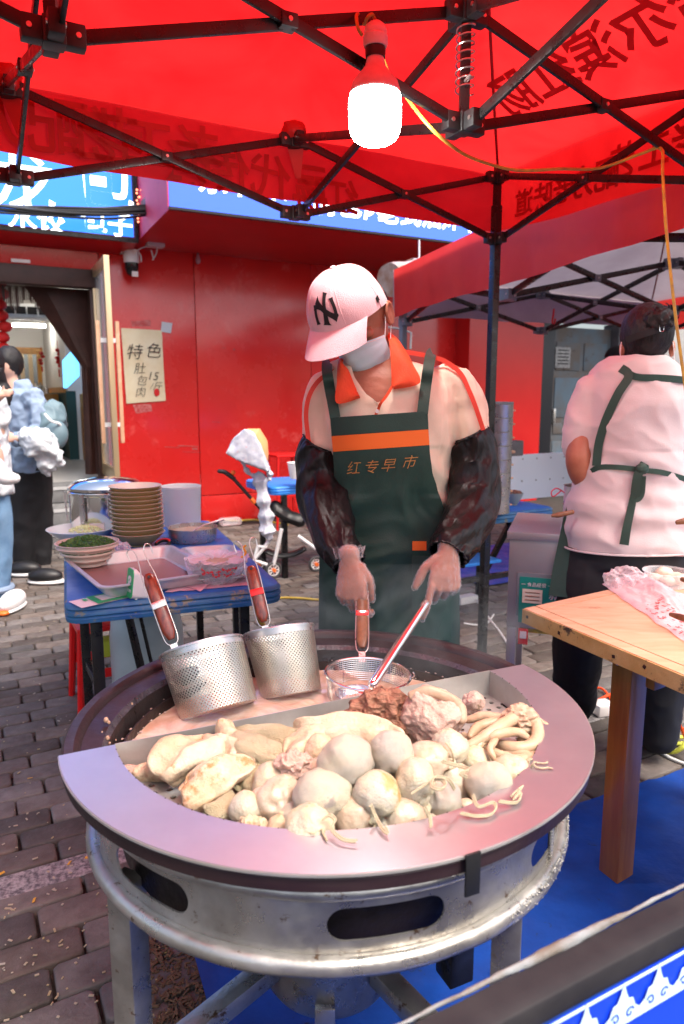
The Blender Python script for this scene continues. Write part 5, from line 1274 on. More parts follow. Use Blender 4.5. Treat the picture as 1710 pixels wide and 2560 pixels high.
def strainer(lab, top_l, top_r, bot_l, bot_r, Yt, Yb, hb, ht, Yh0, Yh1, seed, band):
    tl_, tr_ = P(*top_l, Yt), P(*top_r, Yt); bl, br_ = P(*bot_l, Yb), P(*bot_r, Yb)
    ct_, cb_ = (tl_+tr_)/2, (bl+br_)/2; r1 = (tr_-tl_).length/2; r0 = (br_-bl).length/2; axd = (ct_-cb_).normalized(); H = (ct_-cb_).length
    R = fr(axd, tr_-tl_); R = ax((tr_-tl_).normalized(), axd.cross((tr_-tl_).normalized()), axd)
    t = thing('noodle_strainer', lab, 'strainer', cb_); Mm = mat4(cb_, R)
    b = nb(); lathe(b, [(r0, .0), (r0+(r1-r0)*.9, H*.9)], 72, Mm, uv=True); obj('perforated_wall', b, perf, t)
    b = nb(); lathe(b, [(0, -.004), (r0*.9, -.002), (r0, .0)], 72, Mm, uv=True); obj('perforated_base', b, perf, t)
    b = nb(); lathe(b, [(r0+(r1-r0)*.9, H*.9), (r1, H), (r1+.0025, H+.001), (r1+.0025, H-.003)], 72, Mm); obj('plain_band', b, M['steel'], t)
    b = nb(); tube(b, [Mm @ V3((r1*cos(a), r1*sin(a), H)) for a in [2*pi*i/72 for i in range(72)]], .0027, 8, closed=True); obj('rim', b, M['steel'], t)
    base = P(*hb, Yh0); tip = P(*ht, Yh1); handle_set(t, base, tip, M['wood_handle'], band); return t, ct_, axd
strainer('perforated noodle strainer leaning left with a red wood handle and a steel band', (406, 1648), (602, 1588), (452, 1785), (645, 1765), 1.535, 1.475, (440, 1628), (352, 1388), 1.55, 1.64, 1, M['steel'])
strainer('perforated noodle strainer in the middle with a red taped wood handle', (612, 1590), (783, 1560), (655, 1750), (803, 1720), 1.635, 1.575, (666, 1580), (617, 1375), 1.65, 1.74, 2, M['red_plastic'])
# wire mesh basket
Bc = PZ(920, 1684, .765); rB = 104/FPX*(Bc-C0).length; t = thing('wire_basket', 'round wire mesh strainer basket with a brown wooden handle held by the man', 'strainer', Bc-Z*.1)
tilt = Matrix.Rotation(.05, 3, 'Y'); Mb = mat4(Bc, tilt); Hb = .115
b = nb(); tube(b, [Mb @ V3((rB*cos(a), rB*sin(a), 0)) for a in [2*pi*i/72 for i in range(72)]], .0030, 8, closed=True); obj('rim', b, M['steel_bright'], t)
b = nb(); NW, NH = 96, 24
pr = lambda s: (rB*(.985-.13*s-.10*max(0, s-.8)/.2), -Hb*s)
for i in range(NW):
    a = 2*pi*i/NW; tube(b, [Mb @ V3((pr(s/12)[0]*cos(a), pr(s/12)[0]*sin(a), pr(s/12)[1])) for s in range(13)], .00055, 3, caps=False)
for j in range(1, NH+1):
    s = j/NH; r_, z_ = pr(s); tube(b, [Mb @ V3((r_*cos(2*pi*i/60), r_*sin(2*pi*i/60), z_)) for i in range(60)], .00055, 3, closed=True)
rb = pr(1)[0]
for j in range(-12, 13):
    y = j/12.5*rb; x = sqrt(max(0, rb*rb-y*y))
    tube(b, [Mb @ V3((-x, y, -Hb)), Mb @ V3((x, y, -Hb))], .00055, 3, caps=False); tube(b, [Mb @ V3((y, -x, -Hb)), Mb @ V3((y, x, -Hb))], .00055, 3, caps=False)
obj('wire_mesh', b, M['steel_bright'], t, label='fine woven wire mesh')
b = nb()
for a in (.1, 1.2, 2.2, 3.3, 4.4, 5.3): tube(b, [Mb @ V3((pr(s/8)[0]*1.01*cos(a), pr(s/8)[0]*1.01*sin(a), pr(s/8)[1]+.002)) for s in range(-0, 9)], .0011, 5)
for a in (3.35, 6.2): tube(b, curve([Mb @ V3((rB*cos(a), rB*sin(a), -.004)), Mb @ V3(((rB+.008)*cos(a), (rB+.008)*sin(a), .004)), Mb @ V3(((rB+.004)*cos(a), (rB+.004)*sin(a), .012))], 5), .0016, 6)
obj('support_wire', b, M['steel_bright'], t)
HB0, HB1 = P(905, 1648, 1.67), P(906, 1425, 1.885)
handle_set(t, HB0, HB1, M['wood_brown'], M['steel_bright'], hook=False)
# contents and soup ladle
b = nb(); lathe(b, [(0, -.06), (rB*.85, -.058)], 40, Mb); displace(b, lambda q: .003*fbm(q*40, 2)); o = obj('basket_broth', b, M['broth'], t)
LT0, LT1 = P(946, 1690, 1.57), P(1085, 1475, 1.87)
t = thing('ladle', 'long steel ladle tube held in his gloved hand above the wire basket', 'ladle', LT0)
b = nb(); dl = (LT1-LT0).normalized(); tube(b, [LT0-dl*.03, LT0, lerp(LT0, LT1, .5), LT1, LT1+dl*.16], [.0115, .0118, .0122, .0125, .0125], 20, round_caps=True); obj('handle_tube', b, M['steel_bright'], t)
b = nb(); q = LT0-dl*.045+V3((-.03, -.005, -.012)); lathe(b, [(.001, -.030), (.03, -.026), (.045, -.012), (.05, .004), (.047, .004), (.042, -.010), (.028, -.022), (.001, -.026)], 32, mat4(q)); obj('ladle_bowl', b, M['steel_bright'], t)

# ================================================================== TABLES
def rrect(w_, h_, r, n=6):
    pts = []
    for cx, cy, a0 in ((w_/2-r, h_/2-r, 0), (-w_/2+r, h_/2-r, 90), (-w_/2+r, -h_/2+r, 180), (w_/2-r, -h_/2+r, 270)):
        for i in range(n+1): a = radians(a0+90*i/n); pts.append((cx+r*cos(a), cy+r*sin(a)))
    return pts
def plastic_table(label, c, X, Y, w_, d_, z, legs, mtop=None, medge=None, group=None):
    t = thing('folding_table', label, 'table', (c.x, c.y, 0), group); R = ax(X, Y, Z); Mt = mat4((c.x, c.y, 0), R)
    b = nb(); prof = [(.010, .0), (.002, -.006), (0, -.014), (.006, -.020), (.0, -.026), (.0, -.036), (.007, -.041), (.001, -.047), (.003, -.060), (.02, -.066), (.05, -.062)]
    rings = [[Mt @ V3((x, y, z+dz)) for x, y in rrect(w_-2*o_, d_-2*o_, .06)] for o_, dz in prof]
    R_ = loft(b, rings, caps=False); f = b.faces.new(R_[0][::-1]); g = b.faces.new(R_[-1])
    b.normal_update()
    for q in b.faces: q.material_index = 0 if q is f else 1
    obj('table_top', b, [mtop or M['blue_table'], medge or M['blue_edge']], t, angle=50)
    for (x, y, s) in legs:
        b = nb(); bar(b, Mt @ V3((x, y, 0)), Mt @ V3((x, y, z-.06)), s, s, up=X, bev=.003); obj('leg', b, M['black'], t)
    return t, Mt
NL, NR, FLc = V3((-.877, 2.165, 0)), V3((-.201, 2.425, 0)), V3((-1.501, 3.461, 0))
TX = (NR-NL).normalized(); TY = Z.cross(TX); TWd, TDp = (NR-NL).length, 1.44
NLz = NL; tc = NL+TX*TWd/2+TY*TDp/2
bt, BT = plastic_table('royal blue folding table crowded with bowls and trays left of the wok', tc, TX, TY, TWd, TDp, .735,
    [(-TWd/2+.095, -TDp/2+.09, .038), (-TWd/2+.06, -TDp/2+.36, .032), (TWd/2-.12, -TDp/2+.12, .034), (TWd/2-.08, -TDp/2+.42, .034), (-TWd/2+.08, TDp/2-.1, .034), (TWd/2-.08, TDp/2-.1, .034)])
def TB(x, y, z=0): return BT @ V3((x, y, z))
for (p, q) in (((-TWd/2+.095, -TDp/2+.09, .42), (-TWd/2+.06, -TDp/2+.36, .42)), ((-TWd/2+.1, -TDp/2+.1, .30), (TWd/2-.12, -TDp/2+.12, .30)), ((-TWd/2+.08, TDp/2-.1, .3), (TWd/2-.08, TDp/2-.1, .3))):
    b = nb(); bar(b, TB(*p), TB(*q), .022, .03, bev=.002); obj('cross_bar', b, M['black'], bt)
for x in (-.16, -.12):
    b = nb(); bar(b, TB(x+.0, -TDp/2+.25, .66), TB(x+.05, -TDp/2+.22, .36), .006 if x > -.13 else .04, .012, bev=.001); obj('folding_brace', b, M['black'], bt)
ZTB = .736
# herb bowl, onion bowl, bowl stack
def bowl_prof(R_, H, foot=.4, th=.004, ribs=0):
    o_ = [(0, 0), (R_*foot, 0), (R_*foot, H*.08), (R_*(foot+.02), H*.09)]
    for i in range(1, 13):
        s = i/12; r = R_*(foot+.02+(1-foot-.02)*(s**.72)); o_.append((r+(ribs*.0018*sin(s*2*pi*ribs) if ribs else 0), H*(.09+.91*s)))
    i_ = [(R_*(foot+.02+(1-foot-.02)*((i/12)**.72))-th, H*(.09+.91*i/12)+.001 if i == 12 else H*(.09+.91*i/12)) for i in range(12, 0, -1)]
    return o_, i_+[(0, H*.12)]
def bowl(name, label, p, R_, H, mo, mi, cat='bowl', group=None, ribs=0, foot=.4, tilt=0):
    t = thing(name, label, cat, p, group); o_, i_ = bowl_prof(R_, H, foot, ribs=ribs); Mm = mat4(p, Matrix.Rotation(tilt, 3, 'Y'))
    b = nb(); lathe(b, o_, 48, Mm); obj('outer_wall', b, mo, t)
    b = nb(); lathe(b, [o_[-1]]+i_, 48, Mm); obj('inner_wall', b, mi, t); return t, Mm
p = PZ(232, 1398, ZTB); p = PZ(222, 1420, ZTB); tb_, Mm = bowl('herb_bowl', 'ribbed cream bowl heaped with chopped green herbs on the blue table', p, .118, .104, M['bowl_cream'], M['bowl_cream'], ribs=4)
b = nb(); b2 = nb(); rh = random.Random(3)
ball(b2, Mm @ V3((0, 0, .080)), (.100, .100, .040), 3); obj('herb_bed', b2, M['herb2'], tb_)
for i in range(1100):
    a, r = rh.uniform(0, 2*pi), .102*sqrt(rh.random()); z = .092+.030*(1-(r/.102)**2)+rh.uniform(-.002, .006)
    R = Matrix.Rotation(rh.uniform(0, 6), 3, 'Z') @ Matrix.Rotation(rh.uniform(-1.2, 1.2), 3, 'X') @ Matrix.Rotation(rh.uniform(-1, 1), 3, 'Y')
    box(b, Mm @ V3((r*cos(a), r*sin(a), z)), (rh.uniform(.004, .011), rh.uniform(.002, .005), .0012), R)
obj('chopped_herbs', b, M['herb'], tb_, smooth=False, kind='stuff')
p = PZ(205, 1355, ZTB); tb_, Mm = bowl('onion_bowl', 'wide white bowl of pale chopped onion behind the herb bowl', p, .150, .066, M['bowl_white'], M['bowl_white'])
b = nb()
for i in range(350):
    a, r = rh.uniform(0, 2*pi), .07*sqrt(rh.random()); box(b, Mm @ V3((r*cos(a)+.02, r*sin(a), .055+.018*(1-(r/.07)**2)+rh.uniform(0, .003))), (.009, .006, .003), Matrix.Rotation(rh.uniform(0, 6), 3, 'Z') @ Matrix.Rotation(rh.uniform(-1, 1), 3, 'X'))
obj('chopped_onion', b, M['onion'], tb_, smooth=False, kind='stuff')
p = PZ(348, 1362, ZTB); dz = .0185
ord_ = ['bottom', 'second from the bottom', 'third from the bottom', 'fourth from the bottom', 'fifth from the bottom', 'sixth from the bottom', 'sixth from the top', 'fifth from the top', 'fourth from the top', 'third from the top', 'second from the top', 'topmost']
Rb = 64/FPX*(PZ(348, 1362, ZTB)-C0).length*.97
for i in range(12):
    q = p+V3((-i*.0006+rh.uniform(-.001, .001), rh.uniform(-.001, .001), i*dz+(.0 if i == 0 else .004)))
    bowl('ochre_bowl', ('topmost ochre bowl of the stack, its pale inside showing' if i == 11 else 'ochre bowl in the tall stack, %s' % ord_[i]), q, Rb, .060, M['ochre_bowl'], M['ochre_rim'], group='ochre bowls stacked on the blue table')
# big steel stock pot behind
p = PZ(270, 1335, ZTB); rr_ = 82/FPX*(p-C0).length; t = thing('stock_pot', 'big shiny lidded steel stock pot at the back of the blue table', 'pot', p)
b = nb(); lathe(b, [(0, 0), (rr_*.96, 0), (rr_, .01), (rr_, .20), (rr_*1.04, .205), (rr_*1.04, .215), (rr_*1.0, .22)], 56, mat4(p)); obj('pot_body', b, M['steel_bright'], t)
b = nb(); lathe(b, [(rr_*1.02, .222), (rr_*1.03, .235), (rr_*.96, .245), (rr_*.8, .262), (rr_*.3, .275), (0, .277)], 56, mat4(p)); l = obj('lid', b, M['steel_bright'], t)
for k, a in enumerate((3.5, 4.4)):
    c_ = V3((cos(a), sin(a), 0)); b = nb(); bar(b, p+c_*(rr_+.012)+Z*.08, p+c_*(rr_+.016)+Z*.215, .02, .008, up=c_); obj('latch', b, M['steel'], t)
b = nb(); a = 4.75; c_ = V3((cos(a), sin(a), 0)); box(b, p+c_*(rr_+.002)+Z*.05, (.004, .07, .06), ax(c_, Z.cross(c_), Z)); obj('label', b, M['card'], t)
# milky bucket
p = PZ(456, 1312, ZTB); rr_ = 48/FPX*(p-C0).length; t = thing('plastic_container', 'tall milky white plastic container behind the bowl stack', 'container', p)
H = (P(456, 1215, p.y).z-p.z); b = nb(); lathe(b, [(0, 0), (rr_*.9, 0), (rr_*.92, .004), (rr_*.985, H), (rr_*1.0, H+.002), (rr_*.98, H+.002), (rr_*.9, .01), (0, .008)], 48, mat4(p)); obj('wall', b, M['milky'], t)
for z_ in (.97,):
    b = nb(); tube(b, [p+V3((rr_*(.925+.06*z_)*cos(2*pi*i/48), rr_*(.925+.06*z_)*sin(2*pi*i/48), H*z_)) for i in range(48)], .0015, 5, closed=True); obj('ring_mark', b, M['milky'], t)
# saucepan with ladle
p = PZ(482, 1352, ZTB); p = PZ(482, 1350, ZTB); rr_ = 59/FPX*(p-C0).length; t = thing('saucepan', 'small dull steel saucepan with a thin ladle resting in it', 'saucepan', p)
b = nb(); H = .062; lathe(b, [(0, 0), (rr_*.93, 0), (rr_*.97, .008), (rr_, H), (rr_+.003, H+.001), (rr_-.002, H), (rr_*.95, .01), (0, .009)], 48, mat4(p)); obj('pan_body', b, M['steel'], t)
b = nb(); lathe(b, [(0, H*.7), (rr_*.97, H*.7)], 40, mat4(p)); obj('sauce', b, mat('sauce', (.5, .33, .2), rough=.3), t)
l = thing('sauce_ladle', 'thin steel ladle leaning out of the small saucepan to the right', 'ladle', p+Z*H)
b = nb(); tube(b, [p+V3((.0, 0, .04)), p+V3((.055, .01, .07)), P(560, 1298, p.y+.05)], [.003, .004, .006], 8); obj('ladle_handle', b, M['steel'], l)
# plastic bags lumps between
def bag(name, lab, c_, r, m_, seed, amp=.02, fq=14, sub=5, flat=1, cat='bag'):
    b = nb(); ball(b, (0, 0, 0), r, sub); off = V3((seed, seed*.7, 0)); displace(b, lambda q: amp*(ridge(q*fq+off, 3)-1)); 
    zmin = min(v.co.z for v in b.verts)
    b.transform(mat4(c_)); 
    for v in b.verts: v.co.z = max(v.co.z, c_.z-flat*(r[2] if isinstance(r, tuple) else r)*.8)
    o = obj(name, b, m_, angle=80); tag(o, lab, cat); return o
bag('plastic_bag', 'crumpled clear bag behind the bowl stack near the stock pot', PZ(268, 1335, ZTB)+Z*.045, (.07, .05, .045), M['bag'], 2, .012, 20)
bag('plastic_bag', 'dark crumpled clear bag wedged between the herb bowl and the stack', PZ(295, 1385, ZTB)+Z*.02, (.05, .05, .03), M['bag'], 5, .012, 24)
# scissors
p = PZ(385, 1362, ZTB)+Z*.03; t = thing('scissors', 'scissors with red and black grips behind the steel tray', 'scissors', p)
for k, (x, y) in enumerate(((-22, -4), (22, 4))):
    c_ = P(385+x, 1355+y, p.y+.0); b = nb(); el = [c_+V3((.030*cos(a), .014*sin(a), .012*sin(a)+.004*cos(a)*(1 if k else 1))) for a in [2*pi*i/24 for i in range(24)]]; tube(b, el, .008, 10, closed=True); g = obj('grip', b, M['black_plastic'], t)
    b = nb(); tube(b, [e+Z*.004 for e in el[1:12]], .0065, 8, round_caps=True); obj('red_insert', b, M['red_plastic'], g)
b = nb(); bar(b, p+V3((-.0, .01, 0)), p+V3((.05, .13, -.02)), .012, .002); obj('blade', b, M['steel'], t)
# steel tray
def pan(name, lab, q, z0, depth, m_):
    c = [PZ(x, y, z0+depth) for x, y in q]; cen = sum(c, V3())/4; t = thing(name, lab, 'tray', V3((cen.x, cen.y, z0)))
    X = ((c[1]-c[0])+(c[2]-c[3])).normalized(); Y = Z.cross(X); w_ = ((c[1]-c[0]).length+(c[2]-c[3]).length)/2; d_ = ((c[3]-c[0]).length+(c[2]-c[1]).length)/2
    Mt = mat4((cen.x, cen.y, z0), ax(X, Y, Z)); b = nb()
    prof = [(.0, depth-.004), (.0, depth), (.014, depth), (.018, depth-.004), (.034, .010), (.044, .003), (.06, .001)]
    rings = [[Mt @ V3((x, y, z)) for x, y in rrect(w_-2*o_, d_-2*o_, max(.02, .045-o_*.3))] for o_, z in prof]
    R_ = loft(b, rings, caps=False); b.faces.new(R_[-1]); solid(b, -.001); bmesh.ops.triangulate(b, faces=[f for f in b.faces if len(f.verts) > 4]); obj('tray_body', b, m_, t, angle=18)
    return t, Mt, w_, d_
tr, TM, tw, td = pan('steel_tray', 'deep rectangular steel tray lying across the blue table', [(222, 1468), (505, 1440), (470, 1352), (182, 1395)], ZTB, .052, M['steel_tray'])
b = nb(); pts = rrect(tw-.10, td-.10, .02); prism(b, pts, .004, TM @ Matrix.Translation((0, 0, .006))); o = obj('meat_juice', b, mat('pink_juice', (.30, .17, .16), rough=.25), tr)
tr2, TM2, _, _ = pan('steel_tray', 'second steel tray partly hidden under the bagged bowl', [(490, 1452), (618, 1436), (592, 1362), (440, 1366)], ZTB, .030, M['steel_tray'])
# bagged bowl
p = PZ(545, 1455, ZTB); tb_, Mm = bowl('bagged_bowl', 'bowl wrapped in crumpled clear plastic with red print, front right of the blue table', p+Z*.004, .088, .078, mat('bowl_greyish', (.4, .36, .33), rough=.3), M['bowl_cream'])
b = nb(); 
rings = []
for i in range(26):
    s = i/25; r = .058+.052*s**.7; z = .002+.086*s; rings.append([Mm @ V3(((r+.009*ridge(V3((cos(a)*3, sin(a)*3, s*5)), 3)-.006)*cos(a), (r+.009*ridge(V3((cos(a)*3, sin(a)*3, s*5)), 3)-.006)*sin(a), z+(.016*noise.noise(V3((cos(a)*4, sin(a)*4, 9))) if s > .8 else 0))) for a in [2*pi*k/90 for k in range(90)]])
for i in range(1, 5): rings.append([lerp(Mm @ V3((0, 0, .07)), q, 1-i*.16)+Z*.004*noise.noise(q*60) for q in rings[25]])
loft(b, rings, caps=False); obj('plastic_wrap', b, M['bag'], tb_, angle=80)
b = nb()
for i in range(34):
    a = rh.uniform(4.4, 5.5); s = rh.uniform(.45, .8); r = .062+.052*s**.7+.006; c_ = Mm @ V3((r*cos(a), r*sin(a), .086*s)); box(b, c_, (rh.uniform(.003, .011), .0012, rh.uniform(.002, .008)), Matrix.Rotation(a+pi/2, 3, 'Z') @ Matrix.Rotation(rh.uniform(-.7, .7), 3, 'Y'))
obj('red_print', b, M['stripe_r'], tb_, kind='stuff')
b = nb(); tube(b, curve([Mm @ V3((.085, .0, .085)), Mm @ V3((.1, .01, .10)), Mm @ V3((.092, .015, .118)), Mm @ V3((.1, .02, .125))], 5), .004, 7); obj('yellow_tie', b, mat('yellow_plastic', (.75, .38, .03), rough=.4), tb_)
# pink papers
for k, q in enumerate(([(413, 1482), (625, 1462), (600, 1420), (470, 1430)], [(432, 1455), (500, 1478), (560, 1440), (470, 1445)])):
    b = nb(); pts = []
    n_ = 12; g = []
    for i in range(n_+1):
        rw_ = []
        for j in range(n_+1):
            s, t_ = i/n_, j/n_; x = lerp(lerp(q[0][0], q[1][0], s), lerp(q[3][0], q[2][0], s), t_); y = lerp(lerp(q[0][1], q[1][1], s), lerp(q[3][1], q[2][1], s), t_)
            p = PZ(x, y+3*noise.noise(V3((x*.1, y*.1, k))), ZTB+.002+k*.004); p.z += .006*abs(noise.noise(V3((x*.03, y*.05, k))))+(.012*(1-s)**6 if k else 0); rw_.append(p)
        g.append(rw_)
    loft(b, g, close=False); solid(b, .0006); o = obj('pink_paper', b, M['pink_paper']); tag(o, ['large pink paper sheet under the bagged bowl', 'smaller creased pink paper lying over the large sheet'][k], 'paper')
# green payment speaker and card
p = PZ(352, 1498, ZTB); q0, q1 = PZ(316, 1488, ZTB), PZ(340, 1506, ZTB); fx = (q1-q0).normalized(); fx.z = 0; fy = Z.cross(fx)
t = thing('payment_speaker', 'white payment speaker with a round cornered green face and tick bubble', 'speaker', q0)
h = .098; prof = rrect(.062, h, .016)
Mg = mat4((q0+q1)/2+Z*(h/2+.004), ax(fx, Z, fx.cross(Z)) @ Matrix.Rotation(radians(-8), 3, 'X'))
b = nb(); rings = [[Mg @ V3((x*s, y*s2-(h/2)*(1-s2), -d_)) for x, y in prof] for d_, s, s2 in ((0, 1, 1), (.012, .99, .99), (.05, .9, .62), (.062, .82, .55))]
loft(b, rings); obj('casing', b, M['white'], t, angle=50)
b = nb(); prism(b, [(x*.97, y*.98) for x, y in prof], .003, Mg); obj('green_face', b, M['green_card'], t, smooth=False)
b = nb(); c2 = [( .0+.015*cos(a), .012+.013*sin(a)) for a in [2*pi*i/28 for i in range(28)]]; prism(b, c2, .0042, Mg); prism(b, [(-.008, .003), (-.014, -.006), (.0, .0)], .0042, Mg); lg = obj('bubble_mark', b, M['white'], t, smooth=False)
b = nb(); prism(b, [(-.009, .013), (-.003, .006), (.012, .020), (-.003, .010)], .0052, Mg); obj('tick', b, M['green_card'], lg, smooth=False)
text('微信支付', .0115, Mg @ Matrix.Translation((0, -.024, .0035)), M['white'], 'lettering', t)
for x, y in ((-.02, .01), (.02, .01), (.02, .05), (-.02, .05)):
    b = nb(); tube(b, [(q0+q1)/2+fx*x+fy*y, (q0+q1)/2+fx*x+fy*y+Z*.006], .004, 8); obj('foot', b, M['white'], t)
q = [PZ(*c, ZTB+.003) for c in ((172, 1504), (204, 1520), (330, 1492), (300, 1477))]
b = nb(); loft(b, [[q[0], q[1]], [q[3], q[2]]], close=False); solid(b, .0005); o = obj('card_sheet', b, M['card'], smooth=False); cs_ = tag(o, 'pale and green laminated payment card lying at the front of the blue table', 'card')
def sub(q, s0, s1, t0, t1, dz): 
    f = lambda s, t_: lerp(lerp(q[0], q[3], s), lerp(q[1], q[2], s), t_)+Z*dz
    b = nb(); vs = [b.verts.new(f(*st)) for st in ((s0, t0), (s1, t0), (s1, t1), (s0, t1))]; b.faces.new(vs); solid(b, -.0004); return b
obj('green_print', sub(q, .32, 1.0, 0, 1, .0030), M['green_card'], o, smooth=False)
obj('pale_square', sub(q, .44, .86, .18, .82, .0048), M['card'], o, smooth=False)
obj('green_mark', sub(q, .20, .27, .15, .4, .0030), M['green_card'], o, smooth=False)
# bits under the blue table
def stool(lab, p, s, h, m_, name='plastic_stool'):
    t = thing(name, lab, 'stool', p); b = nb(); box(b, p+Z*(h-.015), (s, s, .03), RUV, .01); obj('seat', b, m_, t)
    for i in (-1, 1):
        for j in (-1, 1):
            b = nb(); tube(b, [p+U*(i*s*.52)+VV*(j*s*.52), p+U*(i*s*.42)+VV*(j*s*.42)+Z*(h-.02)], [(.014, .022), (.02, .028)], 8); obj('leg', b, m_, t)
    for i in (-1, 1):
        b = nb(); bar(b, p+U*(-s*.45)+VV*(i*s*.46)+Z*h*.45, p+U*(s*.45)+VV*(i*s*.46)+Z*h*.45, .012, .04, bev=.003); obj('stretcher', b, m_, t)
    return t
stool('red plastic stool half hidden behind the blue table legs', PZ(262, 1760, 0)+V3((.0, .05, 0)), .27, .40, M['red_plastic'])
b = nb(); p = PZ(288, 1740, 0); box(b, p+Z*.25, (.13, .10, .09), RUV, .03); displace(b, lambda q: .006*fbm(q*20, 2)); o = obj('folded_cloth', b, M['yellow_green']); tag(o, 'yellow green folded cloth beside the red stool under the blue table', 'cloth')
p = PZ(368, 1790, 0); p = PZ(375, 1760, 0); t = thing('gas_cylinder', 'fat pale grey gas cylinder standing under the blue table', 'gas cylinder', p)
b = nb(); lathe(b, [(0, 0), (.13, 0), (.155, .03), (.16, .06), (.16, .36), (.15, .42), (.11, .465), (.05, .48), (0, .482)], 48, mat4(p)); obj('shell', b, M['cyl_grey'], t)
b = nb(); lathe(b, [(.07, .46), (.075, .53), (.07, .53), (.066, .46)], 24, mat4(p), closed=True); obj('collar', b, M['cyl_grey'], t)
b = nb(); tube(b, [p+Z*.48, p+Z*.53], .014, 10); obj('valve', b, M['steel'], t)
b = nb(); tube(b, curve([P(640, 1515, 2.7), P(655, 1560, 2.6), P(672, 1600, 2.5), P(690, 1680, 2.4)], 6), .012, 8); o = obj('gas_hose', b, M['yellow_cable']); tag(o, 'orange yellow ribbed hose hanging behind the blue table', 'hose')

# ------------------------------------------------------------------ wooden board table on the right
W0, W1, W2 = V3((.5546, 2.106, 0)), V3((.799, 1.5785, 0)), V3((.894, 2.318, 0))
WY = (W1-W0).normalized(); WX = V3((-WY.y, WY.x, 0)); WX = (W2-W0).normalized()
t = thing('board_table', 'pale wooden board table on orange varnished legs at the right', 'table', W0)
def slab(a, X, Y, lx, ly, z0, z1, m_, name, par, bev=.003, sub_=0):
    b = nb(); c = [a, a+X*lx, a+X*lx+Y*ly, a+Y*ly]; loft(b, [[V3((p.x, p.y, z0)) for p in c], [V3((p.x, p.y, z1)) for p in c]]); bmesh.ops.bevel(b, geom=list(b.edges), offset=bev, segments=2, affect='EDGES')
    return obj(name, b, m_, par)
slab(W0+WX*.05+WY*.045, WX, WY, .76, 1.02, .718, .7515, M['maple'], 'board_top', t)
for k, (a, X, Y, lx, ly) in enumerate(((W0, WX, WY, .05, 1.12), (W0+WX*.0505, WX, WY, .76, .0445))):
    slab(a, X, Y, lx, ly, .706, .752, M['maple'], 'edge_strip', t)
b = nb(); 
nrm = (-WX).normalized(); nr2 = WY.cross(Z); nr2 = nr2 if nr2.dot(C0-W0) > 0 else -nr2
c = W0+WY*.56+nr2*.0012
R = ax(WY, Z, WY.cross(Z)); box(b, c+Z*.729, (1.118, .043, .003), R); obj('worn_edge_face', b, M['maple_edge'], t, smooth=False)
for s in (.025, .165, .37, .47, .62):
    b = nb(); q = W0+WY*(s)+nr2*.003+Z*(.729+.004*sin(s*30)); box(b, q, (.010, .009, .002), R @ Matrix.Rotation(s*9, 3, 'Z'), .0008); obj('nail_hole', b, M['brown'], t)
lg0 = V3((.784, 1.833, 0)); lx = WY; ly = WX
for k, c in enumerate((lg0+ly*.045-lx*.04, lg0+ly*.045-lx*.04+WX*.60, lg0+ly*.045-lx*.04+WY*.60, lg0+ly*.045-lx*.04+WY*.6+WX*.6)):
    b = nb(); box(b, c+Z*.353, (.072, .072, .706), ax(WY, WX, Z), .004); lg = obj('leg', b, M['orange_wood'], t)
    b = nb(); ball(b, c+nr2*.037+Z*.66-WY*.01, (.006, .006, .006), 2); obj('bolt', b, M['steel'], lg)
b = nb(); bar(b, lg0+ly*.02+WX*.02+Z*.675, lg0+WY*.56+ly*.03+Z*.675, .022, .055, bev=.003); obj('apron_rail', b, M['orange_wood'], t)
b = nb(); q = lg0+WY*.06+ly*.03; box(b, q+Z*.655, (.03, .05, .05), ax(WY, WX, Z), .003); obj('corner_block', b, M['orange_wood'], t)
b = nb(); 
for k in range(5): q = lg0+WY*(.30+k*.004)+nr2*(-.03); tube(b, [q+V3((0, 0, .66))+WY*(.012+.008*k)*cos(a)+Z*(.012+.008*k)*sin(a) for a in [2*pi*i/20 for i in range(20)]], .0022, 5, closed=True)
obj('carved_scroll', b, M['orange_wood'], t, kind='stuff')
# bag and clear box with buns on the board
ZB_ = .753
p = PZ(1665, 1462, ZB_); r_ = .085; t = thing('clear_tub', 'round clear plastic tub holding pale dumplings at the right edge', 'tub', p)
b = nb(); lathe(b, [(0, 0), (.066, 0), (.074, .045), (.079, .047), (.079, .050), (.073, .050), (.064, .003), (0, .002)], 48, mat4(p)); obj('tub_wall', b, M['clearbox'], t)
for k, (x, y, z) in enumerate(((.0, -.025, .022), (.034, .01, .024), (-.032, .012, .02), (.005, .03, .036), (.03, -.03, .03))):
    b = nb(); ball(b, p+V3((x, y, z)), (.03, .024, .018), 4); displace(b, lambda q: .004*fbm(q*50, 2)); o = obj('dumpling', b, M['ochre_rim']); tag(o, ['pale dumpling at the front of the clear tub', 'pale dumpling at the right side of the clear tub', 'pale dumpling at the left side of the clear tub', 'topmost yellowish dumpling in the clear tub', 'pale dumpling at the front right of the clear tub'][k], 'dumpling', 'dumplings in the clear tub')
b = nb(); g = []; n1, n2 = 60, 40
cor = [(1512, 1448), (1600, 1478), (1775, 1640), (1560, 1560)]
cor = [(1508, 1452), (1640, 1400), (1840, 1560), (1775, 1665)]
A_, B_, C_, D_ = [PZ(x, y, ZB_) for x, y in ((1505, 1462), (1610, 1440), (1860, 1560), (1735, 1640))]
D_ = PZ(1760, 1640, ZB_)
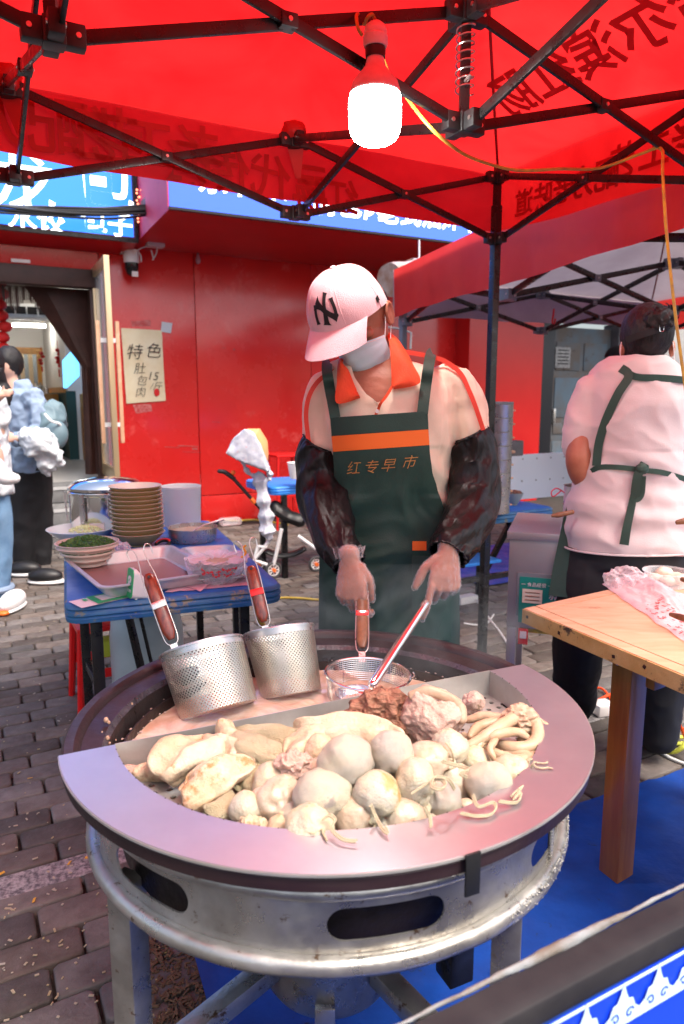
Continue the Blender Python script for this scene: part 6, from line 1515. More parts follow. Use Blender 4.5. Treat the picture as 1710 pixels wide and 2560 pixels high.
for i in range(n1+1):
    rw_ = []
    for j in range(n2+1):
        s, t_ = i/n1, j/n2; p = lerp(lerp(A_, D_, s), lerp(B_, C_, s), t_)
        bl = sin(pi*min(1, t_*1.02))**.7*sin(pi*min(1, s*1.3+.05))**.6 if s < .73 else sin(pi*t_)**.7*.35
        h = .050*bl*(.7+.5*noise.noise(V3((s*3, t_*3, 1))))+.014*max(0, ridge(V3((s*7, t_*6, 2)), 3)-.8)*bl+.002
        p = p+WX*.012*noise.noise(V3((s*9, t_*2, 5)))*(1-abs(2*t_-1)*0)+WY*.01*noise.noise(V3((s*4, t_*8, 7)))
        rw_.append(V3((p.x, p.y, ZB_+max(.001, h))))
    g.append(rw_)
loft(b, g, close=False); bgo = obj('printed_bag', b, M['bag_pink'], angle=80); tag(bgo, 'crumpled pinkish clear bag with red print sprawled on the wooden board', 'bag')
b = nb(); g2 = g
for i in range(70):
    s, t_ = rh.uniform(.45, .95), rh.uniform(.05, .35); q = g[int(s*n1)][int(t_*n2)]; box(b, q+Z*.002, (rh.uniform(.003, .014), rh.uniform(.0015, .004), .0006), ax(WY, WX, Z) @ Matrix.Rotation(rh.uniform(-.5, .5), 3, 'Z'))
obj('red_print', b, M['stripe_r'], bgo, kind='stuff')
b = nb(); ball(b, (A_+PZ(1600, 1500, ZB_))/2+V3((.03, .04, .03)), (.07, .05, .04), 5); displace(b, lambda q: .016*(ridge(q*22, 3)-1)); o = obj('bag_bunch', b, M['bag'], bgo, angle=80)
for k, (a, c_, lab) in enumerate((((1676, 1536), (1760, 1560), 'lower brown wooden tong tip at the right edge above the bag'), ((1704, 1448), (1790, 1470), 'middle brown wooden tong tip at the right edge beside the tub'), ((1692, 1306), (1790, 1290), 'upper brown wooden stick tip at the right edge over the black trousers'))):
    p, q = P(a[0], a[1], 1.9-.05*k), P(c_[0], c_[1], 1.8); b = nb(); tube(b, [p, lerp(p, q, .3), lerp(p, q, .6), q], [(.006, .004), (.010, .006), (.010, .006), (.010, .006)], 10, round_caps=True); o = obj('wooden_tongs', b, M['wood_brown']); tag(o, lab, 'tongs')

# ------------------------------------------------------------------ dark counter with the blue banner, bottom right
zK = .735; A1, A2 = PZ(1016, 2560, zK), PZ(1710, 2218, zK); B1, B2 = PZ(1344, 2560, zK), PZ(1710, 2356, zK)
kd_ = (A2-A1).normalized(); kn = V3((kd_.y, -kd_.x, 0)); wK = abs((B2-A2).dot(kn))*.72
t = thing('front_counter', 'dark counter edge with a blue cloud patterned banner, bottom right corner', 'counter', A1)
Kx = ax(kd_, -kn, Z); a0 = A1-kd_*.5; LK = 2.2
b = nb(); N_ = 120; g = []
for i in range(N_+1):
    s = i/N_; c = a0+kd_*(LK*s); wob = .003*fbm(V3((s*30, 0, 0)), 3)
    g.append([c-kn*(.0+wob)+Z*-.006, c-kn*(-.004+wob)+Z*.0, c+kn*(wK*.5)+Z*(-.001), c+kn*(wK-.003), c+kn*wK-Z*.003, c+kn*wK-Z*.03, c-Z*.03])
loft(b, g); obj('counter_board', b, M['dark_board'], t, angle=50)
b = nb(); pts = [a0+kd_*(LK*i/200)-kn*(.001+.002*noise.noise(V3((i*.2, 0, 0))))+Z*(.002+.0015*noise.noise(V3((i*.25, 3, 0)))) for i in range(201)]
tube(b, pts, [.0022+.0012*abs(noise.noise(V3((i*.3, 1, 1))))+.004*exp(-((i-66)/8)**2) for i in range(201)], 10); displace(b, lambda q: .0012*fbm(q*120, 2)); obj('scuffed_edge_wrap', b, M['worn_white'], t)
fb = a0+kn*(wK+.003)
b = nb(); g = []
for i in range(81): c = fb+kd_*(LK*i/80); g.append([c-Z*(.030+k*.045)+kn*(.002*noise.noise(V3((i*.15, k*.5, 0)))+.0004*k) for k in range(12)])
loft(b, g, close=False); solid(b, .001); obj('banner', b, M['banner_blue'], t)
b = nb(); bar(b, fb-Z*.032+kn*.0025, fb+kd_*LK-Z*.032+kn*.0025, .001, .004); obj('banner_hem', b, M['banner_white'], t)
Kt = ax(kd_, Z, kd_.cross(Z)); b = nb(); z_ = -.096
def mk(x): return mat4(fb+kd_*x+Z*(zK*0)+kn*.0032, Kt)
pitch = .062
poly = []
for k in range(34):
    x0 = k*pitch; 
    b_ = nb(); pl = [(x0, -0.086), (x0+pitch, -0.086), (x0+pitch, -0.072), (x0+pitch*.86, -0.066), (x0+pitch*.78, -0.054), (x0+pitch*.66, -0.052), (x0+pitch*.58, -0.042), (x0+pitch*.5, -0.026), (x0+pitch*.42, -0.042), (x0+pitch*.34, -0.052), (x0+pitch*.22, -0.054), (x0+pitch*.14, -0.066), (x0, -0.072)]
    prism(b_, pl, .0006, mat4(V3((fb.x, fb.y, fb.z))+kn*.0035, Kt)); obj('cloud_motif', b_, M['banner_white'], t, smooth=False)
    b_ = nb()
    for sgn in (-1, 1):
        cx = x0+pitch*(.5+.2*sgn); pts = [(cx+sgn*.0075*(1-q/15)*cos(q*.55+.4), -.072+.0075*(1-q/15)*sin(q*.55+.4)) for q in range(12)]
        tube(b_, [mat4(V3((fb.x, fb.y, fb.z))+kn*.0042, Kt) @ V3((x, y, 0)) for x, y in pts], .0012, 4)
    obj('cloud_curl', b_, M['banner_blue'], t, kind='stuff')
for x in (.1, LK-.15):
    b = nb(); bar(b, a0+kd_*x+kn*.04-Z*zK, a0+kd_*x+kn*.04-Z*.03, .04, .04); obj('leg', b, M['black'], t)

# ================================================================== MIDDLE DISTANCE
# far blue tables
q = PZ(680, 1218, .72); c = q+U*.62+VV*.28
plastic_table('light blue table behind the man on the left, beside the stroller', c, U, VV, 1.25, .6, .72, [(-.50, -.22, .04), (.5, -.22, .04), (-.5, .22, .04), (.5, .22, .04)], M['blue_light'], M['blue_light'])
q = PZ(1388, 1268, .72); TXr = U; c = q-TXr*.62+VV*.30
tfar, MF = plastic_table('blue table behind the man on the right, carrying the tall steamer', c, U, VV, 1.25, .62, .72, [(-.52, -.24, .04), (.40, -.22, .05), (-.5, .24, .04), (.5, .24, .04)])
for s in (-1, 1):
    b = nb(); bar(b, MF @ V3((.35*1, -.2, .62)), MF @ V3((.5, .2*s, .2)), .03, .03); obj('brace', b, M['black'], tfar)
b = nb(); bar(b, MF @ V3((-.52, -.24, .32)), MF @ V3((.4, -.22, .32)), .03, .03); obj('brace', b, M['black'], tfar)
o_ = MF @ V3((.05, .0, .40)); b = nb(); box(b, o_, (.5, .4, .02), RUV, .004); o = obj('lower_shelf', b, M['blue_light'], tfar)
# steamer stack
p = PZ(1238, 1282, .722); rr_ = 34/FPX*(p-C0).length; t = thing('steamer', 'tall narrow steel steamer column with wooden pegs on the far blue table', 'steamer', p)
Ht = P(1238, 1010, p.y).z-p.z; ns = 8
for k in range(ns):
    b = nb(); z0, z1 = Ht*k/ns, Ht*(k+1)/ns; lathe(b, [(rr_*.97, z0+.002), (rr_, z0+.006), (rr_, z1-.004), (rr_*1.015, z1-.002), (rr_*.97, z1)], 36, mat4(p)); s_o = obj('tier', b, M['steel'], t)
    b = nb(); tube(b, [p+U*rr_*.9+Z*(z0+.04), p+U*(rr_+.04)+Z*(z0+.04)], .006, 8); obj('peg', b, M['maple'], s_o)
b = nb(); lathe(b, [(0, Ht), (rr_*1.0, Ht), (rr_*1.0, Ht+.012), (0, Ht+.014)], 36, mat4(p)); obj('lid', b, M['grey_metal'], t)
p = PZ(1283, 1262, .722); tb_, Mm = bowl('meat_bowl', 'grey green bowl of brown chopped meat beside the steamer', p, .060, .075, M['celadon'], M['celadon'], foot=.4)
b = nb(); 
for i in range(90): a, r = rh.uniform(0, 6.28), .05*sqrt(rh.random()); ball(b, Mm @ V3((r*cos(a), r*sin(a), .076+.012*(1-r/.05)+rh.uniform(0, .004))), rh.uniform(.004, .009), 1)
obj('chopped_meat', b, M['meat'], tb_, kind='stuff')
# white panel and small dark box behind
a, c_ = onV(1268, 1138, 4.9), onV(1480, 1152, 4.9); t = thing('sheet_metal_screen', 'white riveted sheet metal screen standing behind the far blue table', 'screen', S(a[0], 4.9, .3))
b = nb(); box(b, S((a[0]-.3+c_[0]+.6)/2, 4.9, (a[1]+.45)/2), (c_[0]+.6-a[0]+.3, .03, a[1]-.45), RUV, .003); obj('sheet', b, M['white_panel'], t)
for i in range(6):
    for z_ in (a[1]-.04, .62):
        b = nb(); ball(b, S(a[0]+i*.17, 4.883, z_), .008, 2); obj('rivet', b, M['steel'], t)
p = P(1284, 1120, 5.6); b = nb(); box(b, p, (.12, .1, .12), RUV, .01); o = obj('dark_crate', b, M['concrete']); tag(o, 'small dark crate peeking over the white panel beside the steamer', 'crate')
b = nb(); p = P(1278, 1130, 5.5); box(b, p, (.07, .02, .02), RUV, .004); o = obj('wood_block', b, M['maple']); tag(o, 'tiny pale wooden block in front of the small dark crate', 'block')
# steel cabinet with teal label
q0 = P(1275, 1328, 2.72); zt_ = q0.z; q0.z = 0; t = thing('steel_cabinet', 'grey steel food warmer cabinet with a teal label left of the woman', 'cabinet', q0)
CX = V3((cos(-.32), sin(-.32), 0)); CY = Z.cross(CX); RCb = ax(CX, CY, Z)
def cb_(x0, x1, y0, y1, z0, z1, m_, name, bev=.003, par=None):
    b = nb(); box(b, q0+CX*((x0+x1)/2)+CY*((y0+y1)/2)+Z*((z0+z1)/2), (x1-x0, y1-y0, z1-z0), RCb, bev); return obj(name, b, m_, par or t)
zb_ = P(1285, 1560, 2.75).z
cb_(-.01, .52, -.01, .47, zt_-.03, zt_, M['cabinet'], 'top_rim')
cb_(.0, .51, .0, .46, zb_, zt_-.031, M['cabinet'], 'body')
cb_(.035, .47, -.006, .0, zb_+.05, zt_-.16, M['grey_metal'], 'front_recess')
lb = cb_(.045, .30, -.010, -.0065, zt_-.36, zt_-.175, M['towelgreen'], 'teal_label', .001)
Mlab = mat4(q0+CX*.17-CY*.0125+Z*(zt_-.205), ax(CX, Z, CX.cross(Z)))
text('一 食品经营 一', .018, Mlab @ Matrix.Translation((-.06, 0, 0)), M['card'], 'lettering', lb)
text('新中', .050, Mlab @ Matrix.Translation((.035, -.035, 0)), M['card'], 'lettering', lb)
text('电热保温', .022, Mlab @ Matrix.Translation((.03, -.078, 0)), M['card'], 'lettering', lb)
text('人 民 品 质', .016, Mlab @ Matrix.Translation((-.06, -.105, 0)), M['card'], 'lettering', lb)
text('全国服务热线', .014, Mlab @ Matrix.Translation((-.06, -.13, 0)), M['card'], 'lettering', lb)
b = nb(); box(b, Mlab @ V3((-.075, -.045, 0)), (.075, .002, .055), RCb); obj('pale_photo', b, M['ochre_rim'], lb)
for k in range(3):
    b = nb(); box(b, Mlab @ V3((-.075, -.030-k*.015, .002)), (.055, .002, .003), RCb); obj('print_line', b, M['wood_brown'], lb)
b = nb(); box(b, Mlab @ V3((.03, -.118, 0)), (.035, .002, .038), RCb); obj('round_stamp', b, M['card'], lb)
k_ = cb_(.048, .085, -.009, -.0065, zt_-.45, zt_-.385, M['stripe_r'], 'red_sticker', .001)
cb_(.054, .079, -.011, -.0095, zt_-.425, zt_-.395, M['white'], 'sticker_print', .0005)
for x, y in ((.02, .02), (.48, .02), (.02, .44), (.48, .44)): cb_(x-.018, x+.018, y-.018, y+.018, 0, zb_-.002, M['cabinet'], 'leg')
cb_(.05, .46, .01, .03, zb_-.02, zb_-.003, M['yellow_cable'], 'yellow_strip')
p = q0+CX*.27+CY*.16+Z*(zt_+.001); r_ = .075; t2 = thing('steamer_pot', 'steel pot full of wooden skewers on the steel cabinet by the woman', 'pot', p)
hp = P(1430, 1215, p.y).z-p.z
b = nb(); lathe(b, [(0, 0), (.078, 0), (.08, .004), (.08, hp*.55), (.083, hp*.56), (.08, hp*.58), (.08, hp), (.084, hp+.002), (.078, hp), (.076, .01), (0, .008)], 40, mat4(p)); obj('pot_body', b, M['steel'], t2)
b = nb()
for i in range(26): a = rh.uniform(0, 6.28); r = rh.uniform(0, .06); q = p+V3((r*cos(a), r*sin(a), hp-.03)); bar(b, q, q+V3((rh.uniform(-.03, .03), rh.uniform(-.02, .02), .05)), .006, .012)
obj('skewers', b, M['maple'], t2, kind='stuff')
b = nb(); c = P(1392, 1222, p.y-.06); tube(b, curve([c+V3((.02, 0, -.005)), c+V3((-.012, 0, -.03)), c+V3((-.02, 0, -.012)), c+V3((.0, 0, .002)), c+V3((.03, 0, -.015))], 6), .0025, 6, closed=False); o = obj('red_clip', b, mat('red_wire', (.7, .05, .1), rough=.4)); tag(o, 'red wire clip hanging from the skewer pot rim', 'clip')
b = nb(); p = P(1395, 1288, 2.55); tube(b, [p+V3((-.022, 0, -.003)), p, p+V3((.06, .02, .008))], [(.005, .003), (.010, .006), (.008, .006)], 10, round_caps=True); o = obj('wooden_tongs', b, M['wood_brown']); tag(o, 'wooden tong tip just below the skewer pot left of the woman', 'tongs')
# sockets and cables on the ground
b = nb(); p = PZ(1165, 1535, 0); box(b, p+Z*.10, (.14, .07, .05), RUV, .008); o = obj('socket_box', b, M['white']); tag(o, 'small white socket box low behind the man beside the canopy leg', 'socket')
b = nb(); tube(b, curve([p+V3((.06, 0, .1)), PZ(1222, 1545, .05), PZ(1250, 1580, .02), PZ(1275, 1620, .01), PZ(1290, 1650, .008)], 8), .006, 8); o = obj('white_cable', b, M['white_cable']); tag(o, 'white cable running down from the socket box to the cabinet leg', 'cable')
b = nb(); tube(b, curve([PZ(1160, 1558, .03), PZ(1190, 1562, .01), PZ(1215, 1560, .01), PZ(1235, 1535, .06)], 8), .005, 8); o = obj('white_cable', b, M['white_cable']); tag(o, 'short white cable curling under the small socket box', 'cable')
p = PZ(1655, 1838, 0); t = thing('power_strip', 'greyish power strip with plugs on the ground behind the wooden leg', 'power strip', p)
b = nb(); box(b, p+Z*.035, (.13, .10, .06), Matrix.Rotation(-.4, 3, 'Z'), .01); obj('strip_body', b, mat('strip_grey', (.42, .42, .43), (.3, .3, .3), 20, rough=.5), t)
for k, (x, y) in enumerate(((-.03, .02), (.03, -.01))): b = nb(); box(b, p+V3((x, y, .09)), (.05, .04, .05), Matrix.Rotation(-.3, 3, 'Z'), .008); obj('plug', b, M['white'], t)
b = nb(); box(b, PZ(1505, 1785, 0)+Z*.03, (.09, .08, .05), Matrix.Rotation(.3, 3, 'Z'), .008); o = obj('socket_box', b, M['card']); tag(o, 'dusty pale socket box on the ground left of the wooden leg', 'socket')
for k, (pts, m_, r_, lab, nm) in enumerate((
    ([(1470, 1765, .01), (1500, 1748, .02), (1540, 1735, .02), (1600, 1760, .02), (1720, 1830, .01)], 'orange_cable', .007, 'orange cable running under the board table to the power strip', 'orange_cable'),
    ([(1480, 1720, .01), (1505, 1722, .015), (1525, 1745, .01), (1530, 1765, .01)], 'orange_cable', .006, 'thin orange cable loop left of the wooden leg', 'orange_cable'),
    ([(1690, 1700, .55), (1694, 1760, .35), (1700, 1810, .1), (1715, 1850, .01)], 'orange_cable', .006, 'orange cable hanging down at the right edge of the photo', 'orange_cable'),
    ([(1620, 1825, .01), (1660, 1845, .008), (1710, 1842, .008), (1760, 1840, .008)], 'yellow2', .008, 'upper lime cable on the ground behind the white shoe', 'lime_cable'),
    ([(1600, 1815, .008), (1640, 1855, .008), (1720, 1858, .008), (1760, 1855, .008)], 'yellow2', .008, 'middle lime cable on the ground behind the white shoe', 'lime_cable'),
    ([(1665, 1880, .01), (1690, 1878, .03), (1712, 1860, .06), (1725, 1820, .09)], 'yellow2', .009, 'lime cable rising from the ground at the right edge', 'lime_cable'),
    ([(1650, 1808, .08), (1632, 1830, .03), (1630, 1860, .01), (1665, 1890, .008), (1720, 1912, .008), (1780, 1925, .008)], 'white_cable', .007, 'long white cable curving from the power strip to the right edge', 'white_cable'),
    ([(1650, 1765, .02), (1660, 1745, .02), (1700, 1755, .01), (1760, 1790, .01)], 'black_cable', .006, 'dark cable arching behind the power strip', 'black_cable'),
    ([(480, 1312, .0), (540, 1300, .02), (590, 1302, .01), (640, 1300, .01), (720, 1312, .01)], 'yellow_cable', .012, 'orange yellow cable lying along the foot of the red wall', 'yellow_cable'),
    ([(655, 1500, .01), (720, 1494, .01), (800, 1500, .01)], 'yellow_cable', .008, 'thin yellow cable on the pavement right of the blue table', 'yellow_cable'))):
    b = nb(); tube(b, curve([PZ(x, y, z) if z < .3 else P(x, y, 2.7) for x, y, z in pts], 8), r_, 8); o = obj(nm, b, M[m_]); tag(o, lab, 'cable')
b = nb(); p = PZ(575, 1312, 0); box(b, p+Z*.04, (.22, .16, .08), RUV, .03); displace(b, lambda q: .02*noise.noise(q*9)); o = obj('crumpled_foil', b, M['bag']); tag(o, 'crumpled grey plastic at the foot of the red wall', 'litter')
# stroller
sp = PZ(628, 1455, 0); Ys = sp.y
t = thing('stroller', 'folded umbrella stroller with a pale patterned hood and peach lining by the red wall', 'stroller', sp)
Q = lambda x, y, d=0: P(x, y, Ys+d)
b = nb(); HA = [(.0, (566, 1132)), (.25, (578, 1095)), (.5, (606, 1072)), (.75, (648, 1110)), (1, (672, 1178))]
b = nb(); ol = [(566, 1134), (582, 1098), (612, 1072), (634, 1080), (652, 1112), (664, 1146), (676, 1182), (640, 1168), (596, 1152)]
loft(b, [[Q(x+dx, y, d) for x, y in ol] for d, dx in ((.16, 3), (.0, 0), (-.14, -2))]); b = fuse(b, .012, 8); displace(b, lambda q: .006*ridge(q*9, 2)-.006)
obj('hood', b, M['stroller_white'], t)
b = nb(); g = []
for i in range(13):
    a = lerp(.0, pi*.95, i/12); g.append([Q(640, 1160, .06)+V3((.11*cos(a)-.0, .02+.05*j, .26*sin(a)-.06)) for j in range(5)])
tube(b, [Q(622, 1078, .12), Q(640, 1082, .12), Q(653, 1108, .13), Q(660, 1140, .13), Q(661, 1165, .13)], [(.02, .08), (.04, .10), (.05, .10), (.035, .09), (.02, .06)], 14, round_caps=True, side=(1, 0, 0)); obj('hood_lining', b, M['peach'], t)
b = nb()
for pts, r_ in (([Q(610, 1150), Q(616, 1175), Q(640, 1192), Q(668, 1200), Q(676, 1190), Q(668, 1170)], .020), ([Q(648, 1195), Q(660, 1250), Q(668, 1300), Q(676, 1340)], .050), ([Q(655, 1230), Q(660, 1290), Q(662, 1330)], .036)):
    c_ = curve(pts, 6); tube(b, c_, [r_*(1+.25*sin(i*1.3)) for i in range(len(c_))], 12, round_caps=True)
displace(b, lambda q: .016*ridge(V3((q.x*14, q.y*14, q.z*4)), 2)-.018); obj('folded_fabric', b, M['stroller_white'], t)
b = nb(); tube(b, [Q(585, 1198), Q(664, 1286)], .013, 10); ha = obj('push_handle', b, M['black'], t)
b = nb(); tube(b, [Q(548, 1178), Q(562, 1180), Q(584, 1196)], [.015, .018, .016], 10, round_caps=True); obj('hand_grip', b, M['black_plastic'], ha)
b = nb(); tube(b, [Q(628, 1246), Q(638, 1258)], .018, 10); obj('orange_ring', b, M['orange_plastic'], ha)
b = nb(); ball(b, Q(583, 1182), .018, 2); obj('orange_knob', b, M['orange_plastic'], ha)
for pts in ([(704, 1322), (694, 1370), (684, 1412)], [(680, 1340), (660, 1370), (636, 1400), (668, 1412)], [(636, 1400), (645, 1366), (668, 1368)], [(745, 1340), (790, 1372)]):
    b = nb(); tube(b, [Q(*p) for p in pts], .014, 8); obj('frame_tube', b, M['white'], t)
def wheel(px, py, r, d, lab=None):
    c_ = Q(px, py, d); b = nb(); Rw = ax(U, Z, -VV); tube(b, [c_+U*r*cos(a)+Z*r*sin(a) for a in [2*pi*i/36 for i in range(36)]], .010, 8, closed=True); w_ = obj('wheel', b, M['tyre'], t)
    b = nb()
    for k in range(8): a = k*pi/4; tube(b, [c_, c_+U*r*cos(a)+Z*r*sin(a)], .004, 5)
    tube(b, [c_+U*(r-.012)*cos(a)+Z*(r-.012)*sin(a) for a in [2*pi*i/30 for i in range(30)]], .005, 6, closed=True); obj('spokes', b, M['white'], w_)
    b = nb(); tube(b, [c_-VV*.02, c_+VV*.02], .014, 12); obj('hub', b, M['orange_plastic'], w_)
wheel(684, 1425, .055, .0); wheel(646, 1412, .05, .25); wheel(790, 1410, .05, -.1)
b = nb(); tube(b, curve([Q(668, 1378, .1), Q(700, 1388, .1), Q(735, 1384, .1), Q(760, 1372, .1)], 5), [(.02, .06)]*20, 12, round_caps=True, side=(0, 0, 1)); obj('basket', b, M['black_plastic'], t)
b = nb(); tube(b, curve([Q(690, 1270, .1), Q(720, 1290, .1), Q(750, 1300, .1)], 5), [(.05, .08)]*11, 12, round_caps=True); displace(b, lambda q: .012*fbm(q*12, 2)); obj('seat_pad', b, M['black_plastic'], t)
# red stools and buckets behind the stroller
stool('red plastic stool against the red wall just right of the stroller', S(*onV(715, 1290, 6.9)[:1], 6.9, 0), .34, .78, M['red_plastic'])
b = nb(); p = PZ(742, 1196, .78); lathe(b, [(0, 0), (.05, 0), (.07, .12), (.073, .12), (.066, .11), (.045, .01), (0, .01)], 28, mat4(p)); o = obj('white_cup', b, M['white']); tag(o, 'white plastic cup on the light blue table beside the black sleeve', 'cup')

# ================================================================== PEOPLE
def proj(p):
    z = p.z-CAM_H; d = p.y*cos(PIT)-z*sin(PIT); return 855+FPX*p.x/d, 1280-FPX*(p.y*sin(PIT)+z*cos(PIT))/d
def inpoly(x, y, poly):
    c = False; n = len(poly)
    for i in range(n):
        x1, y1 = poly[i]; x2, y2 = poly[i-1]
        if (y1 > y) != (y2 > y) and x < (x2-x1)*(y-y1)/(y2-y1)+x1: c = not c
    return c
def sup(cx, cy, a, b, z, n=40, e=2.3):
    return [V3((cx+a*(abs(cos(t))**(2/e))*(1 if cos(t) > 0 else -1), cy+b*(abs(sin(t))**(2/e))*(1 if sin(t) > 0 else -1), z)) for t in [2*pi*i/n for i in range(n)]]
def limb(bm, pts, rs, n=18): tube(bm, curve(pts, 6), [lerp(rs[min(int(i/6), len(rs)-2)], rs[min(int(i/6)+1, len(rs)-1)], (i/6) % 1 if i/6 < len(rs)-1 else 1) for i in range((len(pts)-1)*6+1)], n, round_caps=True)
def ribbon(name, pts, wd, m, par, nrm=None, k=6, th=.0016, **kw):
    pts = curve(pts, k); T, _ = path_frames(pts); b = nb(); rw_ = []
    ws = wd if isinstance(wd, list) else [wd]*2
    for i, p in enumerate(pts):
        nn = V3(nrm) if nrm else (C0-p); s = T[i].cross(nn).normalized(); x = i/(len(pts)-1)*(len(ws)-1); j = min(int(x), len(ws)-2); w_ = lerp(ws[j], ws[j+1], x-j)
        rw_.append([p-s*w_/2, p-s*w_*.25, p+s*w_*.25, p+s*w_/2])
    loft(b, rw_, close=False); solid(b, th); return obj(name, b, m, par, **kw)
def hand(bm, Mh, curls, thumb=((.6, .9, .2), (.5, .7, .1)), sc=1.0):
    """x: thumb side, y: towards the finger tips, z: back of the hand; curls: per finger (mcp, pip, dip) degrees, spread"""
    t = nb()
    tube(t, [V3((0, -.025, 0)), V3((0, -.01, 0)), V3((0, 0.004, 0)), V3((.002, .03, 0)), V3((.002, .062, 0)), V3((0, .088, -.002))], [(.024, .029), (.021, .027), (.019, .030), (.017, .038), (.015, .042), (.011, .040)], 18, round_caps=True, side=(0, 0, 1))
    fl = ((.034, .088, .045, .027, .021, .0086), (.0118, .093, .049, .031, .022, .0088), (-.0118, .089, .045, .029, .021, .0084), (-.034, .078, .036, .022, .018, .0078))
    for (x, y, l1, l2, l3, r), (c1, c2, c3, spd) in zip(fl, curls):
        d = V3((sin(radians(spd)), cos(radians(spd)), 0)); axl = V3((1, 0, 0)); p = V3((x, y-.018, -.001)); pts = [p, V3((x, y, 0))]; a = 0; q = pts[-1]
        for L_, c in ((l1, c1), (l2, c2), (l3, c3)):
            a += radians(c); dd_ = V3((d.x*cos(a), d.y*cos(a), -sin(a))).normalized(); q = q+dd_*L_; pts.append(q)
        tube(t, pts, [r*1.05, r*1.12, r*1.02, r*.92, r*.74], 12, round_caps=True)
    th0 = V3((.026, .014, -.006)); d1, d2 = V3(thumb[0]).normalized(), V3(thumb[1]).normalized()
    pts = [V3((.012, .008, -.006)), th0, th0+d1*.040, th0+d1*.040+d2*.032, th0+d1*.040+d2*.056]; tube(t, pts, [.016, .0155, .0125, .0118, .0085], 12, round_caps=True)
    bmesh.ops.scale(t, vec=(sc, sc, sc), verts=t.verts); merge(bm, t, Mh)
def hands_mesh(fn, vox=.0032, it=3, infl=0, wr=0):
    b = nb(); fn(b); b = fuse(b, vox, it)
    if infl: displace(b, lambda q: infl+wr*max(-.6, ridge(q*70, 3)-.9))
    return b

# ------------------------------------------------------------------ the vendor
man = thing('person', 'man in a pink cap, mask, green apron and black oversleeves cooking at the wok', 'person', V3((.143, 2.17, 0)))
YM = 2.13; PXM = .00119
def tors(z):                                   # centre x, centre y, half width, half depth
    zs = [.45, .85, .98, 1.10, 1.25, 1.36, 1.42, 1.455, 1.485, 1.515]
    a = itp(zs, [.20, .195, .190, .182, .192, .200, .198, .184, .146, .070], z); b = itp(zs, [.13, .135, .125, .118, .122, .115, .105, .095, .080, .062], z)
    cx = itp(zs, [.140, .142, .142, .142, .145, .140, .130, .118, .100, .085], z); cy = itp(zs, [2.20, 2.20, 2.19, 2.17, 2.14, 2.13, 2.135, 2.14, 2.145, 2.14], z)
    return cx, cy, a, b
Hc = P(901, 795, 2.12)
F = V3((-.45, -.72, -.48)).normalized(); T_ = V3((-.27, -.27, .88)); T_ = (T_-F*T_.dot(F)).normalized(); Lf = T_.cross(F).normalized()
HR = ax(Lf, -F, T_)                            # x: his left, -y: face, z: top
def H(x, f, t): return Hc+Lf*x+F*f+T_*t
# arm joints
AL_ = [P(824, 962, 2.14), P(803, 1045, 2.15), P(800, 1180, 2.14), P(835, 1300, 2.02), P(868, 1392, 1.88)]
AR_ = [P(1132, 950, 2.14), P(1170, 1035, 2.15), P(1190, 1180, 2.14), P(1165, 1290, 2.02), P(1122, 1375, 1.88)]
def mk_frame(o, y, zb, xs):                    # y: finger direction, zb: back of hand, xs: thumb side hint
    y = V3(y).normalized(); z = V3(zb); z = (z-y*z.dot(y)).normalized(); x = y.cross(z).normalized(); x = x if x.dot(V3(xs)) > 0 else -x
    m = Matrix((x, y, z)).transposed().to_4x4(); m.translation = V3(o); return m
MHL = mk_frame(P(874, 1408, 1.845), (.06, -.30, -.95), (-.35, -.9, .30), (1, 0, 0))
MHR = mk_frame(P(1120, 1388, 1.86), (-.14, -.36, -.93), (.15, -.92, .25), (-1, 0, 0))
curlL = ((28, 48, 30, -4), (38, 62, 40, -2), (46, 72, 45, 2), (52, 75, 48, 4)); thL = ((.45, .85, -.35), (-.10, 1, -.55))
curlR = ((12, 16, 10, 3), (58, 88, 50, 0), (66, 90, 55, -2), (70, 90, 55, -4)); thR = ((.75, .75, -.30), (.30, .95, -.25))
b = nb()
rings = []
for z in (.84, .98, 1.10, 1.25, 1.36, 1.42, 1.455, 1.485, 1.515):
    cx, cy, a, d = tors(z); rings.append(sup(cx, cy, a*.86, d*.84, z-.008))
loft(b, rings)
limb(b, [V3((.088, 2.15, 1.44)), P(925, 885, 2.13), H(.0, -.02, -.06)], [.066, .058, .056])
for A_ in (AL_, AR_): limb(b, [lerp(A_[0], V3((.13, 2.14, 1.40)), .3)]+A_, [.042, .044, .044, .043, .034, .024])
ball(b, H(0, -.008, .025), (.080, .098, .095), 4, HR); ball(b, H(0, .026, -.045), (.064, .064, .070), 4, HR); ball(b, H(0, .052, -.098), (.034, .034, .032), 3, HR)
tube(b, [H(0, .086, .012), H(0, .100, -.010), H(0, .112, -.030), H(0, .098, -.040)], [.009, .011, .015, .010], 10, round_caps=True)
for s in (-1, 1):
    ball(b, H(s*.033, .084, .016), (.017, .010, .008), 3, HR); ball(b, H(s*.032, .086, .004), (.014, .012, .010), 3, HR); ball(b, H(s*.045, .064, -.022), (.022, .020, .018), 3, HR)
    ball(b, H(s*.083, -.014, -.010), (.008, .018, .031), 3, HR)
    tube(b, [H(s*(.088+.004*sin(a)), -.016+.018*cos(a), -.006+.031*sin(a)*1.0) for a in [2*pi*i/16 for i in range(16)]], .006, 8, closed=True)
hand(b, MHL, curlL, thL); hand(b, MHR, curlR, thR)
b = fuse(b, .0033, 1); displace(b, lambda q: .0006*fbm(q*60, 2)); obj('body', b, M['skin'], man, angle=90)
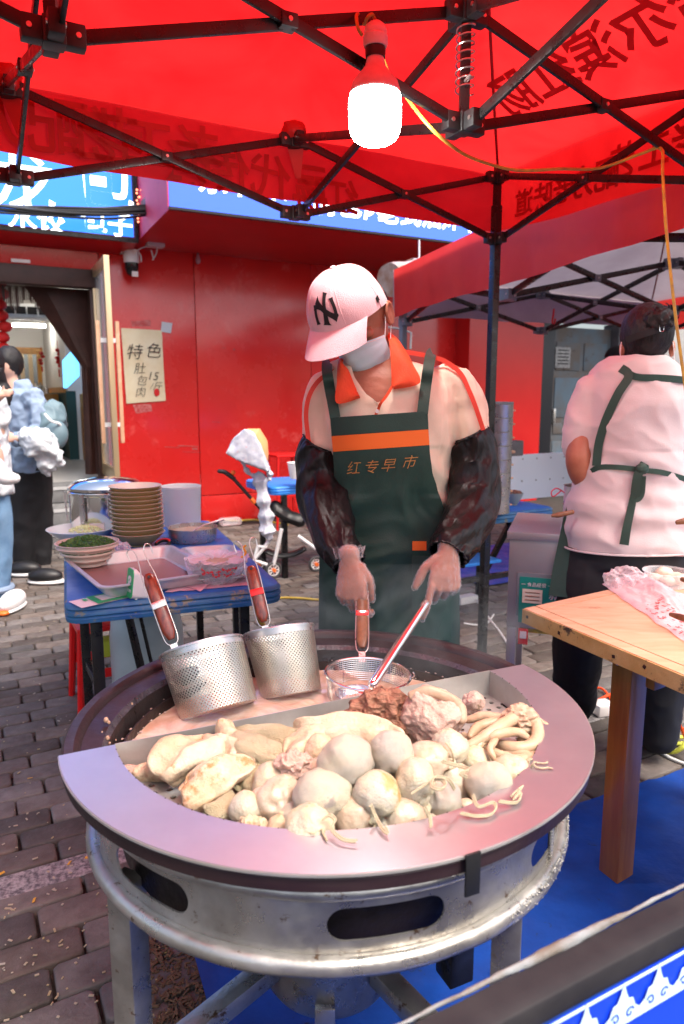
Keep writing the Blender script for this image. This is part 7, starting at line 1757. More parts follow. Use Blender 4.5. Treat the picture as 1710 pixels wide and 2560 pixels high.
for nm, Mh, cu, th_, lab in (('plastic_glove', MHL, curlL, thL, 'clear crinkled plastic glove on the hand gripping the basket handle'), ('plastic_glove', MHR, curlR, thR, 'clear plastic glove on the hand pointing down over the ladle')):
    b = hands_mesh(lambda q: hand(q, Mh, cu, th_, 1.03), .0030, 1, .0014, .0022); obj(nm, b, M['glove'], man, label=lab, angle=90)
b = nb(); Rr = []
for i in range(5):
    s = i/4; Rr.append([MHL @ V3(((.036+.010*s+.006*noise.noise(V3((cos(a)*4, sin(a)*4, s*2))))*cos(a), -.012-.03*s+.012*s*noise.noise(V3((cos(a)*5, sin(a)*5, 3))), (.030+.010*s+.006*noise.noise(V3((cos(a)*4, sin(a)*4, 7))))*sin(a))) for a in [2*pi*k/60 for k in range(60)]])
loft(b, Rr, caps=False); obj('glove_cuff', b, M['glove'], man, angle=90)
# eyebrows, closed eyes, hair under the cap
b = nb()
for s in (-1, 1): tube(b, [H(s*.018, .098, .012), H(s*.033, .097, .016), H(s*.048, .088, .012)], [.002, .003, .0015], 6)
obj('eyebrows', b, M['hair'], man)
b = nb()
for s in (-1, 1): tube(b, [H(s*.022, .0975, -.003), H(s*.033, .0985, -.006), H(s*.045, .092, -.003)], .0012, 6)
obj('eyelashes', b, M['hair'], man)
b = nb(); 
ball(b, H(0, -.016, .020), (.079, .094, .085), 5, HR); 
for v in list(b.verts):
    l = HR.inverted() @ (v.co-Hc)
    if (-l.y > .035 and l.z < .03) or l.z < -.045 or (abs(l.x) > .05 and -l.y > .0 and l.z < .0): b.verts.remove(v)
displace(b, lambda q: .0025*fbm(q*90, 2)); obj('hair', b, M['hair'], man, angle=90)
# cap
Cc = P(873, 785, 2.095); cr = (.108, .126, .134)
def Cp(x, f, t): return Cc+Lf*x+F*f+T_*t
cap = nb(); g = []
NA_, NT_ = 72, 26
for j in range(NT_+1):
    ph = (pi/2)*j/NT_; rw_ = []
    for i in range(NA_):
        th = 2*pi*i/NA_; k = max(1e-4, cos(ph))**.82; ff = -cos(th); ll = sin(th); fr_ = cr[1]*(1.0 if ff < 0 else 1.0)
        x, f, t_ = cr[0]*ll*k, -cr[1]*ff*k*-1*-1, cr[2]*sin(ph)
        f = cr[1]*cos(th)*k; t0 = t_
        seam = .0016*max(0, 1-abs(((th/(pi/3)) % 1)-.5+0*.5)*0)
        d_ = abs(((th+pi/6)/(pi/3)) % 1-.5)*2; w_ = 1-.012*(d_ > .94)
        if cos(th) > .2: f += .006*sin(ph*2)                # structured front
        drop = -.014*max(0, -cos(th))*(1-j/NT_) + .004*(1-j/NT_)*abs(sin(th))
        p = Cp(x*w_, f*w_, t0+drop); p += (p-Cc).normalized()*(.0025*noise.noise(p*16)); rw_.append(p)
    g.append(rw_)
loft(cap, g, caps=False); solid(cap, .0025)
cp = obj('cap', cap, M['cap'], man, angle=60, label='pink baseball cap with black interlocked letters')
b = nb(); g = []
for j in range(15):
    s = j/14; rw_ = []
    for i in range(37):
        a = radians(lerp(-62, 62, i/36)); k = cos(a)**.45 if cos(a) > 0 else 0
        bx, bf = cr[0]*1.0*sin(a), cr[1]*cos(a); ext = .100*s*(cos(a*.98)**.6)
        dx = bx*(1+.05*s); bend = -.030*(abs(sin(a))**2.0)*(.35+.65*s)
        rw_.append(Cp(dx, bf+ext*.86-.002, .006-ext*.46+bend*s+.002*abs(sin(a))))
    g.append(rw_)
loft(b, g, close=False); solid(b, .0032); obj('brim', b, M['cap'], cp, angle=60)
b = nb()
for s in (.25, .45, .65, .85):
    j = int(s*14); tube(b, [p+T_*.0009+F*.0007 for p in g[j]], .0005, 4, caps=False)
b.free()
b = nb(); ball(b, Cp(0, 0, cr[2]+.002), (.009, .009, .006), 3, HR); obj('button', b, M['cap'], cp)
for k in range(6):
    th = k*pi/3+pi/6*0+pi/6; b = nb(); tube(b, [Cp(cr[0]*sin(th)*(max(1e-4, cos(ph))**.82)*1.006, cr[1]*cos(th)*(max(1e-4, cos(ph))**.82)*1.006+(.006*sin(ph*2) if cos(th) > .2 else 0), cr[2]*sin(ph)*1.004-(.014*max(0, -cos(th))-.004*abs(sin(th)))*(1-ph/(pi/2))) for ph in [pi/2*i/24 for i in range(24)]], .0013, 5, caps=False); obj('seam', b, M['cap'], cp)
def on_cap(x, t, off=.0042):                    # (x, t) millimetre-like coordinates over the front panel
    th = x/cr[1]; lo, hi = 0, pi/2
    for _ in range(24):
        ph = (lo+hi)/2; 
        if cr[2]*sin(ph) < t: lo = ph
        else: hi = ph
    k = max(1e-4, cos(ph))**.82; p = Cp(cr[0]*sin(th)*k, cr[1]*cos(th)*k+.006*sin(ph*2), cr[2]*sin(ph)-.012*(1-ph/(pi/2))*abs(sin(th)))
    return p+(p-Cc).normalized()*off
def stroke(bm, p, q, w0, w1, c=(0, 0), s=1, bow=0):
    w0 *= 1.35; w1 *= 1.35; n = 16; g = []; p = (p[0]*1.4, p[1]); q = (q[0]*1.4, q[1])
    for i in range(n+1):
        u = i/n; x, y = lerp(p[0], q[0], u), lerp(p[1], q[1], u); dx, dy = q[0]-p[0], q[1]-p[1]; L_ = math.hypot(dx, dy); nx, ny = -dy/L_, dx/L_
        x += nx*bow*sin(pi*u); y += ny*bow*sin(pi*u); w_ = (w0*(1-u)+w1*u)*(1+.55*abs(2*u-1)**6)/2
        g.append([(x+nx*w_*k, y+ny*w_*k) for k in (-1, -.33, .33, 1)])
    loft(bm, [[on_cap(c[0]+x*s, c[1]+y*s) for x, y in r] for r in g], close=False)
b = nb(); lc = (.014, .064); ls = .074
stroke(b, (-.33, -.45), (-.36, .20), .10, .12, lc, ls, .02); stroke(b, (-.30, .33), (.36, -.34), .13, .15, lc, ls, -.04); stroke(b, (.34, -.30), (.30, .32), .10, .12, lc, ls, -.05)
stroke(b, (-.02, -.52), (.02, -.02), .17, .12, lc, ls, 0); stroke(b, (.02, -.06), (.10, .50), .12, .13, lc, ls, .04); stroke(b, (.02, -.04), (-.42, .12), .12, .08, lc, ls, -.06)
solid(b, .0012); obj('embroidered_letters', b, M['ink'], cp, smooth=False)
b = nb(); q = PP(944, 748, Cp(cr[0]*.9, 0, .05), (.9, -.5, .1)); stroke_c = q
p0_ = Cp(cr[0]*.97, -.0, .030); b2 = nb()
tpos = Cp(cr[0]*.985, .006, .030)
box(b, tpos+Lf*.003, (.002, .014, .016), HR @ Matrix.Rotation(.3, 3, 'X'), .001); obj('side_emblem', b, M['ink'], cp)
# mask
b = nb(); g = []
for j in range(25):
    v = j/24; t_ = lerp(-.030, -.148, v); rw_ = []
    for i in range(41):
        a = radians(lerp(-80, 80, i/40)); k = sqrt(max(.12, 1-((t_+.055)/.115)**2)); nose = .016*exp(-(a/.28)**2)*(1-v)**1.5+.010*exp(-(a/.6)**2)
        f = .096*cos(a)*k+nose+.016; x = .078*sin(a)*(.92+.08*k)
        pl = .0014*sin(v*pi*7)*max(0, cos(a))
        tt = t_+.010*(abs(a)/1.4)**2*(1-2*v)*-1+ (-.008*(abs(a)/1.4) if v < .2 else .030*(abs(a)/1.4)**2*v)
        rw_.append(H(x*1.03, f+pl, tt))
    g.append(rw_)
loft(b, g, close=False); solid(b, .0016); mk_ = obj('face_mask', b, M['mask'], man, angle=60)
b = nb(); tube(b, [p+F*.0008 for p in g[1]], .0016, 5); tube(b, [p+F*.0008 for p in g[23]], .0014, 5); obj('mask_hem', b, M['mask_in'], mk_)
for s, i in ((1, 40), (-1, 0)):
    b = nb(); tube(b, curve([g[2][i], H(s*.084, .012, -.018), H(s*.086, -.012, .028), H(s*.088, -.030, .006), H(s*.084, -.018, -.030), g[21][i]], 6), .0014, 6); obj('ear_loop', b, M['mask_in'], mk_)
# polo shirt
b = nb(); rings = []
for z in (.80, .90, .98, 1.06, 1.14, 1.20, 1.26, 1.32, 1.38, 1.42, 1.445, 1.465, 1.485, 1.502):
    cx, cy, a, d = tors(z); rings.append(sup(cx, cy, a, d, z, 56))
loft(b, rings)
for A_, s in ((AL_, -1), (AR_, 1)):
    ext = lerp(A_[1], A_[2], .55)
    limb(b, [lerp(A_[0], V3((.13, 2.14, 1.40)), .35), A_[0]+Z*-.004, lerp(A_[0], A_[1], .5)+V3((s*.012, 0, 0)), A_[1], ext], [.050, .054, .058, .060, .056])
b = fuse(b, .0060, 6)
def shirt_fold(q):
    f = .0085*(ridge(V3((q.x*8+q.z*3.5, q.y*6, q.z*1.6)), 2)-1.0)
    if abs(q.x-.14) > .15: f += .006*(ridge(V3((q.x*16, q.y*14, q.z*4)), 2)-1)
    if q.z < 1.25: f += .004*sin(q.z*75+q.x*25+4*noise.noise(q*6))
    return f+.002*noise.noise(q*25)
displace(b, shirt_fold)
vp = [(884, 940), (870, 880), (905, 850), (1000, 840), (982, 900), (985, 965), (946, 1012), (915, 985)]
for f in list(b.faces):
    c_ = f.calc_center_median(); px, py = proj(c_)
    if c_.y < 2.145 and inpoly(px, py, vp): b.faces.remove(f)
bmesh.ops.delete(b, geom=[v for v in b.verts if not v.link_faces], context='VERTS')
for _ in range(14):
    L_ = [(v, sum((e.other_vert(v).co for e in v.link_edges if e.is_boundary), V3())/2) for v in b.verts if sum(e.is_boundary for e in v.link_edges) == 2]
    for v, c_ in L_: v.co = v.co*.4+c_*.6
sh = obj('polo_shirt', b, M['shirt'], man, angle=90)
def front(px, py, off=.0, wmin=0):              # on the front surface of the torso
    p = P(px, py, YM-.11)
    for _ in range(4):
        cx, cy, a, d = tors(p.z); a = max(a, wmin)+off; d = d+off; s = min(.995, abs(p.x-cx)/a); e = 2.3
        p = P(px, py, cy-d*(1-s**e)**(1/e))
    return p
b = nb(); g = []
for j in range(13):
    v = j/12; rw_ = []
    for k, (ia, oa) in enumerate((((980, 968), (984, 972)), ((979, 925), (1049, 958)), ((976, 880), (1032, 912)), ((972, 852), (1006, 866)), ((960, 834), (984, 840)), ((930, 828), (945, 822)))):
        Yi = (2.015, 2.03, 2.055, 2.09, 2.15, 2.20)[k]; Yo = (2.012, 2.005, 2.03, 2.09, 2.17, 2.22)[k]
        p = lerp(P(*ia, Yi), P(*oa, Yo), v); p += V3((0, -.010*sin(pi*v), .004*sin(pi*v))); rw_.append(p)
    g.append(curve(rw_, 5))
loft(b, g, close=False); solid(b, .0035); obj('collar', b, M['collar'], sh, angle=60)
b = nb(); g = []
for j in range(13):
    v = j/12; rw_ = []
    for k, (ia, oa) in enumerate((((897, 990), (900, 994)), ((884, 958), (842, 1008)), ((870, 925), (843, 955)), ((856, 905), (845, 915)), ((880, 880), (850, 893)))):
        Yi = (2.012, 2.02, 2.035, 2.06, 2.12)[k]; Yo = (2.012, 2.005, 2.015, 2.05, 2.12)[k]
        p = lerp(P(*ia, Yi), P(*oa, Yo), v); p += V3((0, -.008*sin(pi*v), .003*sin(pi*v))); rw_.append(p)
    g.append(curve(rw_, 5))
loft(b, g, close=False); solid(b, .0035); obj('collar', b, M['collar'], sh, angle=60)
ribbon('placket_edge', [P(981, 965, 2.008), P(966, 990, 2.002), P(952, 1008, 2.0), front(945, 1025, .004), front(938, 1040, .004)], .008, M['collar'], sh)
ribbon('placket_edge', [P(893, 975, 2.010), P(915, 988, 2.004), P(935, 1003, 2.0), front(944, 1012, .003)], .006, M['shirt'], sh)
b = nb(); q = front(943, 1028, .006); tube(b, [q, q-V3((0, .003, 0))], .0055, 14); obj('button', b, M['card'], sh)
def surf_path(A_, s, pts):
    return [P(*q) for q in pts]
for pts in ([(1005, 878, 2.12), (1060, 888, 2.115), (1110, 902, 2.105), (1150, 932, 2.095), (1172, 975, 2.088), (1190, 1020, 2.085), (1208, 1075, 2.09)], [(842, 925, 2.10), (806, 944, 2.092), (784, 968, 2.088), (770, 1000, 2.090), (765, 1040, 2.095), (770, 1090, 2.10), (774, 1118, 2.10)]):
    ribbon('shoulder_piping', [P(x, y, Y_-.012) for x, y, Y_ in pts], .013, M['piping'], sh)
# oversleeves
def oversleeve(lab, pts, seed, cuffdir):
    t = nb(); C_ = curve([P(x, y, Y_) for x, y, Y_, r in pts], 9); n_ = len(C_)
    rs = [r*PXM*(Y_/2.12) for x, y, Y_, r in pts]; R_ = [itp([i*9 for i in range(len(rs))], rs, i) for i in range(n_)]
    Tt, Nn = path_frames(C_); rings = []; NS = 96
    for i, p in enumerate(C_):
        s = i/(n_-1); bb = Tt[i].cross(Nn[i]); rg = []
        for k in range(NS):
            a = 2*pi*k/NS; r = R_[i]
            ga = exp(-(s/.07)**2)+exp(-((1-s)/.08)**2)
            r *= 1+.045*ga*sin(a*17+seed+4*noise.noise(V3((cos(a), sin(a), s*9))))
            r += .013*(ridge(V3((cos(a)*.9+seed+s*2.2, sin(a)*.9, s*3.4)), 1)-.6)*(1-ga*.7)
            r += .006*(ridge(V3((cos(a)*1.6+s*3+seed, sin(a)*1.6, s*5+3)), 1)-.6)*(1-ga)
            r += .0018*(ridge(V3((cos(a)*5+seed, sin(a)*5+s*4, s*13)), 2)-1)
            rg.append(p+Nn[i]*(r*cos(a))+bb*(r*sin(a)))
        rings.append(rg)
    loft(t, rings, caps=False); 
    t = evalmesh(t, [('SUBSURF', dict(levels=1))]); o = obj('oversleeve', t, M['sleeve'], man, angle=90, label=lab)
    for e in (2, n_-3):
        b = nb(); tube(b, [q+(C_[e]-q)*-.03 for q in rings[e]], .0026, 6, closed=True); obj('elastic_band', b, M['black_plastic'], o)
    return o
oversleeve('black nylon oversleeve on the arm over the basket handle', [(799, 1112, 2.125, 44), (794, 1128, 2.125, 50), (795, 1185, 2.12, 56), (810, 1250, 2.08, 66), (826, 1310, 2.0, 62), (845, 1360, 1.93, 56), (862, 1390, 1.895, 50), (874, 1412, 1.875, 42)], 3, None)
oversleeve('black nylon oversleeve on the arm over the ladle', [(1174, 1084, 2.125, 40), (1182, 1105, 2.125, 52), (1188, 1160, 2.13, 60), (1182, 1240, 2.10, 66), (1166, 1300, 2.02, 68), (1146, 1345, 1.94, 62), (1128, 1372, 1.895, 54), (1119, 1390, 1.875, 48)], 9, None)
# apron
def apr(y):                                     # left and right edge in the photograph rows
    ys = [1036, 1080, 1130, 1180, 1220, 1260, 1300, 1360, 1450, 1600, 1800]
    xl = itp(ys, [826, 829, 833, 836, 832, 820, 806, 800, 798, 797, 800], y); xr = itp(ys, [1069, 1071, 1074, 1080, 1092, 1106, 1124, 1140, 1148, 1150, 1150], y); return xl, xr
b = nb(); g = []; NYa, NXa = 120, 70
for j in range(NYa+1):
    y = lerp(1036, 1790, j/NYa); xl, xr = apr(y); rw_ = []
    for i in range(NXa+1):
        s = i/NXa; x = lerp(xl, xr, s); yy = y+(8-16*s)*max(0, 1-(y-1036)/200)
        p = front(x, yy, .019, .212 if y > 1240 else 0)
        amp = itp([1036, 1150, 1200, 1245, 1330, 1500, 1790], [.0, .0006, .003, .009, .012, .013, .018], y)
        p.y -= amp*(ridge(V3((s*3.0+.9*noise.noise(V3((s*2, y*.006, 3))), y*.0085+s*.8, 2)), 2)-.9)+amp*.35*sin(s*14+y*.010)+(.004*sin(y*.045+s*5)*exp(-((y-1265)/45)**2))
        rw_.append(p)
    g.append(rw_)
loft(b, g, close=False); solid(b, .002); ap = obj('apron', b, M['apron'], man, angle=70)
def patch(name, x0, x1, y0, y1, m_, off, par, nx=24, ny=8, tilt=0):
    b = nb(); g = []
    for j in range(ny+1):
        rw_ = []
        for i in range(nx+1):
            s = i/nx; y = lerp(y0, y1, j/ny); xl, xr = apr(y); a, c_ = (x0 if x0 is not None else xl), (x1 if x1 is not None else xr); rw_.append(front(lerp(a, c_, s), y+(tilt*.5-tilt*s), off, .212 if y > 1240 else 0))
        g.append(rw_)
    loft(b, g, close=False); solid(b, .0008); return obj(name, b, m_, par)
patch('orange_band', None, None, 1082, 1121, M['apron_orange'], .0216, ap, tilt=17)
patch('bib_hem', None, None, 1037, 1080, M['apron'], .0212, ap, tilt=15)
patch('orange_tag', 1031, 1066, 1353, 1376, M['apron_orange'], .0260, ap, 6, 3)
patch('pocket', 815, 905, 1490, 1740, M['apron'], .0255, ap, 12, 12); patch('pocket', 1030, 1128, 1390, 1600, M['apron'], .0245, ap, 12, 12)
for ch, x, y in (('红', 881, 1173), ('专', 925, 1170), ('早', 968, 1166), ('市', 1020, 1158)):
    p = front(x, y, .0225); q = front(x+8, y, .0225); X = (q-p).normalized(); Y_ = (front(x, y-8, .0225)-p).normalized(); N_ = X.cross(Y_).normalized(); Y_ = N_.cross(X)
    text(ch, .043, mat4(p, ax(X, Y_, N_)) @ Matrix.Rotation(.07, 4, 'Z'), M['gold_print'], 'gold_lettering', ap, shear=.35, offset=-.0004, ext=.0003)
ribbon('shoulder_strap', [front(838, 1044, .019), front(832, 1010, .018), front(825, 975, .018), P(820, 945, 2.028), P(817, 922, 2.070), P(818, 905, 2.13), P(822, 900, 2.18)], .030, M['apron'], ap, nrm=None)
ribbon('shoulder_strap', [front(1056, 1034, .019), front(1060, 1000, .018), front(1065, 960, .018), P(1070, 925, 2.022), P(1075, 895, 2.060), P(1078, 884, 2.11), P(1080, 882, 2.17)], .031, M['apron'], ap)
# trousers and shoes (mostly behind the stove)
b = nb(); 
for s in (-1, 1): limb(b, [V3((.14+s*.085, 2.21, .92)), V3((.14+s*.10, 2.20, .50)), V3((.14+s*.11, 2.24, .09))], [.105, .075, .06])
b = fuse(b, .008, 3); displace(b, lambda q: .004*ridge(q*9, 2)-.004); obj('trousers', b, M['pants'], man, angle=90)
for s in (-1, 1):
    b = nb(); ball(b, V3((.14+s*.115, 2.19, .045)), (.045, .125, .05), 4)
    for v in b.verts: v.co.z = max(v.co.z, .004)
    obj('shoe', b, M['black_plastic'], man)

# ------------------------------------------------------------------ the woman in the apron, seen from behind
YW = 2.62; W = lambda x, y, d=0: P(x, y, YW+d); wp = YW/1780
wo_ = thing('person', 'woman seen from behind in a pink white tee, green apron ties and black trousers', 'person', V3((1.08, 2.62, 0)))
cxw = W(1592, 1100).x
def wt(z):
    zs = [.80, .95, 1.02, 1.12, 1.25, 1.38, 1.46, 1.50, 1.53, 1.555]
    return cxw+itp(zs, [.01, .005, 0, 0, 0, 0, 0, .0, .0, .0], z), itp(zs, [.245, .245, .226, .200, .186, .192, .180, .150, .105, .07], z), itp(zs, [.165, .165, .155, .145, .15, .145, .125, .11, .09, .065], z)
zhem = W(1500, 1372).z
b = nb(); loft(b, [sup(c_, YW+.04, a*.86, d*.84, z-.010) for z, (c_, a, d) in [(z, wt(z)) for z in (.85, .98, 1.1, 1.25, 1.38, 1.46, 1.5, 1.53)]])
limb(b, [V3((cxw, YW+.05, 1.45)), W(1612, 890, .04), W(1615, 840, .04)], [.062, .058, .06]); ball(b, W(1617, 838, .05), (.076, .092, .105), 4)
for s, pts in ((-1, [W(1490, 985, .05), W(1455, 1080, .02), W(1447, 1150, .0), W(1462, 1195, .05), W(1500, 1225, .24)]), (1, [W(1715, 985, .05), W(1755, 1080, .02), W(1762, 1150, .0), W(1750, 1195, .05), W(1700, 1225, .24)])): limb(b, pts, [.040, .042, .048, .046, .032]); 
for s, q in ((-1, W(1505, 1228, .26)), (1, W(1695, 1228, .26))): hand(b, mk_frame(q, (-s*.7, .6, -.1), (0, -.2, 1), (s*0, .2, .9)), ((30, 40, 20, 2), (35, 45, 25, 0), (35, 45, 25, 0), (40, 45, 25, -2)))
for s, x in ((-1, 1556), (1, 1680)): ball(b, W(x, 872, .06), (.010, .02, .032), 3)
b = fuse(b, .0055, 4); obj('body', b, M['skin'], wo_, angle=90)
b = nb(); loft(b, [sup(c_, YW+.04, a, d, z, 56) for z, (c_, a, d) in [(z, wt(z)) for z in (zhem, .98, 1.06, 1.14, 1.22, 1.3, 1.38, 1.44, 1.48, 1.51, 1.535)]])
for s, pts in ((-1, [W(1500, 975, .05), W(1470, 975, .05), W(1455, 1040, .04), W(1447, 1112, .03)]), (1, [W(1705, 975, .05), W(1735, 975, .05), W(1758, 1040, .04), W(1765, 1112, .03)])): limb(b, pts, [.055, .060, .062, .064])
b = fuse(b, .0065, 4)
displace(b, lambda q: .010*(ridge(V3((q.x*5+q.z*3, q.y*4, q.z*6+2)), 2)-.9)+(.004*sin(q.z*60+q.x*12+4*noise.noise(q*5)) if q.z < 1.2 else .003*noise.noise(q*12)))
tee = obj('tee_shirt', b, M['tee'], wo_, angle=90)
b = nb(); tube(b, sup(*(lambda c_, a, d: (c_, YW+.04, a+.002, d+.002))(*wt(zhem+.004)), zhem+.002, 56), .004, 6, closed=True); obj('hem', b, M['tee'], tee)
def back(px, py, off=.006):
    p = W(px, py, -.1)
    for _ in range(4):
        c_, a, d = wt(p.z); a += off; d += off; s = min(.99, abs(p.x-c_)/a); p = P(px, py, YW+.04-d*(1-s**2.3)**(1/2.3))
    return p
ap2 = ribbon('apron_strap', [back(1552, 920), back(1572, 940), back(1545, 985), back(1515, 1050), back(1497, 1110), back(1491, 1165)], .030, M['apron'], wo_)
ribbon('apron_strap', [back(1560, 925), back(1590, 942), back(1650, 945), back(1710, 950), back(1760, 960)], .024, M['apron'], wo_)
ribbon('waist_tie', [back(1478, 1178), back(1500, 1168), back(1540, 1168), back(1580, 1172), back(1610, 1176), back(1660, 1182), back(1720, 1200), back(1760, 1215)], .019, M['apron'], wo_)
ribbon('waist_tie', [back(1612, 1158, .02), back(1596, 1185, .025), back(1590, 1215, .02), back(1588, 1245, .012), back(1600, 1235, .014), back(1604, 1190, .02)], .030, M['apron'], wo_)
ribbon('waist_tie', [back(1604, 1175, .02), back(1590, 1215, .010), back(1578, 1270, .008), back(1567, 1320, .012), back(1560, 1362, .016)], [.018, .026, .032], M['apron'], wo_)
b = nb(); ball(b, back(1606, 1172, .018), (.024, .014, .020), 3); displace(b, lambda q: .004*ridge(q*60, 2)-.004); obj('tie_knot', b, M['apron'], wo_, angle=80)
ribbon('apron_skirt', [W(1490, 1170, -.06), W(1450, 1215, .02), W(1428, 1280, .03), W(1415, 1360, .02), W(1406, 1430, .0), W(1400, 1492, -.02)], [.02, .035, .05, .07, .085], M['apron'], wo_)
b = nb(); 
zt2 = zhem+.06
loft(b, [sup(cxw+.01, YW+.04, .225, .15, z) for z in (zt2, .86, .80, .76)])
limb(b, [V3((cxw-.10, YW+.05, .84)), W(1452, 1560, .04), PZ(1440, 1760, .12)+V3((0, .02, 0))], [.125, .105, .085]); limb(b, [V3((cxw+.11, YW+.03, .84)), W(1660, 1600, -.02), PZ(1652, 1840, .10)+V3((-.01, .0, 0))], [.125, .10, .072])
b = fuse(b, .009, 3); displace(b, lambda q: .005*ridge(q*7, 2)-.005); obj('trousers', b, M['pants'], wo_, angle=90)
for s, q in ((-1, PZ(1432, 1785, 0)), (1, PZ(1618, 1868, 0))):
    b = nb(); ball(b, q+V3((.02, .07, .045)), (.044, .13, .055), 4)
    for v in b.verts: v.co.z = max(v.co.z, .012)
    so = obj('shoe', b, M['shoe'], wo_)
    b = nb(); ball(b, q+V3((.02, .07, .014)), (.047, .134, .014), 3); obj('sole', b, M['white'], so)
    for k in (0, 1):
        b = nb(); ball(b, q+V3((.012, .015+k*.028, .05)), (.046, .006, .046), 3); obj('stripe', b, [M['stripe_r'], M['apron']][k], so)
# hair with bun, clip, cap band
b = nb(); ball(b, W(1617, 832, .03), (.088, .100, .105), 5)
for v in list(b.verts):
    px, py = proj(v.co)
    if v.co.z < W(0, 893).z: b.verts.remove(v)
displace(b, lambda q: .004*ridge(V3((q.x*50, q.y*50, q.z*9)), 2)-.002); hr = obj('hair', b, M['hair'], wo_, angle=90)
b = nb(); ball(b, W(1648, 800, -.05), (.052, .045, .040), 4); displace(b, lambda q: .012*ridge(q*32, 3)-.010)
for i in range(40):
    a = random.uniform(0, 6.28); p = W(1650, 795, -.06); tube(b, curve([p, p+V3((.05*cos(a), -.01, .04*sin(a))), p+V3((.062*cos(a+.3), -.012, .050*sin(a+.3)))], 3), .0012, 3)
obj('hair_bun', b, M['hair'], hr, angle=90)
ribbon('cap_band', [W(1566, 850, -.045), W(1600, 838, -.075), W(1640, 826, -.078), W(1680, 815, -.04)], .022, M['pants'], hr)
b = nb(); c_ = [W(x, y, -.085) for x, y in ((1649, 812), (1661, 814), (1658, 829), (1649, 828))]; tube(b, c_, .0015, 5, closed=True); obj('band_buckle', b, M['steel_bright'], hr)
for x0, s in ((1556, -1), (1680, 1)):
    b = nb(); tube(b, curve([W(x0+s*2, 855, .04), W(x0+s*5, 875, .035), W(x0+s*6, 900, .05), W(x0+s*12, 915, .09)], 5), .0018, 6); obj('mask_loop', b, M['mask_in'], wo_)

# ------------------------------------------------------------------ people on the left
def figure(label, base, parts):
    t = thing('person', label, 'person', base); return t
YA = 4.7; A = lambda x, y, d=0: P(x-24, y, YA+d)
pa = figure('ponytailed woman in a white tee and light blue jeans at the left edge', PZ(20, 1535, 0), None)
b = nb(); limb(b, [A(-20, 1000), A(-15, 960), A(-12, 930)], [.06, .055, .055]); ball(b, A(-12, 915), (.085, .10, .12), 4)
limb(b, [A(10, 985), A(14, 1060), A(10, 1110, -.05), A(-25, 1130, -.25)], [.055, .052, .045, .035]); limb(b, [A(-60, 985), A(-80, 1070), A(-60, 1130, -.2)], [.055, .05, .04])
hand(b, mk_frame(A(-30, 1130, -.28), (-.9, -.3, 0), (0, -.3, .9), (0, .2, .9)), ((30, 40, 20, 2),)*4); b2 = None
loft(b, [sup(A(-22, 1100).x, YA, a, .12, z) for z, a in ((.8, .17), (1.0, .15), (1.25, .17), (1.42, .16), (1.5, .08))])
b = fuse(b, .010, 3); obj('body', b, M['skin_light'], pa, angle=90)
b = nb(); loft(b, [sup(A(-22, 1100).x+.01, YA, a, .15, z) for z, a in ((.74, .165), (.9, .16), (1.1, .15), (1.3, .165), (1.42, .16), (1.48, .11))]); limb(b, [A(-10, 985), A(14, 1000), A(22, 1045)], [.075, .075, .075]); limb(b, [A(-50, 985), A(-70, 1040)], [.075, .07])
b = fuse(b, .012, 3); displace(b, lambda q: .014*ridge(q*8, 3)-.014); obj('tee_shirt', b, M['white_cloth'], pa, angle=90)
b = nb(); ball(b, A(-8, 905, .02), (.10, .11, .13), 4)
for v in list(b.verts):
    if v.co.x < A(-8, 905).x+.02 and v.co.z < A(0, 925).z: b.verts.remove(v)
limb(b, [A(14, 930, .02), A(24, 960, .04), A(36, 985, .04), A(42, 1008, .03)], [.055, .045, .05, .02]); displace(b, lambda q: .008*ridge(q*14, 2)-.006); obj('ponytail_hair', b, M['hair'], pa, angle=90)
b = nb(); limb(b, [A(-5, 1215), A(14, 1330), A(14, 1480)], [.125, .105, .09]); limb(b, [A(-45, 1215), A(-55, 1340), A(-55, 1500)], [.12, .10, .09]); b = fuse(b, .012, 3); displace(b, lambda q: .010*ridge(V3((q.x*5, q.y*5, q.z*3)), 2)-.010); jn_ = obj('jeans', b, M['jeans'], pa, angle=90)
b = nb(); tube(b, [A(14, 1470)+V3((.098*cos(a), .098*sin(a), 0)) for a in [2*pi*i/24 for i in range(24)]], .022, 8, closed=True); obj('rolled_cuff', b, M['hoodie'], jn_)
for x in (24, -50):
    q = PZ(x, 1530, 0); b = nb(); ball(b, q+V3((.0, .05, .06)), (.062, .15, .07), 4)
    for v in b.verts: v.co.z = max(v.co.z, .01)
    s_o = obj('shoe', b, M['shoe'], pa); b = nb(); ball(b, q+V3((0, .05, .018)), (.066, .155, .02), 3); obj('sole', b, M['white'], s_o)
    b = nb(); ball(b, q+V3((-.0, -.09, .02)), (.04, .03, .018), 3); obj('orange_toe', b, M['orange_plastic'], s_o)
by = thing('person', 'baby carried at the left edge, one arm and a small pink and white shoe showing', 'person', A(-10, 1100, -.3))
b = nb(); limb(b, [A(-30, 1120, -.32), A(6, 1130, -.32), A(18, 1165, -.32), A(30, 1185, -.32)], [.06, .055, .04, .035]); limb(b, [A(-50, 1010, -.3), A(0, 1000, -.3), A(26, 988, -.3)], [.045, .036, .026]); hand(b, mk_frame(A(22, 990, -.3), (.9, -.1, .3), (.1, -1, .2), (0, 0, 1)), ((40, 60, 30, 2),)*4, sc=.62)
ball(b, A(-55, 960, -.3), (.075, .08, .09), 4); limb(b, [A(-55, 1000, -.3), A(-50, 1060, -.3), A(-40, 1120, -.32)], [.07, .10, .10]); b = fuse(b, .008, 3); obj('body', b, M['skin_light'], by, angle=90)
b = nb(); limb(b, [A(14, 1165, -.34), A(36, 1192, -.34), A(62, 1196, -.34)], [.045, .052, .030]); obj('baby_shoe', b, M['shoe'], by)
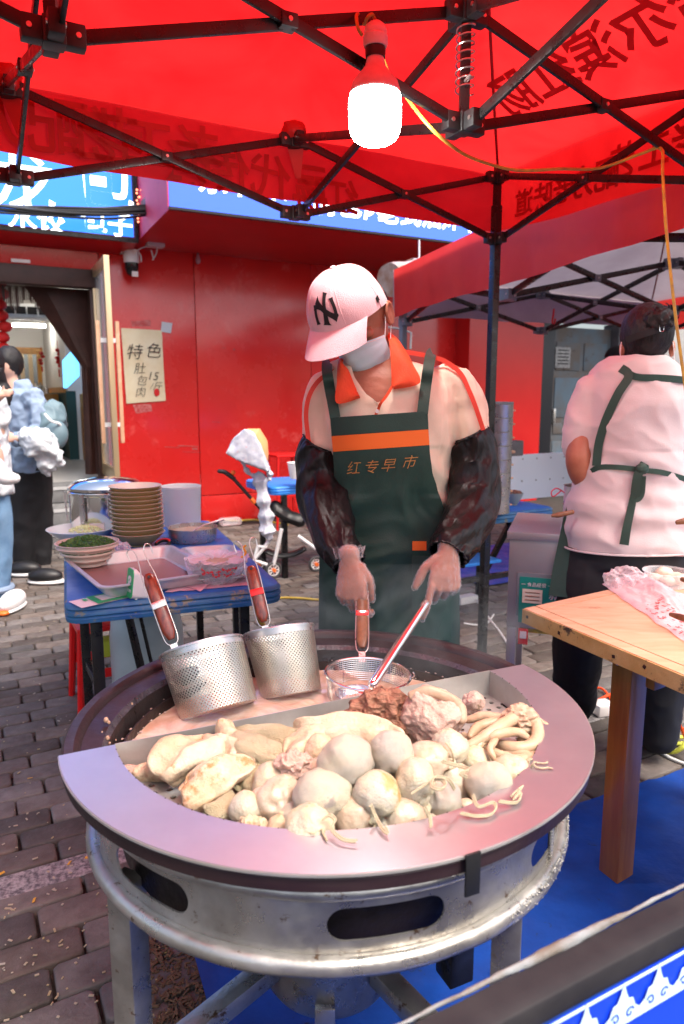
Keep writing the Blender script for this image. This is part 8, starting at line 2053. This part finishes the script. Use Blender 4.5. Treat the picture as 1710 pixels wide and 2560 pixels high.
b = nb(); tube(b, [A(10, 1152, -.335), A(20, 1170, -.335)], .046, 14, round_caps=True); obj('pink_sock', b, mat('pink_sock', (.72, .50, .56), rough=.8), by)
b = nb(); limb(b, [A(-60, 1010, -.3), A(-50, 1070, -.3), A(-42, 1120, -.32)], [.085, .11, .11]); obj('baby_top', b, M['white_cloth'], by)
YB = 5.7; Bq = lambda x, y, d=0: P(x, y, YB+d)
pb = figure('person in a grey blue hoodie and black trousers holding a white jacket', PZ(70, 1440, 0), None)
b = nb(); ball(b, Bq(18, 915), (.085, .10, .12), 4); limb(b, [Bq(40, 1000), Bq(25, 945)], [.06, .055]); loft(b, [sup(Bq(75, 1100).x, YB, .15, .12, z) for z in (.9, 1.1, 1.35)])
limb(b, [Bq(85, 1010, -.1), Bq(100, 1070, -.12), Bq(40, 1095, -.3)], [.05, .045, .035]); hand(b, mk_frame(Bq(38, 1096, -.32), (-.9, -.2, 0), (0, -1, .3), (0, 0, 1)), ((30, 40, 20, 2),)*4); b = fuse(b, .011, 3); obj('body', b, M['skin_light'], pb, angle=90)
b = nb(); ball(b, Bq(24, 905, .02), (.10, .115, .13), 4); displace(b, lambda q: .006*ridge(q*14, 2)-.006); obj('hair', b, M['hair'], pb, angle=90)
b = nb(); loft(b, [sup(Bq(x, 1100).x, YB, a, .15, Bq(x, y).z) for x, y, a in ((78, 1178, .17), (76, 1120, .16), (72, 1060, .165), (64, 1010, .16), (52, 975, .11))]); limb(b, [Bq(80, 990, -.08), Bq(98, 1040, -.12), Bq(96, 1080, -.15), Bq(40, 1100, -.3)], [.08, .078, .075, .05]); limb(b, [Bq(34, 965), Bq(60, 968, .02), Bq(78, 985, .04)], [.05, .07, .05])
b = fuse(b, .012, 3); displace(b, lambda q: .018*ridge(q*8, 3)-.018); obj('hoodie', b, M['hoodie'], pb, angle=90)
b = nb(); limb(b, [Bq(75, 1170), Bq(60, 1290), Bq(58, 1415)], [.15, .115, .07]); limb(b, [Bq(82, 1170), Bq(95, 1300, .1), Bq(106, 1425, .1)], [.15, .12, .065]); b = fuse(b, .013, 3); displace(b, lambda q: .010*ridge(q*5, 2)-.010); obj('trousers', b, M['pants'], pb, angle=90)
for x, y in ((62, 1442), (114, 1462)):
    q = PZ(x, y, 0); b = nb(); ball(b, q+V3((-.01, .03, .06)), (.13, .07, .06), 4)
    for v in b.verts: v.co.z = max(v.co.z, .03)
    s_o = obj('shoe', b, M['black_plastic'], pb); b = nb(); ball(b, q+V3((0, .03, .02)), (.145, .075, .024), 3); obj('sole', b, M['white'], s_o)
bp = thing('backpack', 'slate grey backpack worn by the person in the grey blue hoodie', 'backpack', Bq(125, 1080, -.1))
b = nb(); ball(b, Bq(122, 1062, -.06), (.13, .14, .20), 5, Matrix.Rotation(.35, 3, 'Y')); displace(b, lambda q: .02*ridge(q*5, 2)-.02); obj('pack_body', b, M['backpack'], bp, angle=80)
b = nb(); ball(b, Bq(138, 1090, -.16), (.095, .08, .12), 4, Matrix.Rotation(.35, 3, 'Y')); obj('front_pocket', b, M['backpack'], bp)
b = nb(); tube(b, curve([Bq(112, 1035, -.26), Bq(128, 1052, -.27), Bq(150, 1062, -.2), Bq(160, 1090, -.1)], 5), .010, 6); obj('pale_zip', b, M['white'], bp)
b = nb(); tube(b, curve([Bq(88, 1000, -.1), Bq(100, 1020, -.15), Bq(104, 1050, -.16)], 5), .016, 6); obj('strap', b, M['backpack'], bp)
b = nb(); limb(b, [Bq(75, 1100, -.3), Bq(100, 1112, -.32), Bq(120, 1125, -.3), Bq(150, 1158, -.28)], [.09, .125, .10, .03]); limb(b, [Bq(105, 1130, -.3), Bq(118, 1168, -.3), Bq(122, 1185, -.3)], [.08, .06, .02]); b = fuse(b, .012, 3); displace(b, lambda q: .03*ridge(q*8, 3)-.03); o = obj('white_jacket', b, M['white_cloth'], angle=90); tag(o, 'crumpled white jacket carried over the arm of the person in the hoodie', 'jacket')
# bystander glimpsed behind the woman
pc = thing('person', 'bystander in a dark cap, only the head showing behind the woman', 'person', PZ(1540, 1330, 0))
Yc_ = 6.4; b = nb(); q = P(1540, 905, Yc_); ball(b, q, (.09, .10, .12), 4); limb(b, [q+V3((0, 0, -.3)), q-Z*.1], [.07, .06]); loft(b, [sup(q.x+.05, Yc_, a, .13, z) for z, a in ((.75, .16), (1.1, .17), (1.4, .19), (1.5, .12))]); b = fuse(b, .013, 3); obj('body', b, M['skin'], pc, angle=90)
b = nb(); ball(b, q+Z*.04, (.098, .108, .10), 4)
for v in list(b.verts):
    if v.co.z < q.z+.03: b.verts.remove(v)
obj('cap', b, M['pants'], pc)
b = nb(); loft(b, [sup(q.x+.05, Yc_, a, .15, z) for z, a in ((.75, .20), (1.1, .20), (1.4, .22), (1.52, .13))]); obj('shirt', b, M['backpack'], pc)
b = nb()
for s in (-1, 1): limb(b, [V3((q.x+.05+s*.08, Yc_, .8)), V3((q.x+.05+s*.09, Yc_, .08))], [.1, .07])
b = fuse(b, .015, 2); obj('trousers', b, M['pants'], pc)

# ================================================================== STEAM OVER THE BROTH
b = nb(); ball(b, V3((.16, 1.64, .86)), (.34, .17, .14), 3)
sm = bpy.data.materials.new('steam'); sm.use_nodes = True; t_ = sm.node_tree; t_.nodes.clear()
o_ = t_.nodes.new('ShaderNodeOutputMaterial'); pv = t_.nodes.new('ShaderNodeVolumePrincipled'); tc = t_.nodes.new('ShaderNodeTexCoord'); nz_ = t_.nodes.new('ShaderNodeTexNoise')
nz_.inputs['Scale'].default_value = 7; nz_.inputs['Detail'].default_value = 3; nz_.inputs['Distortion'].default_value = .8
mr = t_.nodes.new('ShaderNodeMapRange'); mr.inputs[1].default_value = .48; mr.inputs[2].default_value = .75; mr.inputs[3].default_value = 0; mr.inputs[4].default_value = 1.1
t_.links.new(tc.outputs['Object'], nz_.inputs['Vector']); t_.links.new(nz_.outputs['Fac'], mr.inputs[0]); t_.links.new(mr.outputs[0], pv.inputs['Density'])
pv.inputs['Color'].default_value = (.95, .95, .95, 1); t_.links.new(pv.outputs[0], o_.inputs['Volume'])
o = obj('steam', b, sm); o['kind'] = 'stuff'; o['label'] = 'thin white steam drifting over the broth behind the divider'; o['category'] = 'steam'
